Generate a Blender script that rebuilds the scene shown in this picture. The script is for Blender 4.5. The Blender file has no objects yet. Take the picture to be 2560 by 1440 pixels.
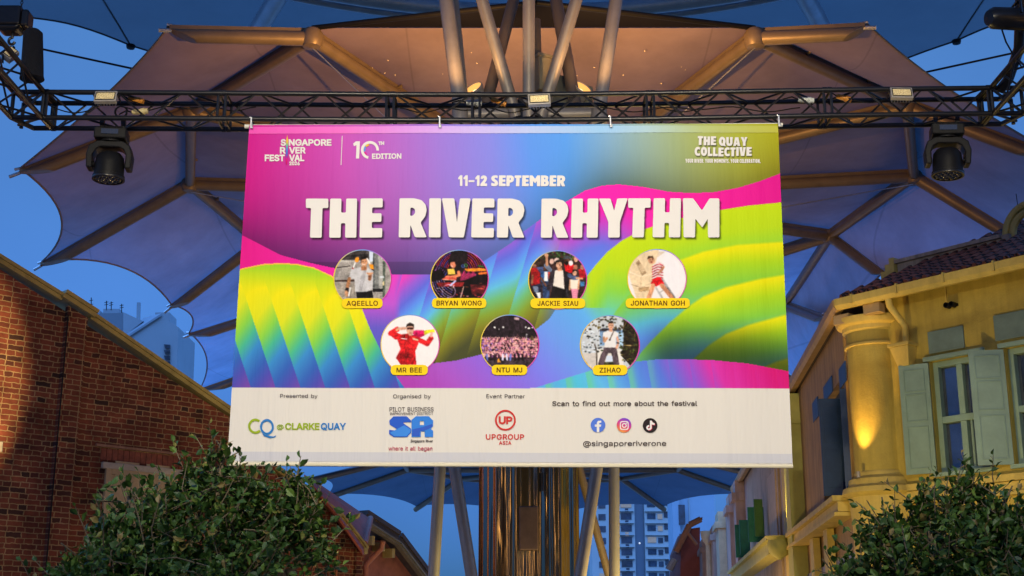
import bpy, bmesh, math, random
import numpy as np
from mathutils import Vector, Matrix
from mathutils.geometry import delaunay_2d_cdt

D = bpy.data
S = bpy.context.scene
COL = S.collection
R = math.radians
rnd = random.Random(7)
EYE, PITCH, FOC = 1.6, R(15.1), 3375.0
CPI, SPI = math.cos(PITCH), math.sin(PITCH)

# ------------------------------------------------------------------ camera, sky, light, exposure
cam = D.cameras.new('camera')
cam.sensor_width = 36.0
cam.lens = FOC / 2560 * 36.0
cam.clip_start, cam.clip_end = 0.1, 5000
camo = D.objects.new('camera', cam)
COL.objects.link(camo)
camo.location = (0, 0, EYE)
camo.rotation_euler = (R(90) + PITCH, 0, 0)
S.camera = camo

world = D.worlds.new('World')
S.world = world
world.use_nodes = True
wn, wl = world.node_tree.nodes, world.node_tree.links
for n in list(wn):
    wn.remove(n)
sky = wn.new('ShaderNodeTexSky')
sky.sky_type = 'NISHITA'
sky.sun_disc = False
sky.sun_elevation = R(5.0)
sky.sun_rotation = R(180)
sky.ozone_density = 4.0
sky.air_density = 1.0
sky.dust_density = 0.3
geo = wn.new('ShaderNodeTexCoord')
sep = wn.new('ShaderNodeSeparateXYZ')
wl.new(geo.outputs['Generated'], sep.inputs[0])
zr = wn.new('ShaderNodeMapRange')
zr.inputs['From Min'].default_value, zr.inputs['From Max'].default_value = 0.05, 0.45
wl.new(sep.outputs['Z'], zr.inputs['Value'])
grade = wn.new('ShaderNodeMix')            # dusk grading: deep blue low down, paler blue overhead
grade.data_type = 'RGBA'
grade.inputs[6].default_value = (0.24, 0.50, 1.36, 1)
grade.inputs[7].default_value = (1.98, 1.86, 2.12, 1)
wl.new(zr.outputs[0], grade.inputs[0])
tint = wn.new('ShaderNodeMix')
tint.data_type = 'RGBA'
tint.blend_type = 'MULTIPLY'
tint.inputs[0].default_value = 1.0
wl.new(grade.outputs[2], tint.inputs[7])
bg = wn.new('ShaderNodeBackground')
zen = wn.new('ShaderNodeMapRange')         # zenith boosted, out of view, to light the canopy cloth from above
zen.inputs['From Min'].default_value, zen.inputs['From Max'].default_value = 0.42, 0.95
zen.inputs['To Min'].default_value, zen.inputs['To Max'].default_value = 0.120, 3.3
wl.new(sep.outputs['Z'], zen.inputs['Value'])
wl.new(zen.outputs[0], bg.inputs[1])
wo = wn.new('ShaderNodeOutputWorld')
cl = wn.new('ShaderNodeTexNoise')            # faint drifting haze
cl.inputs['Scale'].default_value = 2.6
cl.inputs['Detail'].default_value = 5
wl.new(geo.outputs['Generated'], cl.inputs['Vector'])
cm = wn.new('ShaderNodeMapRange')
cm.inputs['From Min'].default_value, cm.inputs['From Max'].default_value = 0.35, 0.65
cm.inputs['To Min'].default_value, cm.inputs['To Max'].default_value = 0.90, 1.10
wl.new(cl.outputs['Fac'], cm.inputs['Value'])
hz = wn.new('ShaderNodeVectorMath')
hz.operation = 'SCALE'
wl.new(sky.outputs[0], hz.inputs[0])
wl.new(cm.outputs[0], hz.inputs['Scale'])
wl.new(hz.outputs[0], tint.inputs[6])
wl.new(tint.outputs[2], bg.inputs[0])
wl.new(bg.outputs[0], wo.inputs[0])

S.view_settings.view_transform = 'Standard'
S.view_settings.look = 'None'
S.view_settings.exposure = 0.0
S.view_settings.gamma = 1.0
S.cycles.max_bounces = 6
S.cycles.diffuse_bounces = 3
S.cycles.glossy_bounces = 3
S.cycles.transmission_bounces = 3
S.cycles.caustics_reflective = False
S.cycles.caustics_refractive = False
S.cycles.sample_clamp_indirect = 4.0


def spot(name, loc, aim, power, col, angle, blend=0.5, radius=0.08):
    l = D.lights.new(name, 'SPOT')
    l.energy, l.color = power, col
    l.spot_size, l.spot_blend, l.shadow_soft_size = R(angle), blend, radius
    o = D.objects.new(name, l)
    COL.objects.link(o)
    o.location = loc
    o.rotation_euler = (Vector(aim) - Vector(loc)).to_track_quat('-Z', 'Y').to_euler()
    return o


def point(name, loc, power, col, radius=0.15):
    l = D.lights.new(name, 'POINT')
    l.energy, l.color, l.shadow_soft_size = power, col, radius
    o = D.objects.new(name, l)
    COL.objects.link(o)
    o.location = loc
    return o


# festival floods on the opposite truss and at the stage front, aimed at the banner
WARMW = (1.0, 0.87, 0.62)
spot('banner_flood', (-2.6, 1.5, 7.2), (-0.9, 12, 4.3), 3000, WARMW, 62, 0.9, 0.12)
spot('banner_flood', (2.6, 1.5, 7.2), (0.9, 12, 4.3), 3000, WARMW, 62, 0.9, 0.12)
# unseen warm lights set low along the street, standing in for its lamps
SOD = (1.0, 0.62, 0.25)
point('unseen_street_light', (-4.5, 22, 1.2), 130, SOD)
point('unseen_street_light', (3.2, 31, 1.2), 380, SOD)
point('unseen_street_light', (-3.0, 40, 1.2), 160, SOD)
point('unseen_street_light', (3.6, 46, 1.2), 250, (1.0, 0.66, 0.32))
point('unseen_street_light', (4.0, 62, 1.5), 280, (1.0, 0.66, 0.32))
point('unseen_street_light', (2.2, 17, 1.0), 600, (1.0, 0.72, 0.22))
spot('wall_light', (-8.0, 15.0, 2.2), (-12.4, 24.2, 6.0), 12000, (1.0, 0.68, 0.30), 33.5, 0.22, 0.05)


# ------------------------------------------------------------------ helpers
def ray(px, py):
    u, v = (px - 1280) / FOC, (720 - py) / FOC
    return u, CPI - v * SPI, SPI + v * CPI


def P(px, py, Y):
    x, y, z = ray(px, py)
    t = Y / y
    return Vector((x * t, Y, EYE + z * t))


def PH(px, py, h):
    x, y, z = ray(px, py)
    t = h / z
    return Vector((x * t, y * t, EYE + h))


class Plane:
    """vertical plane through Q (x, y) along d; n points out of the wall"""

    def __init__(s, q, d, n):
        s.q, s.d, s.n = Vector(q), Vector(d).normalized(), Vector(n).normalized()

    def at(s, a, z, o=0.0):
        p = s.q + s.d * a + s.n * o
        return Vector((p.x, p.y, z))

    def sh(s, px, py, o=0.0):
        x, y, z = ray(px, py)
        c = s.q + s.n * o
        t = (c.x * s.n.x + c.y * s.n.y) / (x * s.n.x + y * s.n.y)
        return (x * t - c.x) * s.d.x + (y * t - c.y) * s.d.y, EYE + z * t

    def pt(s, px, py, o=0.0):
        a, z = s.sh(px, py, o)
        return s.at(a, z, o)


def lin(c):
    return tuple((v / 255 / 12.92) if v / 255 <= 0.04045 else ((v / 255 + 0.055) / 1.055) ** 2.4 for v in c)


def mat(name, col, rough=0.6, metal=0.0, var=0.18, scale=3.0, bump=0.0, bscale=40.0, emit=None, estr=1.0,
        trans=0.0, spec=0.5, detail=5, tcol=None, grime=0.0, seam=0.0):
    m = D.materials.new(name)
    m.use_nodes = True
    N, L = m.node_tree.nodes, m.node_tree.links
    b = N['Principled BSDF']
    b.inputs['Roughness'].default_value = rough
    b.inputs['Metallic'].default_value = metal
    b.inputs['Specular IOR Level'].default_value = spec
    tc = N.new('ShaderNodeTexCoord')
    nz = N.new('ShaderNodeTexNoise')
    nz.inputs['Scale'].default_value = scale
    nz.inputs['Detail'].default_value = detail
    nz.inputs['Roughness'].default_value = 0.65
    L.new(tc.outputs['Object'], nz.inputs['Vector'])
    mr = N.new('ShaderNodeMapRange')
    mr.inputs['From Min'].default_value, mr.inputs['From Max'].default_value = 0.3, 0.7
    mr.inputs['To Min'].default_value, mr.inputs['To Max'].default_value = 1 - var, 1 + var
    L.new(nz.outputs['Fac'], mr.inputs['Value'])
    mx = N.new('ShaderNodeVectorMath')
    mx.operation = 'SCALE'
    mx.inputs[0].default_value = col
    fac = mr.outputs[0]
    if grime:                                   # rain streaks and patches
        mp = N.new('ShaderNodeMapping')
        mp.inputs['Scale'].default_value = (3.2, 3.2, 0.28)
        L.new(tc.outputs['Object'], mp.inputs[0])
        ng = N.new('ShaderNodeTexNoise')
        ng.inputs['Scale'].default_value = 1.6
        ng.inputs['Detail'].default_value = 8
        ng.inputs['Roughness'].default_value = 0.7
        L.new(mp.outputs[0], ng.inputs['Vector'])
        rg_ = N.new('ShaderNodeMapRange')
        rg_.inputs['From Min'].default_value, rg_.inputs['From Max'].default_value = 0.32, 0.56
        rg_.inputs['To Min'].default_value, rg_.inputs['To Max'].default_value = 1 - grime, 1.05
        L.new(ng.outputs['Fac'], rg_.inputs['Value'])
        mg_ = N.new('ShaderNodeMath')
        mg_.operation = 'MULTIPLY'
        L.new(fac, mg_.inputs[0])
        L.new(rg_.outputs[0], mg_.inputs[1])
        fac = mg_.outputs[0]
    if seam:                                    # welded seams between the cloth strips
        sx = N.new('ShaderNodeSeparateXYZ')
        L.new(tc.outputs['Object'], sx.inputs[0])
        pg = N.new('ShaderNodeMath')
        pg.operation = 'PINGPONG'
        pg.inputs[1].default_value = seam
        L.new(sx.outputs['X'], pg.inputs[0])
        gt = N.new('ShaderNodeMapRange')
        gt.inputs['From Min'].default_value, gt.inputs['From Max'].default_value = 0.008, 0.022
        gt.inputs['To Min'].default_value, gt.inputs['To Max'].default_value = 0.82, 1.0
        L.new(pg.outputs[0], gt.inputs['Value'])
        mg_ = N.new('ShaderNodeMath')
        mg_.operation = 'MULTIPLY'
        L.new(fac, mg_.inputs[0])
        L.new(gt.outputs[0], mg_.inputs[1])
        fac = mg_.outputs[0]
    L.new(fac, mx.inputs['Scale'])
    L.new(mx.outputs[0], b.inputs['Base Color'])
    if bump:
        n2 = N.new('ShaderNodeTexNoise')
        n2.inputs['Scale'].default_value = bscale
        n2.inputs['Detail'].default_value = 4
        L.new(tc.outputs['Object'], n2.inputs['Vector'])
        bp = N.new('ShaderNodeBump')
        bp.inputs['Strength'].default_value = bump
        bp.inputs['Distance'].default_value = 0.02
        L.new(n2.outputs['Fac'], bp.inputs['Height'])
        L.new(bp.outputs[0], b.inputs['Normal'])
    if emit:
        b.inputs['Emission Color'].default_value = (*emit, 1)
        b.inputs['Emission Strength'].default_value = estr
    if trans:
        tr = N.new('ShaderNodeBsdfTranslucent')
        if tcol:
            m2 = N.new('ShaderNodeVectorMath')
            m2.operation = 'SCALE'
            m2.inputs[0].default_value = tcol
            L.new(fac, m2.inputs['Scale'])
            L.new(m2.outputs[0], tr.inputs['Color'])
        else:
            L.new(mx.outputs[0], tr.inputs['Color'])
        ms = N.new('ShaderNodeMixShader')
        ms.inputs[0].default_value = trans
        L.new(b.outputs[0], ms.inputs[1])
        L.new(tr.outputs[0], ms.inputs[2])
        L.new(ms.outputs[0], N['Material Output'].inputs['Surface'])
    return m


def root_loc(p):
    v = Vector((0, 0, 0))
    while p:
        v += p.location
        p = p.parent
    return v


class MB:
    def __init__(s):
        s.v, s.f = [], []

    def add(s, vs, fs):
        o = len(s.v)
        s.v += [Vector(v) for v in vs]
        s.f += [[i + o for i in f] for f in fs]
        return s

    def hexa(s, p):     # 8 points: bottom loop 0-3, top loop 4-7
        return s.add(p, [(3, 2, 1, 0), (4, 5, 6, 7), (0, 1, 5, 4), (1, 2, 6, 5), (2, 3, 7, 6), (3, 0, 4, 7)])

    def box(s, c, sz, M=None):
        c = Vector(c)
        M = M or Matrix.Identity(3)
        p = [c + M @ Vector((a * sz[0] / 2, b * sz[1] / 2, e * sz[2] / 2)) for e in (-1, 1)
             for a, b in ((-1, -1), (1, -1), (1, 1), (-1, 1))]
        return s.hexa(p)

    def wbox(s, pl, a0, a1, z0, z1, o0, o1):    # box on a wall plane
        return s.hexa([pl.at(a, z, o) for z in (z0, z1) for a, o in ((a0, o1), (a1, o1), (a1, o0), (a0, o0))])

    def wpoly(s, pl, pts, o0, o1):              # polygon (a, z) extruded from o0 to o1
        n = len(pts)
        vs = [pl.at(a, z, o1) for a, z in pts] + [pl.at(a, z, o0) for a, z in pts]
        fs = [list(range(n)), list(range(2 * n - 1, n - 1, -1))]
        fs += [(i, n + i, n + (i + 1) % n, (i + 1) % n) for i in range(n)]
        return s.add(vs, fs)

    def tube(s, pts, r, n=8, cap=True):
        pts = [Vector(p) for p in pts]
        rs = r if isinstance(r, (list, tuple)) else [r] * len(pts)
        rings, vs, fs = [], [], []
        up = None
        for i, p in enumerate(pts):
            a = pts[max(i - 1, 0)]
            b = pts[min(i + 1, len(pts) - 1)]
            t = (b - a).normalized()
            if up is None:
                up = Vector((0, 0, 1)) if abs(t.z) < 0.9 else Vector((1, 0, 0))
            x = t.cross(up).normalized()
            y = x.cross(t).normalized()
            up = y
            rings.append(len(vs))
            vs += [p + (x * math.cos(k * 2 * math.pi / n) + y * math.sin(k * 2 * math.pi / n)) * rs[i] for k in range(n)]
        for i in range(len(pts) - 1):
            a, b = rings[i], rings[i + 1]
            fs += [(a + k, a + (k + 1) % n, b + (k + 1) % n, b + k) for k in range(n)]
        if cap:
            fs += [tuple(range(n - 1, -1, -1)), tuple(range(rings[-1], rings[-1] + n))]
        return s.add(vs, fs)

    def lathe(s, c, prof, axis=(0, 0, 1), n=24, a0=0, a1=2 * math.pi):   # prof: (radius, height)
        q = Vector((0, 0, 1)).rotation_difference(Vector(axis))
        full = abs(a1 - a0 - 2 * math.pi) < 1e-6
        m = n if full else n + 1
        vs, fs = [], []
        for r, h in prof:
            for k in range(m):
                an = a0 + (a1 - a0) * k / n
                vs.append(Vector(c) + q @ Vector((r * math.cos(an), r * math.sin(an), h)))
        for i in range(len(prof) - 1):
            for k in range(n):
                k2 = (k + 1) % m
                fs.append((i * m + k, i * m + k2, (i + 1) * m + k2, (i + 1) * m + k))
        return s.add(vs, fs)

    def sheet(s, top, bot_off):                 # polygon slab: list of points and an offset vector
        n = len(top)
        o = Vector(bot_off)
        vs = [Vector(p) for p in top] + [Vector(p) + o for p in top]
        fs = [list(range(n)), list(range(2 * n - 1, n - 1, -1))] + [(i, n + i, n + (i + 1) % n, (i + 1) % n) for i in range(n)]
        return s.add(vs, fs)

    def build(s, name, m, parent=None, smooth=False, bevel=0.0, uvp=None, fix=True):
        me = D.meshes.new(name)
        off = root_loc(parent)
        me.from_pydata([v - off for v in s.v], [], s.f)
        if fix:
            b = bmesh.new()
            b.from_mesh(me)
            bmesh.ops.recalc_face_normals(b, faces=b.faces)
            b.to_mesh(me)
            b.free()
        if uvp:
            uv = me.uv_layers.new(name='UVMap')
            for lp in me.loops:
                w = me.vertices[lp.vertex_index].co + off
                dx, dy = w.x - uvp.q.x, w.y - uvp.q.y
                uv.data[lp.index].uv = (dx * uvp.d.x + dy * uvp.d.y + 0.6 * (dx * uvp.n.x + dy * uvp.n.y), w.z)
        me.materials.append(m)
        o = D.objects.new(name, me)
        COL.objects.link(o)
        if parent:
            o.parent = parent
        if smooth:
            for p in me.polygons:
                p.use_smooth = True
            me.set_sharp_from_angle(angle=R(40))
        if bevel:
            md = o.modifiers.new('bevel', 'BEVEL')
            md.width, md.segments, md.limit_method = bevel, 2, 'ANGLE'
        return o


def tag(o, label=None, cat=None, group=None, kind=None):
    for k, v in (('label', label), ('category', cat), ('group', group), ('kind', kind)):
        if v:
            o[k] = v
    return o


def thing(name, loc, label, cat, group=None):
    o = D.objects.new(name, None)
    o.empty_display_size = 0.2
    COL.objects.link(o)
    o.location = loc
    return tag(o, label, cat, group)


def dup(root, loc, rot, label, group=None):
    r = root.copy()
    COL.objects.link(r)
    r.location, r.rotation_euler = loc, rot
    r['label'] = label
    if group:
        r['group'] = group
    for ch in list(root.children):
        c = ch.copy()
        COL.objects.link(c)
        c.parent = r
        for g in list(ch.children):
            e = g.copy()
            COL.objects.link(e)
            e.parent = c
    return r


def rotm(x=0, y=0, z=0):
    return Matrix.Rotation(R(z), 3, 'Z') @ Matrix.Rotation(R(y), 3, 'Y') @ Matrix.Rotation(R(x), 3, 'X')


# ------------------------------------------------------------------ materials
M_BLACK = mat('black_paint', (0.012, 0.012, 0.014), 0.32, 0.0, 0.3, 20, spec=0.42)
M_BLACKP = mat('black_plastic', (0.007, 0.007, 0.008), 0.5, 0, 0.25, 15, spec=0.2)
M_FABRICB = mat('black_bag_fabric', (0.008, 0.008, 0.01), 0.9, 0, 0.3, 20, 0.4, 60)
M_STEEL = mat('galvanised_steel', (0.55, 0.55, 0.55), 0.35, 0.9, 0.15, 20)
M_TUBE = mat('painted_steel_tube', (0.34, 0.30, 0.26), 0.42, 0.25, 0.12, 4)
M_BEAM = mat('canopy_beam_paint', (0.20, 0.15, 0.095), 0.45, 0.25, 0.15, 3)
M_MEMB = mat('canopy_membrane', (0.46, 0.34, 0.25), 0.75, 0, 0.20, 0.55, 0.1, 3, trans=0.50, tcol=(0.115, 0.24, 0.36), seam=1.3, spec=0.2)
M_MEMB3 = mat('dimmed_far_membrane', (0.16, 0.15, 0.15), 0.75, 0, 0.12, 0.6, trans=0.50, tcol=(0.022, 0.045, 0.07), spec=0.2, seam=1.6)  # same cloth; less skylight on the far canopy is put into the colour
M_MEMB2 = mat('upper_canopy_membrane', (0.30, 0.36, 0.42), 0.7, 0, 0.08, 0.4, trans=0.82, spec=0.2, tcol=(0.037, 0.046, 0.052))
M_LED = mat('floodlight_lens', (0.75, 0.62, 0.34), 0.3, 0, 0.1, 60, 0.6, 120, emit=(1.0, 0.78, 0.38), estr=0.12)
M_GREY = mat('grey_housing', (0.40, 0.37, 0.34), 0.5, 0.2, 0.15, 12)
M_ORANGE = mat('orange_plastic', (0.62, 0.25, 0.03), 0.45, 0, 0.15, 20)
M_GLASSD = mat('dark_lens_glass', (0.03, 0.028, 0.025), 0.08, 0, 0.2, 30, spec=0.9)
M_WHITEP = mat('white_tape', (0.7, 0.7, 0.66), 0.5, 0, 0.1, 30)

# ------------------------------------------------------------------ ground
gm = mat('paving', (0.16, 0.145, 0.13), 0.6, 0, 0.25, 1.2, 0.3, 8)
b = MB().add([(-700, -200, 0), (700, -200, 0), (700, 1500, 0), (-700, 1500, 0)], [(0, 1, 2, 3)])
tag(b.build('ground', gm), kind='structure')
b = MB().add([(-6.5, -60, 0.004), (3.2, -60, 0.004), (6.5, 120, 0.004), (-3.5, 120, 0.004)], [(0, 1, 2, 3)])
tag(b.build('street_paving', mat('granite_paving', (0.22, 0.20, 0.18), 0.5, 0, 0.2, 2.5, 0.2, 15)), kind='structure')

# ------------------------------------------------------------------ lighting truss
YT = 12.0
TY = [(-60, 231), (90, 230), (500, 232.5), (976, 236), (1280, 237), (1625, 233), (2068, 225), (2470, 220), (2620, 219)]
txs = [P(a, y, YT).x for a, y in TY]
tzs = [P(a, y, YT).z for a, y in TY]


def tz(x):
    return float(np.interp(x, txs, tzs))


def tx(px):
    return P(px, 232, YT).x


TD, TH = 0.27, 0.262
trussX = (tx(110), tx(2478))


def tcorner(x, k):      # k: 0 front-top 1 front-bottom 2 back-top 3 back-bottom
    return Vector((x, YT + (TD if k > 1 else 0), tz(x) - (TH if k % 2 else 0)))


truss = thing('lighting_truss', (0, YT, tz(0)), 'black box truss spanning the street above the banner, lamps hung along it', 'truss')
joints = [tx(p) for p in (110, 556, 976, 1190, 1625, 2068, 2478)]
for i in range(len(joints) - 1):
    x0, x1 = joints[i] + 0.035, joints[i + 1] - 0.035
    sec = None
    for x in (x0, x1):
        fr = MB()
        c = [tcorner(x, k) for k in (0, 1, 3, 2)]
        for q in range(4):
            fr.tube([c[q], c[(q + 1) % 4]], 0.014, 6)
        o = fr.build('end_frame' if sec else 'truss_section', M_BLACK, sec or truss, True)
        sec = sec or o
    for k in range(4):
        xs = np.linspace(x0 - 0.035, x1 + 0.035, 6)
        ch = MB().tube([tcorner(x, k) for x in xs], 0.025, 12)
        for x in (x0 - 0.01, x1 + 0.01):
            ch.tube([tcorner(x - 0.02, k), tcorner(x + 0.02, k)], 0.030, 12)
        ch.build('chord', M_BLACK, sec, True)
    n = max(2, round((x1 - x0) / 0.33))
    st = (x1 - x0) / n
    for fa, (ka, kb) in enumerate(((0, 1), (2, 3), (0, 2), (1, 3))):
        for j in range(n):
            a, c = x0 + j * st + 0.02, x0 + (j + 1) * st - 0.02
            up = (j + i + fa) % 2 == 0
            MB().tube([tcorner(a, ka if up else kb), tcorner(c, kb if up else ka)], 0.0105, 6).build('brace', M_BLACK, sec, True)


def side_arm(x_in, x_out, flip):
    xa, xb = x_in, x_out
    z0 = tz(x_in)
    fr = MB()
    for x in (xa, xb):
        for y in (YT, YT + TD):
            fr.tube([(x, y, z0), (x, y, z0 - TH)], 0.02, 8)
    for z in (z0, z0 - TH):
        fr.tube([(xa, YT, z), (xb, YT, z)], 0.025, 10).tube([(xa, YT + TD, z), (xb - 0.12 * flip, YT + TD, z)], 0.025, 10)
        fr.tube([(xa, YT, z), (xa, YT + TD, z)], 0.022, 8).tube([(xb, YT, z), (xb - 0.12 * flip, YT + TD, z)], 0.025, 8)
        fr.tube([(xa, YT, z), (xb, YT + TD * 0.7, z)], 0.014, 6)
    fr.tube([(xa, YT, z0), (xb, YT, z0 - TH)], 0.014, 6).tube([(xa, YT, z0 - TH), (xb, YT, z0)], 0.014, 6)
    cb = fr.build('truss_corner', M_BLACK, truss, True)
    for x in (xa, xb):
        for z in (z0, z0 - TH):
            MB().tube([(x, YT, z), (x, 5.5, z)], 0.025, 10).build('chord', M_BLACK, cb, True)
    ys = np.linspace(YT, 7.4, 15)
    for j in range(14):
        ya, yb = ys[j] - 0.015, ys[j + 1] + 0.015
        for fa, (p, q) in enumerate((((xa, z0), (xa, z0 - TH)), ((xb, z0), (xb, z0 - TH)), ((xa, z0 - TH), (xb, z0 - TH)), ((xa, z0), (xb, z0)))):
            if (j + fa) % 2:
                p, q = q, p
            if j < 8:
                MB().tube([(p[0], ya, p[1]), (q[0], yb, q[1])], 0.0105, 6).build('brace', M_BLACK, cb, True)


side_arm(tx(110), tx(110) - 0.29, -1)
side_arm(tx(2478), tx(2478) + 0.29, 1)

# cables lying on the truss
for px0, px1, yy, lab in ((300, 640, 266, 'thin black cable looped along the truss left of the banner'),
                          (1000, 1330, 270, 'thin black cable sagging along the truss behind the middle floodlight'),
                          (1500, 2000, 268, 'thin black cable sagging along the truss toward the right floodlight')):
    pts = []
    for j in range(25):
        t = j / 24
        p = P(px0 + (px1 - px0) * t, yy + 9 * math.sin(t * math.pi * 3) ** 2 + 3 * math.sin(9 * t), YT + 0.22)
        pts.append(p)
    tag(MB().tube(pts, 0.006, 6).build('power_cable', M_BLACKP, None, True), lab, 'cable', 'cables along the truss')
for px0, py0, px1, py1, sag, lab in ((120, 262, 262, 258, 22, 'thin slack cable between the left corner and the left floodlight'),
                                     (300, 238, 420, 262, 12, 'short slack cable from the left floodlight to its orange connector'),
                                     (1360, 268, 1470, 296, 14, 'short slack cable dropping from the middle floodlight'),
                                     (1640, 262, 1760, 266, 16, 'slack black cable under the truss chord right of the middle'),
                                     (2120, 245, 2235, 240, 14, 'short slack cable from an orange connector to the right floodlight'),
                                     (2280, 250, 2400, 300, 12, 'slack cable from the right floodlight down to the moving head')):
    pts = [P(px0 + (px1 - px0) * q, py0 + (py1 - py0) * q + sag * math.sin(math.pi * q), YT + 0.10) for q in np.linspace(0, 1, 14)]
    tag(MB().tube(pts, 0.006, 6).build('power_cable', M_BLACKP, None, True), lab, 'cable', 'cables along the truss')
# coil of cable above the left moving head
pts = [P(300 + 15 * math.cos(a) + a * 0.3, 280 + 14 * math.sin(a), YT + 0.05 + 0.002 * a) for a in np.linspace(0, 6 * math.pi, 60)]
tag(MB().tube(pts, 0.004, 5).build('cable_coil', M_BLACKP, None, True), 'small coil of thin cable hanging by the left moving head', 'cable')

# ------------------------------------------------------------------ floodlights on the truss
def floodlight(px, py, Y, wpx, hpx, rz, lab, tilt=-18, yaw=0):
    c = P(px, py, Y)
    k = c.y / ray(px, py)[1] / FOC
    w, h = wpx * k, hpx * k
    t = thing('floodlight', c, lab, 'floodlight', 'floodlights clamped to the truss')
    M = rotm(z=yaw) @ rotm(x=tilt) @ Matrix.Rotation(R(rz), 3, 'Y')
    MB().box(c, (w, 0.05, h), M).build('housing', M_GREY, t, bevel=0.006)
    fins = MB()
    for j in range(7):
        fins.box(c + M @ Vector(((j - 3) * w * 0.13, 0.045, 0)), (0.008, 0.04, h * 0.8), M)
    fins.build('heat_sink', M_GREY, t)
    lens = MB().box(c + M @ Vector((0, -0.0265, -h * 0.02)), (w * 0.80, 0.006, h * 0.62), M).build('lens', M_LED, t)
    g = MB()
    fw, fh = w * 0.84, h * 0.68
    for a, bb, sx, sz in ((0, fh / 2, fw, 0.006), (0, -fh / 2, fw, 0.006), (fw / 2, 0, 0.006, fh - 0.008), (-fw / 2, 0, 0.006, fh - 0.008)):
        g.box(c + M @ Vector((a, -0.028, bb - h * 0.02)), (sx, 0.008, sz), M)
    g.build('gasket', M_BLACKP, lens)
    cells = MB()
    for r in range(3):
        for q in range(7):
            x, z = (q - 3 + (0.5 if r % 2 else 0) - 0.25) * w * 0.105, (r - 1) * h * 0.18 - h * 0.02
            cells.lathe(c + M @ Vector((x, -0.0295, z)), [(w * 0.045, 0), (w * 0.03, 0.006), (0.001, 0.009)], M @ Vector((0, -1, 0)), 8)
    cells.build('led_cells', M_LED, lens, True)
    for sx in (-1, 1):
        MB().box(c + M @ Vector((sx * (w / 2 + 0.008), 0.03, 0.02)), (0.006, 0.12, 0.025), M).build('bracket', M_BLACK, t)
    return t


floodlight(265, 244, 11.88, 56, 33, -1, 'pale lit LED floodlight on the truss above the left moving head')
floodlight(1348, 251, 11.88, 56, 34, -3, 'pale lit LED floodlight in the middle of the truss, above the banner')
floodlight(2253, 235, 11.88, 55, 33, 1, 'pale lit LED floodlight on the truss near the right moving head')
floodlight(25, 134, 11.4, 34, 30, -52, 'tilted LED floodlight on the side truss below the chain hoist', yaw=20)

# ------------------------------------------------------------------ moving heads
def moving_head():
    t = thing('moving_head', (0, 0, 0), '', 'stage light', 'moving head lights under the truss')
    b = MB()
    b.box((0, 0, -0.055), (0.30, 0.22, 0.11)).box((0, 0, 0.012), (0.22, 0.16, 0.024))
    base = b.build('base', M_BLACKP, t, bevel=0.018)
    MB().box((0, -0.115, -0.05), (0.16, 0.012, 0.05)).build('control_panel', M_GLASSD, base)
    cl = MB()
    for x in (-0.10, 0.10):
        cl.box((x, 0, 0.05), (0.03, 0.05, 0.06)).tube([(x - 0.02, 0, 0.085), (x + 0.02, 0, 0.085)], 0.034, 10)
    cl.build('clamp', M_BLACK, t, True)
    yk = MB()
    yk.lathe((0, 0, -0.135), [(0.001, 0.03), (0.10, 0.03), (0.11, 0.0), (0.001, 0)], n=24)
    outer = [(-0.205, -0.40), (-0.215, -0.26), (-0.19, -0.17), (-0.12, -0.125), (0.12, -0.125), (0.19, -0.17), (0.215, -0.26), (0.205, -0.40)]
    inner = [(0.15, -0.40), (0.155, -0.27), (0.13, -0.215), (0.09, -0.19), (-0.09, -0.19), (-0.13, -0.215), (-0.155, -0.27), (-0.15, -0.40)]
    n = 8
    vs, fs = [], []
    for y in (-0.075, 0.075):
        vs += [(a, y, z) for a, z in outer] + [(a, y, z) for a, z in inner]
    for i in range(n - 1):
        o0, o1, i0, i1 = i, i + 1, n + (n - 1 - i), n + (n - 2 - i)
        fs += [(o0, o1, i1, i0), (16 + o0, 16 + i0, 16 + i1, 16 + o1), (o0, 16 + o0, 16 + o1, o1), (i0, i1, 16 + i1, 16 + i0)]
    fs += [(0, n + n - 1, 16 + n + n - 1, 16), (n - 1, 16 + n - 1, 16 + n, n)]
    yk.add(vs, fs)
    yk.build('yoke', M_BLACKP, t, bevel=0.012)
    hd = MB().lathe((0, 0, -0.30), [(0.001, 0.065), (0.10, 0.06), (0.13, 0.02), (0.138, -0.05), (0.140, -0.16), (0.150, -0.165), (0.150, -0.20), (0.134, -0.20), (0.132, -0.19), (0.001, -0.19)], n=36)
    head = hd.build('head', M_BLACKP, t, True)
    MB().lathe((0, 0, -0.30), [(0.1515, -0.185), (0.1535, -0.19), (0.1515, -0.202), (0.136, -0.2025), (0.1355, -0.2)], n=36).build('rim', M_BLACK, head, True)
    le = MB()
    for r, k in ((0, 1), (0.05, 6), (0.1, 12)):
        for j in range(k):
            a = j * 2 * math.pi / k
            le.lathe((r * math.cos(a), r * math.sin(a), -0.489), [(0.024, 0), (0.021, -0.010), (0.012, -0.016), (0.001, -0.018)], n=10)
    le.build('lens_cluster', M_GLASSD, head, True)
    sc = MB()
    for x in (-0.15, 0.15):
        sc.tube([(x * 0.96, 0, -0.345), (x * 1.02, 0, -0.345)], 0.03, 12)
    sc.build('pivot', M_BLACKP, head, True)
    return t


mh = moving_head()
c = P(277, 334, 12.1)
mh.location = (c.x, 12.14, tz(c.x) - TH - 0.075)
mh.rotation_euler = (0, 0, R(6))
mh['label'] = 'black moving head light hanging under the truss left of the banner'
c = P(2370, 322, 12.1)
dup(mh, (c.x, 12.14, tz(c.x) - TH - 0.075), (0, R(3), R(-9)), 'black moving head light hanging under the truss right of the banner')

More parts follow.
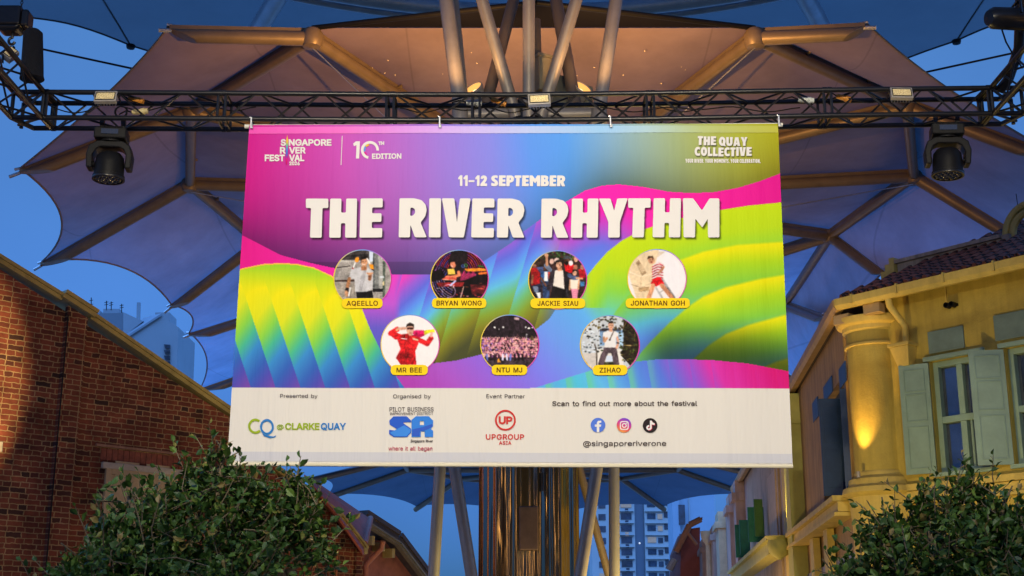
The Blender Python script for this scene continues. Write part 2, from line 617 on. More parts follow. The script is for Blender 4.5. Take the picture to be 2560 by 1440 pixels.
# ------------------------------------------------------------------ chain hoist, chain, chain bag
c = P(35, 52, 11.75)
h = thing('chain_hoist', c, 'black electric chain hoist above the left corner of the truss', 'hoist')
b = MB().box(c + Vector((-0.03, 0, 0.02)), (0.24, 0.2, 0.2)).hexa([c + Vector(v) for v in ((-0.10, -0.08, -0.13), (0.06, -0.08, -0.13), (0.06, 0.08, -0.13), (-0.10, 0.08, -0.13), (-0.15, -0.1, -0.08), (0.09, -0.1, -0.08), (0.09, 0.1, -0.08), (-0.15, 0.1, -0.08))])
b.build('gearbox', M_BLACK, h, bevel=0.02)
MB().lathe(c + Vector((-0.40, 0, 0.05)), [(0.001, 0), (0.075, 0.0), (0.085, 0.03), (0.085, 0.25), (0.001, 0.25)], (1, 0, 0), 20).build('motor', M_BLACK, h, True)
MB().box(c + Vector((0.125, 0, 0.0)), (0.07, 0.17, 0.17)).build('chain_guide', M_BLACK, h, bevel=0.02)
hk = [c + Vector((0.0 + 0.03 * math.cos(a), 0, -0.21 + 0.035 * math.sin(a))) for a in np.linspace(1.6, 6.0, 12)]
MB().tube([c + Vector((0, 0, -0.12)), c + Vector((0.002, 0, -0.175))] + hk, 0.014, 8).build('hook', M_BLACK, h, True)
ch = MB()
p0 = c + Vector((0.055, 0, 0.10))
for j in range(26):
    q = p0 + Vector((0.0006 * j, 0, 0.03 * j))
    ax = Vector((1, 0, 0)) if j % 2 else Vector((0, 1, 0))
    ring = [q + ax * (0.011 * math.cos(a)) + Vector((0, 0, 0.02 * math.sin(a))) for a in np.linspace(0, 2 * math.pi, 9)]
    ch.tube(ring, 0.004, 5, False)
tag(ch.build('lifting_chain', M_BLACK, None, True), 'black lifting chain rising out of the hoist at top left', 'chain')
c = P(80, 140, 11.7)
bag = [(0.001, 0.26), (0.06, 0.265), (0.088, 0.235), (0.094, 0.1), (0.10, -0.08), (0.107, -0.20), (0.112, -0.235), (0.08, -0.245), (0.001, -0.235)]
o = MB().lathe(c, bag, (-0.07, 0, 1), 18)
for v in o.v:
    v.x += 0.006 * math.sin(v.z * 40)
tag(o.build('chain_bag', M_FABRICB, None, True), 'tall black cloth chain bag hanging beside the hoist', 'bag')

# spotlight can at the upper right edge
c = P(2530, 47, 11.2)
t = thing('par_can', c, 'black cylindrical spotlight at the upper right corner of the truss', 'spotlight')
MB().lathe(c, [(0.001, 0.26), (0.07, 0.25), (0.10, 0.2), (0.105, -0.10), (0.112, -0.105), (0.112, -0.13), (0.098, -0.13), (0.09, -0.06), (0.001, -0.05)], (-0.95, -0.28, -0.1), 24).build('can', M_BLACK, t, True)
MB().tube([c + Vector((0.04, -0.13, 0.0)), c + Vector((0.05, -0.1, 0.16)), c + Vector((0.05, 0.1, 0.16)), c + Vector((0.04, 0.13, 0.0))], 0.012, 6).build('yoke', M_BLACK, t, True)
MB().lathe(c + Vector((0.047, 0.014, 0.005)), [(0.001, 0.0), (0.09, 0.0), (0.09, 0.005), (0.001, 0.01)], (-0.95, -0.28, -0.1), 24).build('lens', M_GLASSD, t, True)
cp = [P(2553, -30, 11.2), P(2551, 40, 11.25), P(2548, 120, 11.5), P(2520, 200, 11.9), P(2500, 225, 12.0)]
tag(MB().tube(cp, 0.05, 10).build('hanging_pole', M_BLACK, None, True), 'thick black pole carrying the spotlight at the right edge', 'pole')
cp = [P(2505, 75, 11.2), P(2515, 105, 11.3), P(2535, 140, 11.5), P(2556, 170, 11.7)]
tag(MB().tube(cp, 0.008, 6).build('power_cable', M_BLACKP, None, True), 'black cable hanging from the spotlight at the right edge', 'cable', 'cables along the truss')

# power connectors tied to the truss
def connector(px, py, rz, m, lab, L=0.15):
    c = P(px, py, YT + 0.13)
    t = thing('power_connector', c, lab, 'connector', 'power connectors tied to the truss')
    M = Matrix.Rotation(R(rz), 3, 'Y')
    ax = M @ Vector((1, 0, 0))
    MB().lathe(c - ax * L / 2, [(0.001, 0), (0.022, 0), (0.026, 0.02), (0.026, L * 0.55), (0.034, L * 0.58), (0.034, L * 0.8), (0.027, L * 0.82), (0.027, L), (0.001, L)], ax, 14).build('connector_body', m, t, True)
    MB().tube([c - ax * L / 2, c - ax * (L / 2 + 0.06) + Vector((0, 0, 0.02)), c - ax * (L / 2 + 0.14) + Vector((0, 0.05, 0.01))], 0.007, 6).build('lead', M_BLACKP, t, True)


M_BLUEC = mat('blue_white_connector', (0.55, 0.6, 0.6), 0.4, 0, 0.4, 40)
connector(340, 250, 12, M_ORANGE, 'orange cable connector right of the left floodlight')
connector(350, 279, -5, mat('cream_plastic', (0.6, 0.5, 0.25), 0.4), 'cream cable connector below the orange one on the left')
connector(1247, 254, 22, M_ORANGE, 'orange cable connector left of the middle floodlight')
connector(1185, 257, 3, M_BLUEC, 'white and blue cable connector left of the orange one near the middle')
connector(2015, 250, 5, M_BLUEC, 'pale blue and white connector on the right half of the truss')
connector(2110, 245, 18, M_ORANGE, 'orange cable connector on the right half of the truss')

# ------------------------------------------------------------------ street canopies
def bez(a, c, b, t):
    return a * (1 - t) ** 2 + c * (2 * t * (1 - t)) + b * t * t


def tri_patch(mb, a, b, c, sag, n=8):
    a, b, c = Vector(a), Vector(b), Vector(c)
    idx, vs, fs = {}, [], []
    for i in range(n + 1):
        for j in range(n + 1 - i):
            u, v = i / n, j / n
            w = 1 - u - v
            p = a * w + b * u + c * v
            p.z -= sag * 27 * u * v * w
            idx[i, j] = len(vs)
            vs.append(p)
    for i in range(n):
        for j in range(n - i):
            fs.append((idx[i, j], idx[i + 1, j], idx[i, j + 1]))
            if j < n - i - 1:
                fs.append((idx[i + 1, j], idx[i + 1, j + 1], idx[i, j + 1]))
    mb.add(vs, fs)


def quad_patch(mb, h0, h1, t0, t1, ctrl, n=14, m=6):
    vs, fs = [], []
    for i in range(n + 1):
        u = i / n
        a, b = h0.lerp(h1, u), bez(t0, ctrl, t1, u)
        for j in range(m + 1):
            v = j / m
            p = a.lerp(b, v)
            p.z -= 0.25 * 16 * u * (1 - u) * v * (1 - v) * 0.5
            vs.append(p)
    k = m + 1
    for i in range(n):
        for j in range(m):
            fs.append((i * k + j, (i + 1) * k + j, (i + 1) * k + j + 1, i * k + j + 1))
    mb.add(vs, fs)


UP = Vector((0, 0, 0.20))


def beam(parent, a, b, r=0.13, taper=1.0, name='beam'):
    a, b = Vector(a), Vector(b)
    o = MB().tube([a, b], [r, r * taper], 16).build(name, M_BEAM, parent, True)
    d = (b - a).normalized()
    sd = d.cross(Vector((0, 0, 1))).normalized()
    k = MB()
    k.hexa([p + sd * e * 0.04 + Vector((0, 0, z)) for z in (r * 0.9 * taper, 0.185) for p, e in ((a, -1), (a, 1), (b, 1), (b, -1))])
    k.build('keder_rail', M_BEAM, o)
    for f in (0.3, 0.7):
        q = a.lerp(b, f)
        MB().tube([q + sd * 0.05 + Vector((0, 0, 0.12)), q + sd * 0.14 + Vector((0, 0, 0.14))], 0.03, 8).build('bracket', M_BEAM, o, True)
    return o


def wand(parent, a, b, r=0.125):
    """cantilever arm whose round tube is cut to a slanting point at the tip"""
    a, b = Vector(a), Vector(b)
    d = (b - a).normalized()
    L = (b - a).length
    sd = d.cross(Vector((0, 0, 1))).normalized()
    up = sd.cross(d).normalized()
    n, vs, fs = 18, [], []
    for t, sc in ((0, 1), (L * 0.80, 0.92), (L, 0.92)):
        for k in range(n):
            an = 2 * math.pi * k / n
            x, y = math.cos(an) * r * sc, math.sin(an) * r * sc
            tt = t - (0.35 * L * (1 - (y / (r * sc) + 1) / 2) * (1 if t == L else 0) * 0.55)
            vs.append(a + d * tt + sd * x + up * y)
    for i in range(2):
        fs += [(i * n + k, i * n + (k + 1) % n, (i + 1) * n + (k + 1) % n, (i + 1) * n + k) for k in range(n)]
    fs += [tuple(range(n - 1, -1, -1)), tuple(range(2 * n, 3 * n))]
    o = MB().add(vs, fs).build('cantilever_arm', M_BEAM, parent, True)
    k = MB().hexa([p + sd * e * 0.035 + Vector((0, 0, z)) for z in (r * 0.85, 0.185) for p, e in ((a, -1), (a, 1), (b, 1), (b, -1))])
    k.build('keder_rail', M_BEAM, o)
    MB().tube([b + up * 0.1 - d * 0.05, b + up * 0.1 + d * 0.16], 0.035, 8).tube([b + up * 0.16 - d * 0.2, b + up * 0.2 + d * 0.02], 0.03, 8).build('tip_fitting', M_STEEL, o, True)
    return o


HB = 10.0
Lh = [PH(780, 97, HB), PH(478, 280, HB), PH(475, 463, HB), PH(648, 608, HB), PH(735, 765, HB), PH(800, 880, HB)]
Rh = [PH(1888, 97, HB), PH(2268, 268, HB), PH(2285, 443, HB), PH(2075, 592, HB), PH(1962, 765, HB), PH(1880, 880, HB)]
Lt = [PH(422, 90, 9.7), PH(48, 446, 8.6), PH(102, 676, 8.4), PH(427, 780, 8.4), PH(472, 849, 8.4), PH(500, 985, 8.4)]
Rt = [PH(2165, 84, 9.7), PH(2620, 400, 8.6), PH(2540, 600, 8.4), PH(2213, 697, 8.4), PH(2060, 802, 8.4), PH(1990, 960, 8.4)]
Lc = [PH(330, 225, 9.0), PH(225, 570, 8.6), PH(330, 640, 8.5), PH(505, 800, 8.5), PH(545, 905, 8.5)]
Rc = [PH(2330, 240, 9.2), PH(2660, 505, 8.5), PH(2400, 668, 8.4), PH(2150, 765, 8.4), PH(2030, 880, 8.4)]
C0 = Vector((0.8, 27.5, EYE + 9.45))
C1 = Vector((0.8, 40.0, EYE + 9.45))
NR = PH(1340, 38, 9.75)
FM = PH(1338, 97, 10.1)

can = thing('street_canopy', (0.8, 30, 0), 'big ribbed fabric canopy over the street, scalloped edge, lit brown above the banner', 'canopy', 'fabric canopies over the street')
mb = MB()
U = UP
for Hh in (Lh, Rh):
    tri_patch(mb, Hh[0] + U, Hh[1] + U, C0 + U, 0.12)
    tri_patch(mb, Hh[1] + U, Hh[2] + U, C0 + U, 0.12)
    tri_patch(mb, Hh[2] + U, Hh[3] + U, C0 + U, 0.12)
    tri_patch(mb, C0 + U, Hh[3] + U, C1 + U, 0.1)
    tri_patch(mb, Hh[3] + U, Hh[4] + U, C1 + U, 0.1)
    tri_patch(mb, Hh[4] + U, Hh[5] + U, C1 + U, 0.1)
    tri_patch(mb, Hh[0] + U, FM + U, C0 + U, 0.12)
tri_patch(mb, Lh[5] + U, Rh[5] + U, C1 + U, 0.1)
mb.build('roof_membrane', M_MEMB, can, True, fix=False)
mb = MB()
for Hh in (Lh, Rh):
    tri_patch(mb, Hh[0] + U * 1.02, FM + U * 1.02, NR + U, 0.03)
mb.build('front_membrane', mat('unlit_front_cloth', (0.007, 0.007, 0.011), 0.9, 0, 0.1, 0.6, spec=0.1), can, True, fix=False)  # the flap's lack of lamplight is put into a near-black colour
for Hh, Tt, Cc in ((Lh, Lt, Lc), (Rh, Rt, Rc)):
    mb = MB()
    for i in range(5):
        quad_patch(mb, Hh[i] + U, Hh[i + 1] + U, Tt[i] + U, Tt[i + 1] + U, Cc[i] + U)
    mb.build('edge_membrane', M_MEMB, can, True, fix=False)
for Hh, Tt, Cc in ((Lh, Lt, Lc), (Rh, Rt, Rc)):
    for i in range(5):
        MB().tube([bez(Tt[i] + U, Cc[i] + U, Tt[i + 1] + U, t) for t in np.linspace(0, 1, 16)], 0.022, 6).build('edge_cable', M_MEMB, can, True)
        beam(can, Hh[i], Hh[i + 1], 0.105)
    for i in range(6):
        wand(can, Hh[i], Tt[i])
    for i in range(4):
        beam(can, Hh[i], C0, 0.115)
    for i in (3, 4, 5):
        beam(can, Hh[i], C1, 0.12)
    MB().tube([Hh[0] + U, NR + U * 1.1], 0.045, 10).build('front_tube', M_BLACKP, can, True)
    for i in range(6):
        MB().lathe(Hh[i] - Vector((0, 0, 0.17)), [(0.001, 0), (0.15, 0.02), (0.19, 0.1), (0.19, 0.26), (0.14, 0.33), (0.001, 0.34)], n=16).build('node', M_BEAM, can, True)
beam(can, C0, C1, 0.13)
for a, bq in ((Lh[0], C0), (Rh[0], C0), (Lh[2], C0), (Rh[2], C0)):
    for s in (0.35,):
        MB().tube([a - Vector((0, 0, 0.15)), a.lerp(bq, 0.55) - Vector((0.25, 0, 0.75)), bq - Vector((0, 0, 0.2))], 0.012, 5).build('tie_rod', M_STEEL, can, True)
MB().lathe(C0 - Vector((0, 0, 0.4)), [(0.001, 0), (0.4, 0.02), (0.5, 0.2), (0.5, 0.5), (0.001, 0.6)], n=20).build('hub', M_BEAM, can, True)
MB().lathe(C1 - Vector((0, 0, 0.4)), [(0.001, 0), (0.4, 0.02), (0.5, 0.2), (0.5, 0.5), (0.001, 0.6)], n=20).build('hub', M_BEAM, can, True)
# pale specks on the brown cloth: small beads scattered under the membrane
bd = MB()
for _ in range(26):
    px, py = rnd.uniform(900, 1760), rnd.uniform(90, 225)
    # the membrane triangle between the front fold and the hub
    x, y, z = ray(px, py)
    best = None
    for tri in ((Lh[0] + U, FM + U, C0 + U), (Rh[0] + U, FM + U, C0 + U)):
        n = (tri[1] - tri[0]).cross(tri[2] - tri[0])
        dd = Vector((x, y, z))
        if abs(n.dot(dd)) < 1e-6:
            continue
        t = n.dot(tri[0] - Vector((0, 0, EYE))) / n.dot(dd)
        q = Vector((0, 0, EYE)) + dd * t
        best = q if best is None or q.y < best.y else best
    if best:
        kb = rnd.choice((0.6, 0.8, 1.0, 1.0, 2.2))
        bd.lathe(best - Vector((0, 0, 0.16)), [(0.001, -0.014 * kb), (0.012 * kb, -0.006 * kb), (0.014 * kb, 0.004 * kb), (0.001, 0.014 * kb)], n=8)
bd.build('cloth_specks', mat('pale_speck', (0.9, 0.8, 0.6), 0.1, 0.0, 0.1, 5), can, True)['kind'] = 'stuff'

# second canopy further up the street, seen below the banner
def ring_canopy(name, cx, cy, rx, ry, hh, ht, n, ph, label):
    t = thing(name, (cx, cy, 0), label, 'canopy', 'fabric canopies over the street')
    hub = Vector((cx, cy, EYE + hh - 0.3))
    Hn = [Vector((cx + rx * 0.62 * math.copysign(abs(math.cos(a)) ** 1.5, math.cos(a)), cy + ry * 0.62 * math.sin(a), EYE + hh)) for a in (ph + k * 2 * math.pi / n for k in range(n))]
    Tn = [Vector((cx + rx * math.copysign(abs(math.cos(a)) ** 1.5, math.cos(a)), cy + ry * math.sin(a), EYE + ht)) for a in (ph + k * 2 * math.pi / n for k in range(n))]
    m1, m2 = MB(), MB()
    for k in range(n):
        k2 = (k + 1) % n
        tri_patch(m1, Hn[k] + U, Hn[k2] + U, hub + U, 0.1, 4)
        mid = (Tn[k] + Tn[k2]) / 2
        quad_patch(m2, Hn[k] + U, Hn[k2] + U, Tn[k] + U, Tn[k2] + U, mid.lerp((Hn[k] + Hn[k2]) / 2, 0.30) + U, 10, 4)
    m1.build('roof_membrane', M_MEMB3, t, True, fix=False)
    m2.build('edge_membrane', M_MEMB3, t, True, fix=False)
    for k in range(n):
        k2 = (k + 1) % n
        for nm, a, bq, r in (('beam', Hn[k], Hn[k2], 0.13), ('beam', Hn[k], hub, 0.14), ('cantilever_arm', Hn[k], Tn[k], 0.15)):
            MB().tube([a, bq], r, 12).build(nm, M_BEAM, t, True)
    return t


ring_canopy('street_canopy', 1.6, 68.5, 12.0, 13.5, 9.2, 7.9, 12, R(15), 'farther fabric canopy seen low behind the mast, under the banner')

# high upper canopy overhead
hc = thing('upper_canopy', (0.6, 20, 0), 'higher pale blue canopy sheet overhead across the top of the photo', 'canopy', 'fabric canopies over the street')
HU = 15.0
ed = [PH(-420, -75, HU), PH(82, 44, HU), PH(327, 113, HU), PH(620, 235, HU), PH(1345, 300, HU), PH(2080, 235, HU), PH(2391, 101, HU), PH(2590, 40, HU), PH(3000, -75, HU)]
tp = [Vector((-20 + 5.1 * k, -12.0, EYE + HU + 1.5)) for k in range(9)]  # back edge carried unseen past the camera to block skylight from above
mb = MB()
for i in range(8):
    n, m = 8, 6
    vs, fs = [], []
    for a in range(n + 1):
        u = a / n
        e = ed[i].lerp(ed[i + 1], u)
        mid = (tp[i].lerp(tp[i + 1], u))
        e = e + (mid - e).normalized() * (0.30 * math.sin(math.pi * u))
        for c in range(m + 1):
            v = c / m
            q = e.lerp(mid, v)
            q.z -= 0.3 * math.sin(math.pi * v)
            vs.append(q)
    k = m + 1
    for a in range(n):
        for c in range(m):
            fs.append((a * k + c, (a + 1) * k + c, (a + 1) * k + c + 1, a * k + c + 1))
    mb.add(vs, fs)
    MB().tube([ed[i].lerp(ed[i + 1], u) + (tp[i].lerp(tp[i + 1], u) - ed[i].lerp(ed[i + 1], u)).normalized() * (0.30 * math.sin(math.pi * u)) for u in np.linspace(0, 1, 9)], 0.03, 6).build('edge_cable', M_MEMB2, hc, True)
mb.build('roof_membrane', M_MEMB2, hc, True, fix=False)
M_UTUBE = mat('upper_tube_paint', (0.34, 0.42, 0.52), 0.3, 0.3, 0.15, 2)
for k in (2, 6):
    e = ed[k]
    MB().tube([e - Vector((0, 0, 0.02)), tp[k] - Vector((0, 0, 0.05))], 0.025, 6).build('seam_cable', M_BLACKP, hc, True)
    MB().lathe(e - Vector((0, 0, 0.12)), [(0.001, 0), (0.10, 0.03), (0.12, 0.1), (0.08, 0.2), (0.001, 0.22)], n=10).build('corner_fitting', M_BLACKP, hc, True)
for a, bq in (((575, 190), (735, -75)), ((2110, 170), (1985, -60))):
    MB().tube([PH(*a, HU - 0.45), PH(*bq, HU - 0.25)], 0.22, 16).build('rafter', M_UTUBE, hc, True)
ring = []
for t in np.linspace(0, 1, 25):
    px = 480 + (2200 - 480) * t
    py = -95 + 125 * math.sin(math.pi * t) ** 0.9
    ring.append(PH(px, py, HU - 0.55))
MB().tube(ring, 0.19, 16).build('ring_tube', M_UTUBE, hc, True)
MB().tube([q + Vector((0, 0.55, 0.0)) for q in ring], 0.10, 12).build('ring_tube', M_UTUBE, hc, True)

for a, bq, lab in (((60, 113, 9.9), (380, 182, 9.7), 'thin stay wire crossing the sky at upper left'), ((2280, 188, 9.7), (2600, 118, 9.9), 'thin stay wire crossing the sky at upper right')):
    tag(MB().tube([PH(*a), PH(*bq)], 0.018, 6).build('stay_wire', M_BLACKP), lab, 'wire', 'stay wires of the canopy')

# ------------------------------------------------------------------ central mast
YM = 18.0
mast = thing('canopy_mast', (P(1322, 285, YM).x, YM, 0), 'polished column with a fan of splayed steel tubes rising behind the banner', 'mast')
hubc = P(1318, 288, YM)


def strut(px0, py0, px1, py1, w, y0, y1, ext, nm='strut', m=M_TUBE):
    a, b = P(px0, py0, y0), P(px1, py1, y1)
    d = a - b
    r = w / 2 / FOC * (b.y / ray(px1, py1)[1])
    return MB().tube([b, a, b + d * ext], r, 18).build(nm, m, mast, True)


strut(1116, 0, 1150, 262, 38, 17.6, 17.75, 3.2)
strut(1134, 0, 1160, 262, 26, 17.9, 17.9, 3.2)
strut(1205, 0, 1290, 292, 31, 17.4, 17.9, 3.2)
strut(1322, 0, 1322, 292, 31, 17.3, 17.8, 3.2)
strut(1441, 0, 1352, 292, 31, 17.4, 17.9, 3.2)
strut(1540, 0, 1500, 262, 34, 17.6, 17.75, 3.2)
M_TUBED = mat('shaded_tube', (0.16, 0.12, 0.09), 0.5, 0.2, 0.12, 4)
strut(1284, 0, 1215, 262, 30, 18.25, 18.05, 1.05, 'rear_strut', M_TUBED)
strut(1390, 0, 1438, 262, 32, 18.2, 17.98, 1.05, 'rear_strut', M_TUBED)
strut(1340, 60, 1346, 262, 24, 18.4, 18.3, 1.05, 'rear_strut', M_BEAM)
for px0, px1 in ((1140, 1296), (1342, 1502)):
    MB().tube([P(px0, 287, YM), P(px1, 284, YM)], 0.105, 18).build('cross_tube', M_TUBE, mast, True)
MB().lathe(hubc - Vector((0, 0, 0.18)), [(0.001, 0), (0.17, 0), (0.18, 0.02), (0.18, 0.36), (0.17, 0.38), (0.001, 0.38)], n=24).build('hub', mat('dark_hub', (0.03, 0.03, 0.035), 0.35, 0.3), mast, True)
for px in (1150, 1498):
    c = P(px, 285, 17.9)
    MB().lathe(c - Vector((0, 0, 0.13)), [(0.001, 0), (0.11, 0), (0.115, 0.02), (0.115, 0.22), (0.10, 0.25), (0.001, 0.25)], n=20).build('collar', M_TUBE, mast, True)
pb = mat('beige_panel', (0.33, 0.28, 0.17), 0.55)
c = P(1356, 190, 18.15)
MB().box(c, (0.22, 0.2, 0.52), rotm(z=30)).build('junction_box', pb, mast, bevel=0.008)
MB().box(c + Vector((0, 0, 0.285)), (0.25, 0.23, 0.05), rotm(z=30)).build('junction_lid', pb, mast, bevel=0.008)
MB().sheet([P(1395, 185, 18.2), P(1482, 218, 18.2), P(1482, 262, 18.2), P(1372, 262, 18.2)], (0, 0.04, 0)).build('gusset_plate', mat('olive_panel', (0.20, 0.19, 0.13), 0.5), mast)

# polished fluted column
mcol = D.materials.new('polished_bronze_steel')
mcol.use_nodes = True
N, L = mcol.node_tree.nodes, mcol.node_tree.links
bs = N['Principled BSDF']
bs.inputs['Base Color'].default_value = (0.38, 0.31, 0.23, 1)
bs.inputs['Metallic'].default_value = 1.0
bs.inputs['Roughness'].default_value = 0.09
tc = N.new('ShaderNodeTexCoord')
mp = N.new('ShaderNodeMapping')
mp.inputs['Scale'].default_value = (9, 9, 0.5)
nz = N.new('ShaderNodeTexNoise')
nz.inputs['Scale'].default_value = 1.0
nz.inputs['Detail'].default_value = 3
L.new(tc.outputs['Object'], mp.inputs[0])
L.new(mp.outputs[0], nz.inputs['Vector'])
bp = N.new('ShaderNodeBump')
bp.inputs['Strength'].default_value = 0.35
bp.inputs['Distance'].default_value = 0.02
L.new(nz.outputs['Fac'], bp.inputs['Height'])
L.new(bp.outputs[0], bs.inputs['Normal'])
cc = P(1322, 1300, YM + 0.35)
n, vs, fs = 224, [], []
for z in (0.0, 2.5, 5.0, hubc.z - 0.2):
    for k in range(n):
        a = 2 * math.pi * k / n
        r = 0.655 * (1 + 0.022 * math.cos(14 * a) + 0.012 * math.cos(28 * a + 1))
        vs.append((cc.x + r * math.cos(a), cc.y + r * math.sin(a), z))
for i in range(3):
    fs += [(i * n + k, i * n + (k + 1) % n, (i + 1) * n + (k + 1) % n, (i + 1) * n + k) for k in range(n)]
colm = MB().add(vs, fs).build('column', mcol, mast, True)
pl0 = P(1322, 1320, cc.y - 0.70)
MB().box(pl0, (0.25, 0.03, 0.56)).build('access_panel', mat('panel_paint', (0.17, 0.115, 0.10), 0.3, 0.5, 0.2, 6), colm, bevel=0.02)
sl = MB()
for j in (-1, 0, 1):
    sl.box(P(1357 + j * 7, 1205, cc.y - 0.70), (0.016, 0.02, 0.24))
sl.build('vent_slots', M_BLACK, colm)


def leg(p0, y0, p1, y1, w, m=M_TUBE):
    a, b = P(*p0, y0), P(*p1, y1)
    d = b - a
    e = a + d * ((0.0 - a.z) / d.z)
    g = a - d * ((hubc.z - 0.1 - a.z) / -d.z) if False else a - d * 1.2
    r = w / 2 / FOC * (a.y / ray(*p0)[1])
    MB().tube([g, a, e], r, 18).build('leg', m, mast, True)


M_LEGT = mat('leg_steel', (0.42, 0.40, 0.34), 0.36, 0.45, 0.1, 3)
leg((1100, 1170), 17.6, (1084, 1440), 17.6, 29, M_LEGT)
leg((1136, 1170), 17.4, (1179, 1440), 17.2, 30)
leg((1492, 1170), 17.4, (1450, 1440), 17.2, 31)
leg((1535, 1170), 17.6, (1536, 1440), 17.6, 27, M_LEGT)
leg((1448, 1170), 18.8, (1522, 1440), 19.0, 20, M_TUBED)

# two lit uplights at the hub
M_LAMP = mat('lit_lamp', (0.8, 0.6, 0.4), 0.4, emit=(1.0, 0.72, 0.40), estr=2.2)
M_LRIM = mat('lamp_reflector', (0.25, 0.12, 0.03), 0.4, 0.0, emit=(1.0, 0.47, 0.11), estr=1.25)
for px, py, dx, lab in ((1184, 224, -0.62, 'lit orange uplight left of the splayed tubes, aimed up and left'), (1455, 222, 0.62, 'lit orange uplight right of the splayed tubes, aimed up and right')):
    c = P(px, py, 18.05)
    ax = Vector((dx * 0.75, -0.62, 0.55)).normalized()
    t = thing('uplight', c, lab, 'lamp', 'uplights at the mast hub')
    MB().lathe(c - ax * 0.26, [(0.001, 0), (0.09, 0), (0.115, 0.04), (0.14, 0.25), (0.152, 0.26), (0.152, 0.29), (0.138, 0.29), (0.125, 0.20), (0.001, 0.18)], ax, 28).build('lamp_housing', M_GREY, t, True)
    MB().lathe(c, [(0.136, 0.02), (0.075, -0.02), (0.06, -0.04)], ax, 28).build('reflector', M_LRIM, t, True)
    MB().lathe(c - ax * 0.035, [(0.001, 0.012), (0.04, 0.008), (0.058, 0.0)], ax, 28).build('bulb', M_LAMP, t, True)
    MB().tube([c - ax * 0.1 + Vector((0, -0.12, 0)), c - ax * 0.22 + Vector((0, -0.1, -0.1)), c - ax * 0.22 + Vector((0, 0.1, -0.1)), c - ax * 0.1 + Vector((0, 0.12, 0))], 0.012, 6).build('stirrup', M_GREY, t, True)
    tip = c + ax * 0.08
    spot('uplight_beam', c + Vector((0, 0.30, 0.20)), (c.x + (-1.5 if dx < 0 else 1.5), 21.2, EYE + 9.9), 1350, (1.0, 0.48, 0.13), 104, 0.9, 0.06)
    spot('strut_fill', tip + Vector((dx * 0.4, -1.0, -0.35)), tip + Vector((-dx * 0.2, -0.35, 1.8)), 75, (1.0, 0.52, 0.18), 120, 0.6, 0.06)  # added lamp off the fixture, only to brighten the splayed tubes

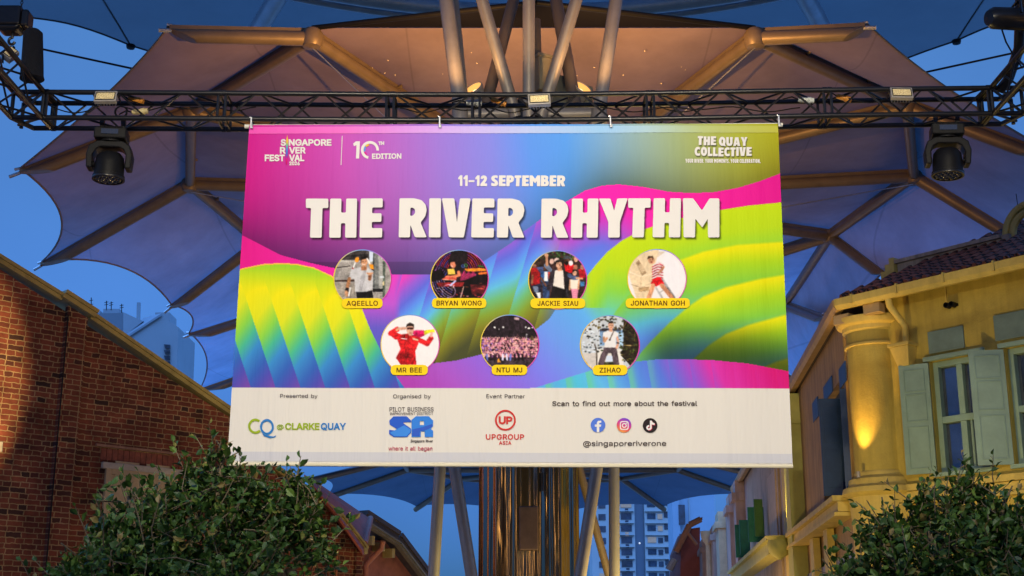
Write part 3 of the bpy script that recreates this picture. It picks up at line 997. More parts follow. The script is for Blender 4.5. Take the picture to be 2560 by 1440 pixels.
# ------------------------------------------------------------------ buildings: brick gable on the left
def brickmat(name, c1, c2, mortar, mrough=0.85, dark=(0.03, 0.02, 0.018)):
    m = D.materials.new(name)
    m.use_nodes = True
    N, L = m.node_tree.nodes, m.node_tree.links
    b = N['Principled BSDF']
    b.inputs['Roughness'].default_value = mrough
    b.inputs['Specular IOR Level'].default_value = 0.25
    uv = N.new('ShaderNodeUVMap')
    wz = N.new('ShaderNodeTexNoise')
    wz.inputs['Scale'].default_value = 9
    wz.inputs['Detail'].default_value = 3
    L.new(uv.outputs[0], wz.inputs['Vector'])
    sc = N.new('ShaderNodeVectorMath')
    sc.operation = 'SCALE'
    sc.inputs['Scale'].default_value = 0.05
    L.new(wz.outputs['Color'], sc.inputs[0])
    ad = N.new('ShaderNodeVectorMath')
    L.new(uv.outputs[0], ad.inputs[0])
    L.new(sc.outputs[0], ad.inputs[1])
    br = N.new('ShaderNodeTexBrick')
    br.offset, br.offset_frequency, br.squash, br.squash_frequency = 0.45, 2, 0.56, 2
    br.inputs['Scale'].default_value = 1
    br.inputs['Brick Width'].default_value = 0.325
    br.inputs['Row Height'].default_value = 0.108
    br.inputs['Mortar Size'].default_value = 0.011
    br.inputs['Mortar Smooth'].default_value = 0.25
    br.inputs['Bias'].default_value = -0.1
    br.inputs['Color1'].default_value = (*c1, 1)
    br.inputs['Color2'].default_value = (*c2, 1)
    br.inputs['Mortar'].default_value = (*mortar, 1)
    L.new(ad.outputs[0], br.inputs['Vector'])
    # scattered burnt bricks: a second brick texture with the same layout picks them
    b2 = N.new('ShaderNodeTexBrick')
    b2.offset, b2.offset_frequency, b2.squash, b2.squash_frequency = 0.45, 2, 0.56, 2
    for k in ('Scale', 'Brick Width', 'Row Height', 'Mortar Size', 'Mortar Smooth'):
        b2.inputs[k].default_value = br.inputs[k].default_value
    b2.inputs['Color1'].default_value = (0, 0, 0, 1)
    b2.inputs['Color2'].default_value = (1, 1, 1, 1)
    b2.inputs['Mortar'].default_value = (0, 0, 0, 1)
    L.new(ad.outputs[0], b2.inputs['Vector'])
    rp = N.new('ShaderNodeValToRGB')
    rp.color_ramp.elements[0].position, rp.color_ramp.elements[1].position = 0.80, 0.98
    L.new(b2.outputs['Color'], rp.inputs[0])
    mx = N.new('ShaderNodeMix')
    mx.data_type = 'RGBA'
    mx.inputs[7].default_value = (*dark, 1)
    ml = N.new('ShaderNodeMath')
    ml.operation = 'MULTIPLY'
    ml.inputs[1].default_value = 0.8
    L.new(rp.outputs[0], ml.inputs[0])
    L.new(ml.outputs[0], mx.inputs[0])
    # large weathering
    nz = N.new('ShaderNodeTexNoise')
    nz.inputs['Scale'].default_value = 1.4
    nz.inputs['Detail'].default_value = 8
    nz.inputs['Roughness'].default_value = 0.7
    L.new(uv.outputs[0], nz.inputs['Vector'])
    mr = N.new('ShaderNodeMapRange')
    mr.inputs['From Min'].default_value, mr.inputs['From Max'].default_value = 0.3, 0.7
    mr.inputs['To Min'].default_value, mr.inputs['To Max'].default_value = 0.45, 1.4
    L.new(nz.outputs['Fac'], mr.inputs['Value'])
    vm = N.new('ShaderNodeVectorMath')
    vm.operation = 'SCALE'
    L.new(br.outputs['Color'], mx.inputs[6])
    L.new(mx.outputs[2], vm.inputs[0])
    L.new(mr.outputs[0], vm.inputs['Scale'])
    L.new(vm.outputs[0], b.inputs['Base Color'])
    bp = N.new('ShaderNodeBump')
    bp.invert = True
    bp.inputs['Strength'].default_value = 0.9
    bp.inputs['Distance'].default_value = 0.012
    L.new(br.outputs['Fac'], bp.inputs['Height'])
    n3 = N.new('ShaderNodeTexNoise')
    n3.inputs['Scale'].default_value = 30
    L.new(uv.outputs[0], n3.inputs['Vector'])
    b3 = N.new('ShaderNodeBump')
    b3.inputs['Strength'].default_value = 0.3
    b3.inputs['Distance'].default_value = 0.01
    L.new(n3.outputs['Fac'], b3.inputs['Height'])
    L.new(bp.outputs[0], b3.inputs['Normal'])
    L.new(b3.outputs[0], b.inputs['Normal'])
    return m


M_BRICK = brickmat('red_brick', (0.22, 0.06, 0.034), (0.10, 0.03, 0.022), (0.36, 0.24, 0.12))
M_COPE = mat('ochre_coping', (0.40, 0.33, 0.11), 0.6, 0, 0.25, 3, 0.3, 12)
M_CREAM = mat('cream_paint', (0.50, 0.38, 0.22), 0.55, 0, 0.15, 4)
M_STONE = mat('pale_render', (0.5, 0.45, 0.36), 0.7, 0, 0.2, 5)

c45 = math.sin(R(45.6)), math.cos(R(45.6))
WB = Plane((P(150, 745, 27).x, 27), c45, (c45[1], -c45[0]))
cop = [WB.sh(-260, 505), WB.sh(0, 652), WB.sh(150, 752), WB.sh(222, 797), WB.sh(575, 1036), WB.sh(690, 1118)]
bb = thing('brick_warehouse', (*WB.at(2, 0).xy, 0), 'red brick gable-ended building at the left edge with ochre coping', 'building')
wall = [(cop[0][0] - 4, 0), (cop[-1][0], 0)] + [cop[-1], cop[0], (cop[0][0] - 4, cop[0][1] + 1.6)]
mb = MB().wpoly(WB, wall, -0.4, 0.0)
mb.build('wall', M_BRICK, bb, uvp=WB)
# side wall running back from the far corner
e = WB.at(cop[-1][0], 0)
WB2 = Plane((e.x, e.y), (-WB.n.x, -WB.n.y), (WB.d.x, WB.d.y))
MB().wpoly(WB2, [(0.4, 0), (14, 0), (14, cop[-1][1]), (0.4, cop[-1][1])], -0.4, 0.0).build('wall', M_BRICK, bb, uvp=WB2)


def coping(pl, a, b, th, o0, o1, name='coping', drop=0.0, parent=None, m=M_COPE):
    n = Vector((-(b[1] - a[1]), b[0] - a[0])).normalized()
    if n.y < 0:
        n = -n
    for k, (t0, t1, q0, q1) in enumerate(((0, th * 0.55, o0, o1), (th * 0.55, th, o0, o1 + 0.05))):
        MB().wpoly(pl, [(a[0] + n.x * t0, a[1] + n.y * t0), (b[0] + n.x * t0, b[1] + n.y * t0), (b[0] + n.x * t1, b[1] + n.y * t1), (a[0] + n.x * t1, a[1] + n.y * t1)], q0, q1).build(name, m, parent)


coping(WB, (cop[0][0] - 4, cop[0][1] + 1.6), cop[2], 0.15, -0.5, 0.07, parent=bb)
coping(WB, (cop[2][0] - 0.02, cop[2][1] + 0.06), (cop[3][0] + 0.06, cop[3][1] + 0.02), 0.17, -0.5, 0.16, parent=bb)
coping(WB, cop[3], cop[-1], 0.15, -0.5, 0.07, parent=bb)
pa, pb2 = WB.sh(152, 900)[0], WB.sh(205, 900)[0]
ztop = cop[3][1] - 0.02
MB().wpoly(WB, [(pa, 0), (pb2, 0), (pb2, ztop), (pa, ztop + 0.2)], 0.003, 0.11).build('pilaster', M_BRICK, bb, uvp=WB)
pa2, pb3 = WB.sh(92, 900)[0], WB.sh(128, 900)[0]
MB().tube([WB.at(WB.sh(163, 790)[0], WB.sh(163, 790)[1], 0.135), WB.at(WB.sh(163, 790)[0], 0.3, 0.135)], 0.014, 8).build('downpipe', M_BLACKP, bb, True)
# brick flat arch above the window: upright soldier course
a0, z0 = WB.sh(252, 1132, 0.03)
a1, _ = WB.sh(460, 1150, 0.03)
ar = MB()
for k in range(15):
    s = a0 + (a1 - a0) * k / 15
    ar.wbox(WB, s + 0.008, s + (a1 - a0) / 15 - 0.004, z0 - 0.13, z0 + 0.10, 0.002, 0.02 + 0.004 * (k % 3))
ar.build('window_arch', mat('arch_brick', (0.22, 0.065, 0.04), 0.85, 0, 0.35, 9), bb)
MB().wbox(WB, a0 - 0.12, a1 + 0.14, z0 + 0.13, z0 + 0.18, 0.002, 0.06).build('drip_mould', mat('buff_brick', (0.28, 0.15, 0.10), 0.85, 0, 0.3, 8), bb)
# window
wa0, wz1 = WB.sh(255, 1163, 0.05)
wa1, _ = WB.sh(455, 1180, 0.05)
MB().wbox(WB, wa0, wa1, wz1 - 0.06, wz1 + 0.07, 0.002, 0.09).build('lintel', M_STONE, bb, bevel=0.01)
wf = MB()
zb = wz1 - 1.75
for s0, s1, za, zc in ((wa0 + 0.10, wa0 + 0.22, zb, wz1 - 0.06), (wa1 - 0.22, wa1 - 0.10, zb, wz1 - 0.06), (wa0 + 0.225, wa1 - 0.225, wz1 - 0.16, wz1 - 0.06)):
    wf.wbox(WB, s0, s1, za, zc, 0.002, 0.07)
wnd = wf.build('window', M_CREAM, bb)
sw = (wa1 - wa0 - 0.45) / 2
for k in (0, 1):
    s0 = wa0 + 0.225 + k * (sw + 0.002)
    sh_ = MB().wbox(WB, s0, s0 + sw - 0.006, zb, wz1 - 0.165, 0.002, 0.035)
    for zc in np.linspace(zb + 0.1, wz1 - 0.3, 3):
        sh_.wbox(WB, s0 + 0.08, s0 + sw - 0.09, zc, zc + 0.42, 0.036, 0.05)
    sh_.build('shutter', M_CREAM, wnd)
MB().wbox(WB, WB.sh(0, 1110)[0] - 0.02, WB.sh(5, 1110)[0], WB.sh(3, 1130)[1], WB.sh(3, 1105)[1], 0.002, 0.04).build('wall_plate', M_STONE, bb)

# second brick shop with red roof plane
c30 = math.sin(R(40)), math.cos(R(40))
WS = Plane((P(672, 1168, 33).x, 33), c30, (c30[1], -c30[0]))
sp = [WS.sh(620, 1130), WS.sh(672, 1172), WS.sh(842, 1292), WS.sh(908, 1378)]
sb = thing('brick_shop', (*WS.at(1, 0).xy, 0), 'lower brick building with red roof and ochre coping, right of the brick gable', 'building')
MB().wpoly(WS, [(sp[0][0] - 0.6, 0), (sp[-1][0], 0), sp[-1], sp[2], sp[1], sp[0], (sp[0][0] - 0.6, sp[0][1])], -0.35, 0.0).build('wall', M_BRICK, sb, uvp=WS)
for k, (a, bq) in enumerate(((sp[0], sp[2]), (sp[2], sp[3]))):
    coping(WS, a, bq, 0.13, -0.42, 0.09, parent=sb)
MB().wbox(WS, sp[2][0] - 0.10, sp[2][0] + 0.06, sp[2][1] - 0.02, sp[2][1] + 0.2, -0.44, 0.15).build('coping_knob', M_COPE, sb, bevel=0.03)
MB().wbox(WS, sp[3][0] - 0.09, sp[3][0] + 0.05, sp[3][1] - 0.08, sp[3][1] + 0.1, -0.44, 0.14).build('coping_knob', M_COPE, sb, bevel=0.03)
for px in (826, 896):
    s0 = WS.sh(px, 1380)[0]
    zt_ = float(np.interp(s0, [q[0] for q in sp], [q[1] for q in sp])) - 0.08
    MB().wbox(WS, s0 - 0.14, s0 + 0.10, 0, zt_, 0.003, 0.09).build('pilaster', M_BRICK, sb, uvp=WS)
MB().tube([WS.at(WS.sh(827, 1380)[0] + 0.16, 0.2, 0.06), WS.at(WS.sh(827, 1380)[0] + 0.16, sp[2][1] - 0.9, 0.06)], 0.03, 8).build('downpipe', mat('copper_pipe', (0.45, 0.16, 0.06), 0.5), sb, True)
M_RROOF = mat('red_roof', (0.34, 0.085, 0.045), 0.75, 0, 0.2, 2, 0.3, 10)
rf = [P(760, 1186, 33.6), P(778, 1196, 36.6), P(928, 1298, 40), P(912, 1362, 36), P(905, 1376, 34.6), P(842, 1284, 33.9)]
MB().sheet(rf, (0.02, 0.05, -0.12)).build('roof', M_RROOF, sb)
MB().tube([P(926, 1296, 40), P(911, 1360, 36)], 0.09, 8).build('roof_edge', mat('terracotta', (0.35, 0.12, 0.06), 0.7), sb, True)

# third low building beyond with dark eaves
tb = thing('tiled_house', (P(960, 1400, 46).x, 46, 0), 'low house with dark tiled eaves and rust drainpipe beside the red roof', 'building')
WT = Plane((P(905, 1400, 44).x, 44), (0.30, 0.95), (0.95, -0.30))
g0, g1 = WT.sh(905, 1330), WT.sh(1040, 1460)
WT = Plane((P(900, 1400, 43).x, 43), (0.55, 0.83), (0.83, -0.55))
th = [WT.sh(880, 1300), WT.sh(962, 1352), WT.sh(1060, 1480)]
MB().wpoly(WT, [(th[0][0] - 1, 0), (th[2][0], 0), th[2], (th[1][0], th[1][1]), (th[0][0] - 1, th[1][1])], -0.3, 0.0).build('wall', mat('rust_render', (0.30, 0.11, 0.06), 0.8, 0, 0.3, 2), tb)
for a, bq in ((th[0], th[1]), (th[1], th[2])):
    coping(WT, a, bq, 0.30, -1.5, 0.55, 'roof', parent=tb, m=mat('dark_tiles', (0.06, 0.05, 0.04), 0.7, 0, 0.3, 4))
    coping(WT, (a[0], a[1] - 0.17), (bq[0], bq[1] - 0.17), 0.12, 0.42, 0.60, 'gutter', parent=tb, m=mat('olive_gutter', (0.16, 0.15, 0.09), 0.6))
br = MB()
for k in range(4):
    f = k / 3.2
    q = (th[0][0] + (th[1][0] - th[0][0]) * f, th[0][1] + (th[1][1] - th[0][1]) * f - 0.3)
    br.wbox(WT, q[0], q[0] + 0.14, q[1] - 0.28, q[1], 0.003, 0.4)
br.build('eave_brackets', M_COPE, tb)
MB().tube([WT.pt(958, 1352, 0.5), WT.pt(953, 1372, 0.4), WT.pt(915, 1412, 0.1), WT.pt(914, 1470, 0.1)], 0.085, 10).build('drainpipe', mat('rust_pipe', (0.42, 0.15, 0.06), 0.5), tb, True)

# ------------------------------------------------------------------ yellow corner shophouse on the right
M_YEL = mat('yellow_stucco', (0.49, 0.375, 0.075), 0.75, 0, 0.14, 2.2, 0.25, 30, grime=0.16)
M_YEL2 = mat('yellow_trim', (0.60, 0.46, 0.12), 0.65, 0, 0.12, 4, 0.15, 25, grime=0.14)
M_SAGE = mat('sage_paint', (0.27, 0.40, 0.33), 0.5, 0, 0.12, 4)
M_SAGE2 = mat('sage_panel', (0.17, 0.25, 0.23), 0.6, 0, 0.15, 5)
M_BLUEP = mat('blue_shutter_paint', (0.014, 0.042, 0.12), 0.5, 0, 0.2, 4)
M_PANE = mat('window_glass', (0.17, 0.19, 0.22), 0.05, 0.85, 0.3, 2, 0.05, 3)
M_TILE = D.materials.new('clay_tiles')
M_TILE.use_nodes = True
N, L = M_TILE.node_tree.nodes, M_TILE.node_tree.links
bs = N['Principled BSDF']
bs.inputs['Roughness'].default_value = 0.8
uv = N.new('ShaderNodeUVMap')
wv = N.new('ShaderNodeTexBrick')
wv.offset = 0.0
wv.inputs['Scale'].default_value = 1
wv.inputs['Brick Width'].default_value = 0.16
wv.inputs['Row Height'].default_value = 0.12
wv.inputs['Mortar Size'].default_value = 0.02
wv.inputs['Mortar Smooth'].default_value = 0.8
wv.inputs['Color1'].default_value = (0.27, 0.085, 0.05, 1)
wv.inputs['Color2'].default_value = (0.17, 0.055, 0.04, 1)
wv.inputs['Mortar'].default_value = (0.02, 0.01, 0.01, 1)
L.new(uv.outputs[0], wv.inputs['Vector'])
L.new(wv.outputs['Color'], bs.inputs['Base Color'])
bp = N.new('ShaderNodeBump')
bp.invert = True
bp.inputs['Distance'].default_value = 0.05
L.new(wv.outputs['Fac'], bp.inputs['Height'])
L.new(bp.outputs[0], bs.inputs['Normal'])

FA = Plane((5.6, 21.5), (0.648, -0.762), (-0.762, -0.648))
ST = Plane((3.48 + 0.092 * 21.5, 21.5), (0.092, 0.996), (-0.996, 0.092))
ys_ = thing('corner_shophouse', (*FA.at(2, 0).xy, 0), 'yellow corner shophouse on the right with sage windows and blue shutters', 'building')
EAV = FA.sh(2300, 690, 0.0)[1]
aL, aR = FA.sh(2232, 1000)[0], 6.5
# wall with real window holes: piers and bands
W1 = [FA.sh(2335, 905), FA.sh(2462, 1172)]
w1a, w1b = FA.sh(2332, 1000)[0], FA.sh(2462, 1000)[0]
w2a = FA.sh(2524, 1000)[0]
w2b = w2a + (w1b - w1a)
wzt, wzb = FA.sh(2390, 893)[1], FA.sh(2390, 1178)[1]
zbelt = FA.sh(2390, 1200)[1]
mb = MB()
for a0, a1, z0, z1 in ((aL - 0.4, aR, wzt, EAV + 0.05), (aL - 0.4, w1a, zbelt, wzt), (w1b, w2a, zbelt, wzt), (w2b, aR, zbelt, wzt), (aL - 0.4, aR, 0, zbelt), (w1a, w1b, zbelt, wzb), (w2a, w2b, zbelt, wzb)):
    mb.wbox(FA, a0, a1, z0, z1, -0.3, 0.0)
mb.build('front_wall', M_YEL, ys_)


def shop_window(a0, a1):
    fr = MB()
    zm = wzb + (wzt - wzb) * 0.47
    t = 0.085
    for s0, s1, z0, z1 in ((a0, a0 + t, wzb, wzt), (a1 - t, a1, wzb, wzt), (a0 + t, a1 - t, wzt - 0.09, wzt), (a0 + t, a1 - t, wzb, wzb + 0.06), (a0 + t, a1 - t, zm - 0.05, zm + 0.05)):
        fr.wbox(FA, s0, s1, z0, z1, -0.22, -0.08)
    am = (a0 + a1) / 2
    fr.wbox(FA, am - 0.05, am + 0.05, zm + 0.052, wzt - 0.092, -0.21, -0.09)
    fr.wbox(FA, am - 0.05, am + 0.05, wzb + 0.062, zm - 0.052, -0.21, -0.09)
    w = fr.build('window', M_SAGE, ys_, bevel=0.006)
    for s0, s1, z0, z1 in ((a0 + t, am - 0.05, zm + 0.05, wzt - 0.09), (am + 0.05, a1 - t, zm + 0.05, wzt - 0.09), (a0 + t, am - 0.05, wzb + 0.06, zm - 0.05), (am + 0.05, a1 - t, wzb + 0.06, zm - 0.05)):
        MB().wbox(FA, s0 + 0.002, s1 - 0.002, z0 + 0.002, z1 - 0.002, -0.19, -0.175).build('pane', M_PANE, w)
    bl = MB()
    for k in range(2):
        s = am + 0.12 + k * 0.13
        bl.tube([FA.at(s, wzb + 0.06, -0.12), FA.at(s, zm - 0.05, -0.12)], 0.022, 8)
    bl.build('baluster', M_SAGE, w, True)
    MB().wbox(FA, a0 - 0.08, a1 + 0.08, wzt + 0.003, wzt + 0.07, 0.002, 0.06).build('head_mould', M_SAGE, w)
    MB().wbox(FA, a0 - 0.05, a1 + 0.05, wzb - 0.06, wzb - 0.002, -0.05, 0.07).build('sill', M_SAGE, w)
    bk = MB().wbox(FA, a0, a1, wzb, wzt, -1.2, -1.18)
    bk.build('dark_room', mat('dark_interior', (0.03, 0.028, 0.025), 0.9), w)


shop_window(w1a, w1b)
shop_window(w2a, w2b)


def shutter(a_hinge, length, sgn, ang, m, pl=FA, z0=None, z1=None):
    """louvre shutter hinged on the wall, opened by ang degrees; sgn: direction along the wall"""
    z0 = wzb if z0 is None else z0
    z1 = wzt - 0.02 if z1 is None else z1
    ca, sa = math.cos(R(ang)), math.sin(R(ang))
    p0 = pl.at(a_hinge, 0, 0.03)
    d = (pl.d * ca * sgn + pl.n * sa)
    q = Plane(p0.xy, d, Vector((-d.y, d.x)))
    s = MB().wbox(q, 0, length, z0, z1, -0.02, 0.02)
    st = 0.07
    H = z1 - z0
    for zc, hh in ((z0 + 0.08, H * 0.38), (z0 + H * 0.38 + 0.16, H * 0.25), (z0 + H * 0.63 + 0.2, H * 0.37 - 0.28)):
        for o in (1, -1):
            f = MB()
            for (u0, u1, v0, v1) in ((st, length - st, zc, zc + 0.012), (st, length - st, zc + hh - 0.012, zc + hh), (st, st + 0.012, zc + 0.012, zc + hh - 0.012), (length - st - 0.012, length - st, zc + 0.012, zc + hh - 0.012)):
                s.wbox(q, u0, u1, v0, v1, 0.0205 * o, 0.032 * o)
    return s.build('shutter', m, ys_)


shutter(w1a - 0.01, 0.46, -1, 18, M_SAGE)
shutter(w2a - 0.01, 0.50, -1, 38, M_SAGE)
shutter(w2b + 0.01, 0.50, 1, 30, M_SAGE)
for a0, a1, z0, z1, px in ((2322, 2412, 878, 822, 2367), (2490, 2580, 846, 780, 2535)):
    s0, s1 = FA.sh(a0, 850)[0], FA.sh(a1, 850)[0]
    zz0, zz1 = FA.sh(px, z0)[1], FA.sh(px, z1)[1]
    MB().wbox(FA, s0, s1, zz0, zz1, 0.002, 0.03).build('vent_panel', M_SAGE2, ys_, bevel=0.008)
# thin conduit line high on the wall and wall lamp
s0, z0 = FA.sh(2362, 712)
MB().wbox(FA, s0, aR, z0, z0 + 0.025, 0.002, 0.02).wbox(FA, s0, s0 + 0.02, z0 - 0.32, z0 - 0.002, 0.002, 0.02).build('conduit', M_YEL2, ys_)
s1, z1 = FA.sh(2376, 766)
lamp = MB()
for k in (0, 0.09):
    lamp.lathe(FA.at(s1 + k, z1, 0.03), [(0.03, 0), (0.045, 0.0), (0.045, 0.10), (0.03, 0.10)], FA.n.to_3d(), 14)
lamp.wbox(FA, s1 - 0.06, s1 + 0.14, z1 - 0.02, z1 + 0.02, 0.002, 0.03)
lamp.build('wall_fitting', M_BLACKP, ys_)
# eave: soffit, gutter, roof, parapet
GO = 0.52
ga, gz = FA.sh(2092, 782, GO)
gb, gz2 = FA.sh(2560, 655, GO)
gz = (gz + gz2) / 2
gb = aR
mb = MB()
prof = [(GO - 0.13, gz), (GO + 0.0, gz - 0.02), (GO + 0.05, gz + 0.04), (GO + 0.06, gz + 0.15), (GO + 0.02, gz + 0.16), (GO - 0.13, gz + 0.15)]
n = len(prof)
mb.add([FA.at(a, z, o) for a in (ga, gb) for o, z in prof], [tuple(range(n)), tuple(range(2 * n - 1, n - 1, -1))] + [(k, (k + 1) % n, n + (k + 1) % n, n + k) for k in range(n)])
gut = mb.build('gutter', M_YEL2, ys_)
j = MB()
for f in np.linspace(0.05, 0.95, 8):
    a = ga + (gb - ga) * f
    j.wbox(FA, a, a + 0.03, gz + 0.02, gz + 0.17, GO + 0.0, GO + 0.075)
j.build('gutter_joint', M_YEL2, gut)
MB().add([FA.at(ga + 0.1, gz + 0.05, GO - 0.13), FA.at(gb, gz + 0.05, GO - 0.13), FA.at(gb, gz + 0.16, -0.05), FA.at(ga + 0.5, gz + 0.16, -0.05)], [(0, 1, 2, 3)]).build('soffit', mat('soffit_paint', (0.26, 0.19, 0.06), 0.8), ys_)
rt = [FA.at(ga + 0.02, gz + 0.165, GO - 0.01), FA.at(gb, gz + 0.165, GO - 0.01), FA.at(gb, gz + 2.2, -3.8), FA.at(ga + 3.0, gz + 2.2, -3.8)]
RP = Plane(FA.q, FA.d, FA.n)
MB().sheet(rt, (0, 0, -0.08)).build('roof', M_TILE, ys_, uvp=RP)
# rounded tile ridges running up the slope
tr = MB()
for a in np.arange(ga + 0.1, gb, 0.17):
    k = min(1.0, max(0.05, (a - ga) / 3.0))
    p0 = FA.at(a, gz + 0.18, GO - 0.02)
    p1 = FA.at(a, gz + 0.18 + 2.03 * k, GO - 0.02 - 3.78 * k)
    tr.tube([p0, p1], 0.05, 6, True)
tr.build('tile_ridges', M_TILE, ys_, True, uvp=RP)['kind'] = 'stuff'
# return eave along the street side
SG = ST.sh(2085, 785, 0.35)
sg2 = 26.0
gzs = gz
st0 = FA.at(ga, gz, GO)
mb = MB()
prof = [(-0.12, gz), (0.0, gz - 0.02), (0.05, gz + 0.04), (0.06, gz + 0.15), (-0.12, gz + 0.15)]
n = len(prof)
SGP = Plane(st0.xy, ST.d, ST.n)
mb.add([SGP.at(a, z, o) for a in (0.02, sg2) for o, z in prof], [tuple(range(n)), tuple(range(2 * n - 1, n - 1, -1))] + [(k, (k + 1) % n, n + (k + 1) % n, n + k) for k in range(n)])
mb.build('side_gutter', mat('tan_gutter', (0.40, 0.26, 0.11), 0.6), ys_)
MB().sheet([SGP.at(0.05, gz + 0.165, -0.02), SGP.at(sg2, gz + 0.165, -0.02), SGP.at(sg2, gz + 1.9, -3.6), SGP.at(2.2, gz + 1.9, -3.6)], (0, 0, -0.08)).build('roof', M_TILE, ys_, uvp=SGP)
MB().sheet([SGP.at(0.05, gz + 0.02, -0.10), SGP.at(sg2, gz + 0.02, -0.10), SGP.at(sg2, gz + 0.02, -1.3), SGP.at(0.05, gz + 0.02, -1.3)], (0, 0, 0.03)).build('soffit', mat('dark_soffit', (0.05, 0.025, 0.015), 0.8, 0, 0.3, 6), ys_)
# parapet wall on the roof, stepped end pier and scroll
M_PARA = mat('grey_parapet', (0.26, 0.23, 0.22), 0.7, 0, 0.2, 3, grime=0.4)
PO = -0.75
q0, z0 = FA.sh(2243, 660, PO)
q1, z1 = FA.sh(2500, 578, PO)
zpt = (z0 + z1) / 2
pr = MB().wbox(FA, q0, q1, gz + 0.3, zpt - 0.06, PO - 0.3, PO)
par = pr.build('parapet', M_PARA, ys_)
MB().wbox(FA, q0 - 0.02, q1 + 0.02, zpt - 0.06, zpt, PO - 0.36, PO + 0.06).build('parapet_coping', M_PARA, par)
MB().wbox(FA, q0 - 0.28, q0 - 0.021, gz + 0.2, zpt - 0.16, PO - 0.34, PO + 0.08).wbox(FA, q0 - 0.20, q0 - 0.022, zpt - 0.158, zpt - 0.05, PO - 0.34, PO + 0.07).wbox(FA, q0 - 0.12, q0 - 0.024, zpt - 0.048, zpt + 0.05, PO - 0.34, PO + 0.06).build('end_pier', M_COPE, par)
sc = MB()
sq, szz = FA.sh(2560, 560, PO)
cen = FA.at(sq + 0.05, zpt - 0.02, PO - 0.1)
for rr in (0.42, 0.30):
    pts = [cen + FA.d.to_3d() * (-rr * math.cos(a)) + Vector((0, 0, rr * math.sin(a) * 1.05)) for a in np.linspace(-0.2, math.pi * 0.75, 16)]
    sc.tube(pts, 0.06, 8)
sc.build('scroll', M_COPE, par, True)
MB().wbox(FA, q1 + 0.03, q1 + 0.16, gz + 0.4, zpt - 0.02, PO - 0.3, PO + 0.03).build('end_pier', M_PARA, par)
an = FA.pt(2548, 530, PO - 0.1)
MB().tube([an - Vector((0, 0, 0.2)), an + Vector((-0.02, 0, 0.30))], 0.006, 5).build('aerial', M_BLACKP, par, True)

# engaged corner column with capital and base
cp_ = FA.sh(2176, 1000, 0)
cc = FA.at(cp_[0] + 0.02, 0, -0.18)
ccz = lambda py: FA.sh(2176, py, 0.25)[1]
rc = 0.44
zc0, zc1 = ccz(1192), ccz(812)
co = MB().lathe((cc.x, cc.y, 0), [(rc, 0), (rc, zc1 - 0.0)], n=40).build('corner_column', M_YEL, ys_, True)
MB().lathe((cc.x, cc.y, 0), [(rc + 0.004, zc1 - 0.30), (rc + 0.035, zc1 - 0.29), (rc + 0.035, zc1 - 0.255), (rc + 0.004, zc1 - 0.245)], n=40).build('column_ring', M_YEL2, co, True)
MB().lathe((cc.x, cc.y, 0), [(rc + 0.004, zc1 - 0.06), (rc + 0.05, zc1 - 0.03), (rc + 0.06, zc1 + 0.03), (rc + 0.13, zc1 + 0.06), (rc + 0.16, zc1 + 0.12), (rc + 0.16, zc1 + 0.17), (0.1, zc1 + 0.17)], n=40).build('column_capital', M_YEL2, co, True)
MB().lathe((cc.x, cc.y, 0), [(rc + 0.004, zc0 + 0.10), (rc + 0.02, zc0 + 0.08), (rc + 0.02, zc0 + 0.03), (rc + 0.10, zc0 - 0.02), (rc + 0.12, zc0 - 0.12), (rc + 0.2, zc0 - 0.16), (rc + 0.22, zc0 - 0.24), (rc + 0.12, zc0 - 0.30), (rc + 0.08, zc0 - 0.8), (rc + 0.08, 0)], n=40).build('column_base', M_YEL2, co, True)
# brackets below the gutter above the column
for px, py, o in ((2110, 800, 0.30), (2185, 772, 0.36)):
    c = FA.pt(px, py, o)
    MB().box(c, (0.17, 0.30, 0.16), rotm(z=40)).build('eave_bracket', mat('tan_block', (0.42, 0.30, 0.16), 0.7), ys_, bevel=0.01)
# downpipe with hopper
dp = [FA.pt(2218, 735, GO - 0.04), FA.pt(2224, 765, GO - 0.06), FA.pt(2262, 815, 0.12), FA.pt(2266, 868, 0.10)]
MB().tube(dp, 0.055, 12).build('downpipe', M_YEL2, ys_, True)
hp = FA.sh(2262, 885, 0.1)
hpv = MB().hexa([FA.at(hp[0] + a, z, o) for z, w, dd in ((hp[1] - 0.20, 0.10, 0.17), (hp[1] + 0.10, 0.17, 0.26)) for a, o in ((-w, dd), (w, dd), (w, 0.002), (-w, 0.002))])
hpv.wbox(FA, hp[0] - 0.19, hp[0] + 0.19, hp[1] + 0.102, hp[1] + 0.16, 0.002, 0.28)
hpv.build('pipe_hopper', M_YEL2, ys_, bevel=0.008)
# belt course with mouldings below the windows
for zz, hh, o in ((zbelt - 0.10, 0.10, 0.10), (zbelt - 0.24, 0.135, 0.05), (zbelt - 0.30, 0.055, 0.09)):
    MB().wbox(FA, aL + 0.1, aR, zz, zz + hh - 0.003, 0.002, o).build('belt_moulding', M_YEL2, ys_)
MB().wbox(FA, w1a + 0.75, w1a + 1.7, zbelt - 1.1, zbelt - 0.55, 0.002, 0.05).build('shop_sign', mat('grey_sign', (0.45, 0.42, 0.42), 0.5), ys_)
# lamp at the column foot
lp = Vector((cc.x, cc.y, 0)) + Vector((-0.62, -0.5, 0)).normalized() * (rc + 0.20)
lz = zc0 + 0.01
ul = thing('column_uplight', (lp.x, lp.y, lz), 'small lit uplight at the foot of the yellow corner column', 'lamp')
MB().lathe((lp.x, lp.y, lz - 0.03), [(0.001, 0), (0.028, 0), (0.03, 0.09), (0.024, 0.095), (0.001, 0.08)], n=12).build('lamp_body', M_GREY, ul, True)
spot('column_beam', (lp.x - 0.05, lp.y - 0.04, lz + 0.10), (lp.x + 0.09, lp.y + 0.07, lz + 1.15), 150, (1.0, 0.57, 0.16), 60, 0.8, 0.02)

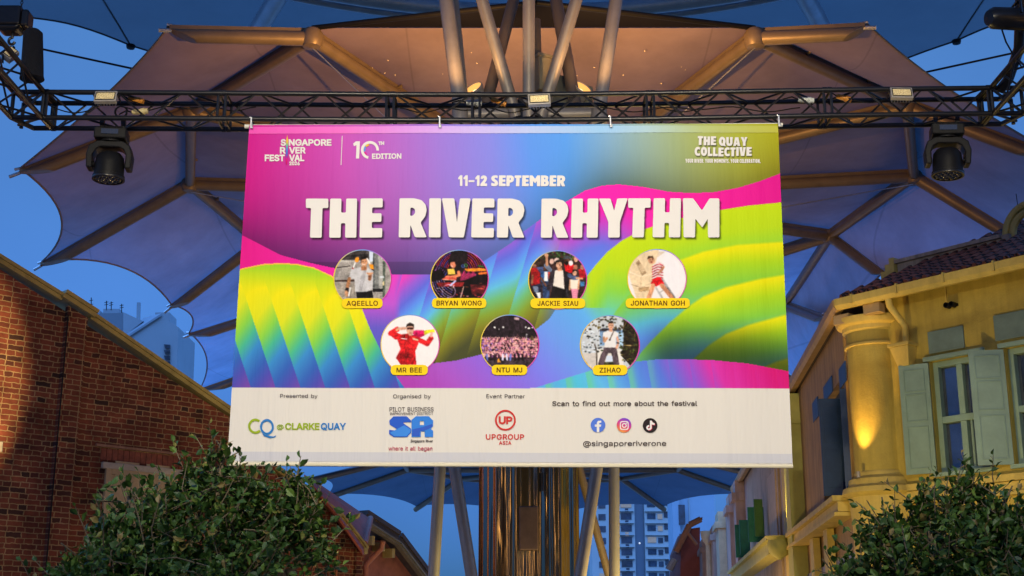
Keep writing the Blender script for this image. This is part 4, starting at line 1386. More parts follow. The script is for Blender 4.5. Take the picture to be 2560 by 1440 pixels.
# street face of the corner shophouse
e0, e1 = 0.35, ST.sh(1985, 1100)[0]
WH = [(ST.sh(2118, 1100)[0], ST.sh(2052, 1100)[0])]
zs0, zs1 = ST.sh(2075, 1245)[1], ST.sh(2075, 985)[1]
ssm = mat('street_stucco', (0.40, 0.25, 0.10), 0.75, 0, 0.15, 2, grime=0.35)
wa, wb = WH[0]
mb = MB()
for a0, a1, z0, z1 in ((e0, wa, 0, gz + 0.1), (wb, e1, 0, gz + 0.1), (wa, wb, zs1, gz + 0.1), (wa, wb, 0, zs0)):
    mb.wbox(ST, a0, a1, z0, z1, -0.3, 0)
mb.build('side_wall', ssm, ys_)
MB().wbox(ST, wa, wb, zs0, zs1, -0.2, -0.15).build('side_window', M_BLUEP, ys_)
for px, o in ((2052, 0), (2120, 0)):
    pass
# leaf opened toward the camera: seen face-on
cs = ST.at(wb - 0.1, 0, 0.02)
for x0, x1, y in ((0.0, 0.0, 0), ):
    pass
p0, p1 = P(2052, 1100, 22.3), P(2106, 1100, 22.3)
zz0, zz1 = P(2075, 1240, 22.3).z, P(2075, 997, 22.3).z
s = MB().box(((p0.x + p1.x) / 2, 22.3, (zz0 + zz1) / 2), (p1.x - p0.x, 0.04, zz1 - zz0))
for k in range(2):
    hh = (zz1 - zz0)
    s.box(((p0.x + p1.x) / 2, 22.275, zz0 + hh * (0.27 + 0.46 * k)), ((p1.x - p0.x) * 0.66, 0.012, hh * 0.38))
s.build('shutter', M_BLUEP, ys_, bevel=0.004)
p0, p1 = P(2107, 1100, 21.9), P(2134, 1100, 21.9)
zz0, zz1 = P(2120, 1236, 21.9).z, P(2120, 972, 21.9).z
MB().box(((p0.x + p1.x) / 2, 21.9, (zz0 + zz1) / 2), (p1.x - p0.x, 0.04, zz1 - zz0), rotm(z=-12)).build('shutter', mat('blue_shutter_light', (0.025, 0.055, 0.16), 0.5), ys_)
for px0, px1, py0, py1, Y in ((2062, 2085, 992, 950, 24.9), (2104, 2122, 958, 905, 23.4), (2032, 2046, 1052, 1000, 25.8)):
    a, bq = P(px0, py0, Y), P(px1, py1, Y)
    sh0, sh1 = ST.sh(px1, 1000)[0], ST.sh(px0, 1000)[0]
    z0, z1 = ST.sh((px0 + px1) / 2, py0)[1], ST.sh((px0 + px1) / 2, py1)[1]
    MB().wbox(ST, sh0, sh1, z0, z1, 0.002, 0.02).build('fanlight', M_BLUEP, ys_)
c = P(2126, 935, 22.6)
MB().hexa([c + Vector(v) for v in ((-0.07, -0.08, -0.18), (0.06, -0.08, -0.18), (0.06, 0.08, -0.18), (-0.07, 0.08, -0.18), (-0.12, -0.13, 0.06), (0.1, -0.13, 0.06), (0.1, 0.13, 0.06), (-0.12, 0.13, 0.06))]).box(c + Vector((-0.01, 0, 0.10)), (0.25, 0.28, 0.06)).build('pipe_hopper', M_YEL2, ys_, bevel=0.008)
MB().tube([c - Vector((0, 0, 0.18)), c - Vector((0, 0, 2.0))], 0.05, 10).build('downpipe', M_YEL2, ys_, True)
# belt along the street, running on over the next houses
zb_ = zbelt - 0.05
SB = MB()
for zz, hh, o in ((zb_ - 0.09, 0.09, 0.34), (zb_ - 0.26, 0.165, 0.26), (zb_ - 0.33, 0.065, 0.32)):
    SB.wbox(ST, 0.3, e1 + 0.3, zz, zz + hh - 0.003, 0.002, o)
SB.build('belt_moulding', M_YEL2, ys_)
MB().wbox(ST, e0, e1, 0.0, zb_ - 0.9, 0.002, 0.03).build('shopfront_panel', mat('lilac_panel', (0.22, 0.24, 0.34), 0.5), ys_)
for px in (2085, 2048):
    a = ST.sh(px, 1330)[0]
    MB().wbox(ST, a - 0.25, a + 0.25, 0, zb_ - 0.34, 0.032, 0.16).build('pilaster', M_YEL2, ys_)

# ------------------------------------------------------------------ row of shophouses further up the street
M_LIME = mat('lime_trim', (0.45, 0.44, 0.12), 0.7, 0, 0.12, 3)
M_SAND = mat('sand_stucco', (0.46, 0.36, 0.24), 0.8, 0, 0.15, 2, grime=0.3)
M_PINK = mat('pink_beige_stucco', (0.40, 0.28, 0.22), 0.8, 0, 0.15, 1.5, grime=0.3)
M_GRN = mat('green_shutter_paint', (0.008, 0.17, 0.10), 0.5, 0, 0.2, 5)
M_GRN2 = mat('leaf_green_paint', (0.045, 0.15, 0.02), 0.5, 0, 0.2, 5)


def row_house(name, label, pxa, pxb, wm, pil, ztop):
    a0, a1 = ST.sh(pxa, 1250)[0], ST.sh(pxb, 1250)[0]
    t = thing(name, (*ST.at((a0 + a1) / 2, 0).xy, 0), label, 'building', 'shophouses up the street')
    MB().wbox(ST, a0 + 0.01, a1, 0, ztop, -4, 0.0).build('wall', wm, t)
    for px, w, o, m in pil:
        a = ST.sh(px, 1250)[0]
        MB().wbox(ST, a, a + w, 0, ztop - 0.05, 0.003, o).build('pilaster', m, t)
        MB().wbox(ST, a - 0.06, a + w + 0.06, ztop - 0.7, ztop - 0.45, 0.004, o + 0.12).build('pilaster_capital', m, t)
    return t, a0, a1


h2, a0, a1 = row_house('shophouse', 'sand coloured shophouse with lime yellow lit pilaster beside the corner house', 2000, 1868, M_SAND,
                       ((2012, 0.9, 0.30, M_LIME), (1985, 1.2, 0.12, M_YEL2), (1952, 1.6, 0.05, M_SAND)), gz)
w_ = MB()
for px0, px1, py0, py1 in ((1928, 1948, 1382, 1180),):
    s0, s1 = ST.sh(px1, 1250)[0], ST.sh(px0, 1250)[0]
    z0, z1 = ST.sh(1938, py0)[1], ST.sh(1938, py1)[1]
    w_.wbox(ST, s0, s1, z0, z1, 0.003, 0.08)
w_.build('panel', M_CREAM, h2)
SB = MB()
for zz, hh, o in ((zb_ - 0.09, 0.09, 0.40), (zb_ - 0.30, 0.205, 0.30), (zb_ - 0.40, 0.095, 0.36)):
    SB.wbox(ST, a0 + 0.5, a1, zz, zz + hh - 0.003, 0.31, 0.31 + o)
SB.build('belt_moulding', M_LIME, h2)
c = ST.at(ST.sh(2000, 1350)[0], zb_ - 0.28, 0.45)
MB().lathe(c - Vector((0, 0, 0.25)), [(0.02, 0), (0.2, 0.12), (0.26, 0.3), (0.22, 0.42), (0.3, 0.5), (0.001, 0.5)], n=16).build('scroll_bracket', M_LIME, h2, True)
c2 = P(1985, 1352, 29.3)
ul = thing('pilaster_uplight', c2, 'small uplight on the ledge below the lime pilaster', 'lamp')
MB().lathe(c2, [(0.001, 0), (0.06, 0), (0.065, 0.2), (0.05, 0.21), (0.001, 0.18)], n=10).build('lamp_body', M_GREY, ul, True)
spot('pilaster_beam', ST.at(ST.sh(2004, 1350)[0] - 0.1, c2.z + 0.1, 0.55), ST.at(ST.sh(2000, 1350)[0], c2.z + 2.5, 0.2), 160, (1.0, 0.72, 0.2), 60, 0.8, 0.04)

h3, a0, a1 = row_house('shophouse', 'pink beige shophouse with tall pilasters and green shutters up the street', 1868, 1744, M_PINK,
                       ((1862, 1.0, 0.3, M_PINK), (1840, 1.5, 0.25, M_PINK), (1812, 2.0, 0.3, M_CREAM), (1790, 2.5, 0.2, M_PINK), (1768, 3.0, 0.35, M_PINK)), gz + 0.1)
for (px0, px1, py0, py1, Y, m) in ((1872, 1908, 1355, 1268, 36.6, M_GRN), (1888, 1905, 1341, 1248, 36.2, M_GRN2), (1840, 1866, 1394, 1312, 41.6, M_GRN), (1851, 1872, 1388, 1300, 41, M_GRN)):
    p0, p1 = P(px0, py0, Y), P(px1, py1, Y)
    s = MB().box(((p0.x + p1.x) / 2, Y, (p0.z + p1.z) / 2), (p1.x - p0.x, 0.06, p1.z - p0.z))
    for k in (0.27, 0.73):
        s.box(((p0.x + p1.x) / 2, Y - 0.035, p0.z + (p1.z - p0.z) * k), ((p1.x - p0.x) * 0.7, 0.02, (p1.z - p0.z) * 0.36))
    s.build('shutter', m, h3)
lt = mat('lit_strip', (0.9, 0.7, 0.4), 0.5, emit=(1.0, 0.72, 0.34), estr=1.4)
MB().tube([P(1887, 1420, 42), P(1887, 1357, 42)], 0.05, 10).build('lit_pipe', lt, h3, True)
c = P(1772, 1345, 62)
MB().lathe(c, [(0.1, -0.4), (0.35, 0.0), (0.38, 0.3), (0.001, 0.3)], n=10).tube([c, c - Vector((0, 0, 6))], 0.16, 8).build('hopper', M_CREAM, h3, True)
# small terracotta gabled house at the end
h4 = thing('gabled_house', (P(1715, 1400, 70).x, 70, 0), 'small terracotta house with a steep gable roof far up the street', 'building', 'shophouses up the street')
YY = 72
gp = [P(1700, 1470, YY), P(1750, 1470, YY), P(1750, 1318, YY), P(1722, 1322, YY), P(1702, 1372, YY)]
MB().sheet(gp, (0, 5, 0)).build('wall', mat('red_render', (0.35, 0.09, 0.06), 0.8, 0, 0.2, 1), h4)
for a, bq, r in (((1690, 1380), (1724, 1312), 0.16), ((1724, 1312), (1752, 1298), 0.16), ((1718, 1330), (1742, 1362), 0.09)):
    MB().tube([P(*a, YY - 1), P(*bq, YY - 1)], r, 8).build('roof_edge', mat('orange_barge', (0.5, 0.18, 0.06), 0.6), h4, True)
MB().sheet([P(1690, 1378, YY - 0.9), P(1724, 1310, YY - 0.9), P(1724, 1310, YY + 5), P(1690, 1378, YY + 5)], (0, 0, -0.15)).build('roof', M_RROOF, h4)
MB().sheet([P(1724, 1310, YY - 0.9), P(1756, 1292, YY - 0.9), P(1756, 1292, YY + 5), P(1724, 1310, YY + 5)], (0, 0, -0.15)).build('roof', M_RROOF, h4)
MB().tube([P(1672, 1425, YY - 1.5), P(1686, 1398, YY - 1.5)], 0.2, 8).build('gutter_end', M_GREY, h4, True)

# ------------------------------------------------------------------ far apartment towers
M_TOWER = mat('tower_white', (0.38, 0.385, 0.38), 0.8, 0, 0.06, 0.2)
M_TOWERG = mat('tower_grey', (0.16, 0.19, 0.24), 0.8, 0, 0.06, 0.2)
M_TWIN = mat('tower_window', (0.03, 0.045, 0.07), 0.2, 0, 0.5, 0.8)
M_TLIT = mat('tower_lit_window', (0.3, 0.25, 0.18), 0.4, emit=(1.0, 0.68, 0.35), estr=0.12)
YF = 300
k = YF / 1.0 / FOC
tw = thing('apartment_tower', (P(1590, 1400, YF).x, YF + 8, 0), 'far white apartment tower with rows of dark windows under the banner', 'building', 'apartment towers far behind')
TF = Plane((0, YF), (1, 0), (0, -1))
ztw = 46
def twx(px): return P(px, 1350, YF).x
for p0, p1, o, m in ((1480, 1588, 0, M_TOWER), (1588, 1612, -1.5, M_TOWERG), (1612, 1686, 0.3, M_TOWER)):
    MB().wbox(TF, twx(p0) + 0.02, twx(p1) - 0.02, 0, ztw, -12, o).build('wall', m, tw)
fl = [1290.5 + 29.7 * j for j in range(-3, 7)]
wi = 0
for j, py in enumerate(fl):
    z = P(1600, py, YF).z
    for q, (p0, p1, hh, dz) in enumerate(((1497, 1515, 1.3, -0.2), (1553, 1580, 1.4, 0), (1619, 1640, 1.2, 0.0), (1645, 1657, 1.1, -0.1), (1661, 1683, 1.2, 0.3), (1564, 1572, 0.8, -1.3))):
        lit = (j * 7 + q * 3) % 13 == 4 or (j, q) in ((5, 2), (4, 3))
        o = 0.3 if p0 >= 1612 else 0
        MB().wbox(TF, twx(p0), twx(p1), z - hh / 2 + dz, z + hh / 2 + dz, o + 0.01, o + 0.12).build('window', M_TLIT if lit else M_TWIN, tw)
        wi += 1
    MB().wbox(TF, twx(1613), twx(1685), z - 1.6, z - 1.42, 0.31, 0.7).wbox(TF, twx(1545), twx(1586), z - 1.55, z - 1.4, 0.02, 0.5).build('ledge', M_TOWER, tw)
c = P(1599, 1358, YF - 1.5)
MB().lathe(c, [(0.001, 0.22), (0.2, 0.12), (0.2, -0.12), (0.001, -0.22)], n=8).build('stair_lamp', mat('stair_lamp_glow', (1, 0.9, 0.7), 0.4, emit=(1, 0.85, 0.6), estr=0.5), tw)
tw2 = thing('apartment_tower', (P(1720, 1300, 250).x, 256, 0), 'pale blue tower wing with one tall dark window, just left of the pink shophouse', 'building', 'apartment towers far behind')
TF2 = Plane((0, 250), (1, 0), (0, -1))
def t2x(px): return P(px, 1300, 250).x
MB().wbox(TF2, t2x(1682), t2x(1700), 0, 40, -8, 0.0).wbox(TF2, t2x(1700) + 0.01, t2x(1790), 0, 40, -8, -0.8).build('wall', mat('tower_blue', (0.27, 0.35, 0.44), 0.8, 0, 0.06, 0.2), tw2)
for py0, py1 in ((1312, 1262), (1375, 1335), (1440, 1400)):
    MB().wbox(TF2, t2x(1697), t2x(1713), P(1700, py0, 250).z, P(1700, py1, 250).z, 0.003, 0.12).build('window', M_TWIN, tw2)
MB().wbox(TF2, t2x(1724), t2x(1726), 8, 39, -0.79, -0.6).build('rib', M_TOWER, tw2)

# left apartment block behind the brick gable
la = thing('apartment_block', (P(330, 880, 180).x, 186, 0), 'blue grey gabled apartment block with roof aerials behind the brick gable', 'building', 'apartment towers far behind')
YL = 180
M_LA = mat('dusk_render', (0.22, 0.24, 0.26), 0.85, 0, 0.08, 0.15)
M_LAR = mat('dusk_roof', (0.13, 0.145, 0.165), 0.85, 0, 0.08, 0.15)
def lp_(px, py, dy=0): return P(px, py, YL + dy)
MB().sheet([lp_(300, 1010), lp_(438, 1010), lp_(446, 818), lp_(424, 804), lp_(404, 788), lp_(318, 844)], (0, 10, 0)).build('gable_wall', M_LA, la)
MB().sheet([lp_(316, 846, -0.3), lp_(404, 789, -0.3), lp_(358, 801, 6), lp_(312, 832, 6)], (0, 0.1, 0.4)).build('roof', M_LAR, la)
MB().sheet([lp_(170, 1010, 2), lp_(308, 1010, 2), lp_(308, 842, 2), lp_(308, 782, 2), lp_(200, 785, 2)], (0, 8, 0)).build('rear_wall', M_LAR, la)
MB().sheet([lp_(308, 842, 1.9), lp_(358, 803, 1.9), lp_(312, 782, 1.9), lp_(308, 782, 1.9)], (0, 8, 0)).build('roof', M_LA, la)
for p0, p1, y0, y1 in ((388, 424, 806, 781), (258, 298, 783, 772), (232, 250, 785, 776)):
    MB().sheet([lp_(p0, y0, 3), lp_(p1, y0, 3), lp_(p1, y1, 3), lp_(p0, y1, 3)], (0, 4, 0)).build('roof_hut', M_LA, la)
MB().tube([lp_(346, 800, 3), lp_(347, 757, 3)], 0.28, 8).build('chimney', M_LA, la, True)
for px, y0, y1 in ((228, 784, 744), (266, 775, 752), (278, 775, 754), (304, 782, 760)):
    ae = MB().tube([lp_(px, y0, 3), lp_(px, y1, 3)], 0.07, 5)
    for q in (0.2, 0.45):
        yy = y1 + (y0 - y1) * q
        ae.tube([lp_(px - 5, yy, 3), lp_(px + 5, yy - 2, 3)], 0.05, 4)
    ae.build('aerial', M_BLACKP, la)
for j in range(5):
    y = 862 + j * 14
    p = MB()
    for q in range(3):
        p.sheet([lp_(411 + q * 1.0, y + q * 3.4, -0.05), lp_(426, y + 1 + q * 3.4, -0.05), lp_(426, y + 2.6 + q * 3.4, -0.05), lp_(411 + q, y + 1.6 + q * 3.4, -0.05)], (0, -0.3, 0))
    p.build('louvre', M_TWIN, la)

# ------------------------------------------------------------------ lettering outlines: advance, then closed outlines as x, y numbers
GLY = {
    'A': (96, [[3,0,40,102,55,102,93,0,79,0,57,60,53,74,46,96,49,96,43,74,38,60,17,0],[22,28,22,40,74,40,74,28]]),
    'B': (91, [[12,0,12,102,48,102,58,101,66,98,72,94,76,88,79,82,80,75,79,69,77,64,71,57,63,53,63,52,68,51,73,49,77,45,80,41,83,35,84,27,83,20,80,13,75,8,69,4,60,1,49,0],[25,11,49,11,59,13,66,16,70,21,71,27,70,32,68,37,65,41,61,44,56,46,50,46,25,46],[25,57,48,57,58,59,62,62,65,65,67,70,67,74,66,81,63,86,57,89,48,90,25,90]]),
    'C': (102, [[53,-1,41,0,30,5,21,13,14,23,10,36,8,51,10,66,14,79,21,89,30,97,41,102,53,103,68,101,75,98,80,94,85,89,90,84,93,77,95,70,82,70,78,79,71,86,63,90,53,91,45,90,37,86,30,81,25,73,22,63,21,51,22,39,25,29,30,21,37,15,45,12,53,11,63,12,71,16,78,23,82,32,95,32,93,25,90,18,86,12,80,8,75,4,68,1,61,-1]]),
    'D': (100, [[44,0,19,0,19,11,43,11,54,13,64,16,71,22,76,30,79,40,80,51,79,62,76,72,71,80,64,86,55,89,44,90,19,90,19,102,45,102,59,100,71,96,80,88,87,78,91,66,92,51,91,36,87,24,80,14,70,6,58,2],[25,102,25,0,12,0,12,102]]),
    'E': (84, [[12,0,12,102,74,102,74,90,25,90,25,57,71,57,71,46,25,46,25,11,75,11,75,0]]),
    'F': (82, [[12,0,12,102,74,102,74,90,25,90,25,56,69,56,69,44,25,44,25,0]]),
    'G': (104, [[54,-1,41,0,30,5,21,13,14,23,9,36,8,51,9,66,14,79,21,89,30,97,41,102,53,103,61,103,68,101,75,98,81,94,86,89,90,83,93,77,95,70,82,70,77,79,71,85,63,90,53,91,44,90,37,86,30,81,25,73,22,63,21,51,22,39,25,29,30,21,37,15,45,12,54,11,62,11,69,14,75,19,79,25,82,32,83,40,87,40,57,40,57,51,96,51,96,40,94,28,90,18,84,10,75,4,65,0]]),
    'H': (103, [[12,0,12,102,25,102,25,58,78,58,78,102,91,102,91,0,78,0,78,46,25,46,25,0]]),
    'I': (60, [[6,0,6,11,24,11,24,90,6,90,6,102,54,102,54,90,37,90,37,11,54,11,54,0]]),
    'J': (79, [[37,-1,25,1,15,7,9,16,7,29,7,35,20,35,20,29,21,21,24,15,30,11,37,10,44,11,50,15,53,21,54,29,54,102,67,102,67,29,65,16,59,7,49,1]]),
    'K': (93, [[21,29,21,43,28,52,35,61,42,69,73,102,90,102,46,55],[12,0,12,102,25,102,25,67,25,45,25,39,25,0],[74,0,38,52,46,62,90,0]]),
    'L': (79, [[12,0,12,102,25,102,25,11,72,11,72,0]]),
    'M': (126, [[12,0,12,102,30,102,55,37,57,32,60,25,62,17,64,10,61,10,64,17,66,24,68,32,70,37,95,102,114,102,114,0,101,0,101,58,101,65,101,74,101,83,101,91,103,91,100,82,96,73,93,64,91,58,68,0,57,0,34,58,32,64,29,72,26,82,22,91,24,91,24,83,24,74,24,66,24,58,24,0]]),
    'N': (105, [[12,0,12,102,27,102,69,37,73,30,78,21,83,11,81,11,80,22,80,31,80,39,80,102,93,102,93,0,77,0,40,58,35,66,30,76,22,90,24,91,24,77,25,66,25,58,25,0]]),
    'O': (107, [[53,-1,41,0,30,5,21,13,14,23,10,36,8,51,10,66,14,79,21,89,30,97,41,102,53,103,66,102,77,97,86,89,93,79,97,66,99,51,97,36,93,23,86,13,77,5,66,0],[53,11,62,12,70,15,77,21,82,29,85,39,86,51,85,63,82,73,77,81,70,87,62,90,53,91,45,90,37,87,30,81,25,73,22,63,21,51,22,39,25,29,30,21,37,15,45,12]]),
    'P': (89, [[12,0,12,102,47,102,58,101,66,97,73,92,78,86,81,78,82,70,81,61,78,53,73,47,66,41,58,38,47,37,22,37,22,48,47,48,54,49,59,51,64,54,67,59,68,64,69,70,68,75,67,80,64,85,59,88,54,90,46,90,25,90,25,0]]),
    'Q': (107, [[49,32,63,32,74,17,77,13,94,-10,80,-10,69,5,66,9],[53,-1,41,0,30,5,21,13,14,23,10,36,8,51,10,66,14,79,21,89,30,97,41,102,53,103,66,102,77,97,86,89,93,79,97,66,99,51,97,36,93,23,86,13,77,5,66,0],[53,11,62,12,70,15,77,21,82,29,85,39,86,51,85,63,82,73,77,81,70,87,62,90,53,91,45,90,37,87,30,81,25,73,22,63,21,51,22,39,25,29,30,21,37,15,45,12]]),
    'R': (90, [[12,0,12,102,47,102,58,101,67,98,73,93,78,87,81,79,82,70,81,62,78,54,73,48,67,43,58,41,47,40,19,40,19,51,47,51,54,52,60,53,64,56,67,60,68,65,69,70,68,76,67,81,64,85,60,88,54,90,47,90,25,90,25,0],[71,0,46,46,61,46,86,0]]),
    'S': (89, [[45,-2,34,-1,26,2,18,6,13,12,9,19,8,27,21,27,22,22,25,18,28,14,33,12,45,10,51,10,57,12,62,15,66,18,68,23,69,28,68,32,66,36,59,41,49,44,37,48,26,52,17,58,12,65,10,74,12,83,15,90,20,95,28,100,36,102,45,103,55,102,63,100,70,95,75,90,79,83,80,76,67,76,65,82,60,87,53,91,45,92,39,91,33,90,29,87,26,84,24,80,23,75,24,70,26,67,34,62,42,59,53,56,62,53,72,48,79,40,81,34,82,28,81,20,77,13,72,7,65,2,56,-1]]),
    'T': (90, [[6,90,6,102,83,102,83,90,51,90,51,0,39,0,39,90]]),
    'U': (103, [[52,-2,41,0,31,3,23,9,17,16,13,25,12,35,12,102,25,102,25,36,26,29,28,23,32,17,37,14,44,11,52,10,60,11,66,14,71,17,75,23,78,29,79,36,79,102,91,102,91,35,90,25,87,16,81,9,73,3,63,0]]),
    'V': (96, [[41,0,3,102,17,102,38,41,43,27,50,6,47,6,53,28,58,41,79,102,93,102,56,0]]),
    'W': (137, [[31,0,3,102,16,102,33,39,35,29,37,19,39,8,38,8,40,19,42,29,45,39,61,102,76,102,92,39,95,29,97,19,99,8,98,8,100,19,102,29,105,39,121,102,134,102,106,0,91,0,74,65,70,78,67,95,70,95,67,79,64,65,46,0]]),
    'Y': (94, [[41,0,41,42,3,102,18,102,38,69,44,58,50,46,45,46,50,59,56,69,76,102,91,102,54,42,54,0]]),
    'Z': (88, [[8,0,8,9,55,77,61,86,68,95,70,91,57,90,45,90,8,90,8,102,79,102,79,92,34,26,27,16,19,7,18,11,30,11,43,11,80,11,80,0]]),
    'a': (78, [[32,-2,25,-1,19,1,14,4,10,9,7,15,6,22,7,28,9,32,12,36,16,39,25,42,36,44,47,45,53,47,55,49,55,51,53,59,48,64,39,66,30,64,24,60,20,55,8,58,11,64,16,69,21,73,27,75,39,77,48,76,57,72,61,69,64,64,67,58,67,50,67,0,55,0,55,10,54,10,50,5,43,0],[34,9,40,10,46,12,50,15,53,19,54,23,55,28,55,38,52,36,46,35,40,34,35,34,27,32,21,28,19,25,18,21,20,14,26,10]]),
    'b': (85, [[46,-2,40,-1,34,1,28,6,24,12,22,12,22,0,11,0,11,102,23,102,23,64,24,64,27,69,34,75,39,76,46,77,55,76,63,72,69,66,74,59,77,49,78,38,77,27,74,17,69,9,63,3,55,0],[44,9,51,10,56,13,60,18,63,23,65,30,66,38,65,45,63,52,60,58,56,62,51,65,44,66,38,65,32,62,28,58,25,53,23,46,23,38,23,30,25,23,28,17,32,13,38,10]]),
    'c': (79, [[41,-2,32,0,23,3,16,9,11,17,8,27,7,37,8,49,11,58,16,66,23,72,32,76,41,77,52,75,61,71,68,64,72,55,61,52,58,58,54,62,48,65,41,66,35,65,29,62,25,57,22,52,20,45,19,37,20,30,22,23,25,18,29,13,35,10,41,9,49,10,54,13,58,18,61,23,73,20,68,11,61,4,52,0]]),
    'd': (85, [[39,-2,30,0,22,3,16,9,11,17,8,27,7,38,8,49,11,59,16,66,22,72,30,76,39,77,46,76,51,75,57,69,61,64,62,64,62,102,74,102,74,0,63,0,63,12,61,12,57,6,50,1,45,-1],[41,9,47,10,53,13,57,17,60,23,62,30,62,38,62,46,60,53,57,58,53,62,47,65,41,66,34,65,29,62,25,58,22,52,20,45,19,38,20,30,22,23,25,18,29,13,34,10]]),
    'e': (81, [[42,-2,32,0,23,3,16,9,11,17,8,26,7,37,8,48,11,58,16,66,23,72,31,76,41,77,53,75,59,72,64,68,68,63,71,56,74,48,74,39,74,34,15,34,15,44,68,44,62,40,61,47,60,54,57,59,53,63,47,65,41,66,35,65,29,63,25,59,22,54,20,48,19,42,19,36,20,28,22,21,26,16,30,12,36,10,42,9,51,11,57,15,61,21,73,18,71,13,67,8,62,4,57,1,50,-1]]),
    'f': (51, [[46,76,46,65,1,65,1,76],[16,0,16,86,17,92,19,97,23,101,27,104,37,106,44,105,49,104,45,94,43,94,39,95,34,94,31,92,29,89,28,84,28,0]]),
    'g': (85, [[41,-30,34,-30,27,-28,16,-22,10,-14,20,-8,24,-13,31,-18,41,-19,50,-18,56,-15,61,-9,62,-1,62,14,61,14,57,8,50,3,45,2,39,1,30,2,23,5,16,11,11,18,8,27,7,38,8,49,11,59,16,66,22,72,30,76,39,77,46,76,51,75,58,69,62,64,63,64,63,76,74,76,74,-2,73,-11,70,-18,65,-23,58,-27,50,-29],[41,12,47,13,53,15,57,19,60,24,62,31,62,39,62,46,60,53,57,58,53,62,47,65,41,66,34,65,29,62,25,58,22,52,20,46,19,39,20,31,22,25,25,19,29,15,34,13]]),
    'h': (82, [[23,45,23,0,11,0,11,102,23,102,23,57,20,57,25,66,30,72,37,76,45,77,53,76,59,74,64,70,68,64,71,57,71,48,71,0,59,0,59,47,58,55,55,61,49,65,42,66,37,65,32,63,28,61,25,57,23,51]]),
    'i': (33, [[11,0,11,76,23,76,23,0],[17,89,13,89,11,91,9,94,8,97,9,100,11,102,13,104,17,105,20,104,23,102,25,100,25,97,25,94,23,91,20,89]]),
    'l': (38, [[28,0,20,1,15,4,12,9,11,17,11,102,23,102,23,20,24,12,26,11,29,10,32,11,34,11,36,1,32,0]]),
    'm': (122, [[11,0,11,76,22,76,22,59,24,65,26,69,34,75,44,77,51,76,57,72,62,66,64,59,62,59,64,64,67,69,76,75,87,77,94,77,99,74,104,71,108,66,111,59,111,51,111,0,99,0,99,51,98,58,95,63,89,65,84,66,79,66,75,64,69,58,67,49,67,0,55,0,55,52,54,58,51,62,46,65,40,66,32,64,28,61,25,58,23,53,23,48,23,0]]),
    'n': (82, [[23,45,23,0,11,0,11,76,22,76,22,57,20,57,25,66,30,72,37,76,45,77,53,76,59,74,64,70,68,64,71,57,71,48,71,0,59,0,59,47,58,55,55,61,49,65,42,66,37,65,32,63,28,61,25,57,23,51]]),
    'o': (83, [[41,-2,32,0,23,3,16,9,11,17,8,27,7,37,8,49,11,58,16,66,23,72,32,76,41,77,51,76,60,72,67,66,72,58,75,49,76,37,75,27,72,17,67,9,60,3,51,0],[41,9,48,10,54,13,58,18,61,23,63,30,64,37,63,45,61,52,58,57,54,62,48,65,41,66,35,65,29,62,25,57,22,52,20,45,19,37,20,30,22,23,25,18,29,13,35,10]]),
    'p': (85, [[11,-29,11,76,22,76,22,64,24,64,27,69,34,75,39,76,46,77,55,76,63,72,69,66,74,59,77,49,78,38,77,27,74,17,69,9,63,3,55,0,46,-2,40,-1,35,1,28,6,24,12,23,12,23,-29],[44,9,51,10,56,13,60,18,63,23,65,30,66,38,65,45,63,52,60,58,56,62,51,65,44,66,38,65,32,62,28,58,25,53,23,46,23,38,23,30,25,23,28,17,32,13,38,10]]),
    'r': (52, [[11,0,11,76,22,76,22,64,23,64,26,69,30,73,36,76,43,77,46,77,49,77,49,64,46,65,41,65,36,65,32,63,28,60,25,57,23,52,23,47,23,0]]),
    's': (73, [[36,-2,29,-1,22,1,17,4,12,8,9,13,7,19,19,21,21,16,25,12,30,10,36,9,43,10,49,12,52,16,54,21,53,24,51,27,47,29,42,31,30,34,21,37,14,42,11,47,9,55,10,61,13,66,17,71,23,74,30,76,37,77,45,76,51,74,56,72,60,68,65,58,54,55,52,60,49,63,44,66,37,67,31,66,26,63,23,60,22,55,22,52,25,49,34,45,46,42,55,39,61,34,65,28,66,21,65,15,62,9,58,5,52,1,45,-1]]),
    't': (45, [[41,76,41,65,1,65,1,76],[13,94,25,94,25,20,26,15,27,12,30,11,34,10,37,10,40,11,43,0,38,-1,34,-1,25,0,18,4,14,10,13,19]]),
    'u': (82, [[36,-1,29,0,23,2,18,6,14,12,11,19,11,28,11,76,23,76,23,29,24,21,27,15,33,11,40,10,45,11,50,12,54,15,57,19,59,24,59,31,59,76,71,76,71,0,60,0,60,18,61,18,57,9,51,3,44,0]]),
    'v': (78, [[33,0,3,76,17,76,33,31,37,17,41,4,37,4,41,17,45,31,61,76,74,76,45,0]]),
    'w': (113, [[28,0,5,76,17,76,27,43,31,27,35,8,33,8,37,27,41,43,50,76,63,76,72,43,76,27,80,8,78,8,83,27,87,43,96,76,109,76,86,0,74,0,64,34,61,45,58,56,55,68,58,68,55,56,53,45,50,34,40,0]]),
    'y': (78, [[9,-28,12,-17,14,-17,21,-18,26,-15,30,-7,33,0,3,76,17,76,33,31,37,17,41,4,37,4,40,17,45,31,61,76,74,76,41,-12,35,-21,28,-27,18,-29,13,-29]]),
    '0': (91, [[45,-1,35,0,26,5,19,12,14,23,11,36,10,51,11,66,14,79,19,89,26,97,35,102,45,103,56,102,65,97,72,89,77,79,80,66,81,51,80,36,77,23,72,12,65,5,56,0],[45,10,52,11,58,15,63,21,66,29,68,39,69,51,68,63,66,73,63,81,58,87,52,91,45,92,38,91,33,87,28,81,25,73,23,63,22,51,23,39,25,29,28,21,33,15,38,11]]),
    '1': (91, [[15,0,15,11,78,11,78,0],[55,102,55,0,42,0,42,90,17,72,17,85,40,102]]),
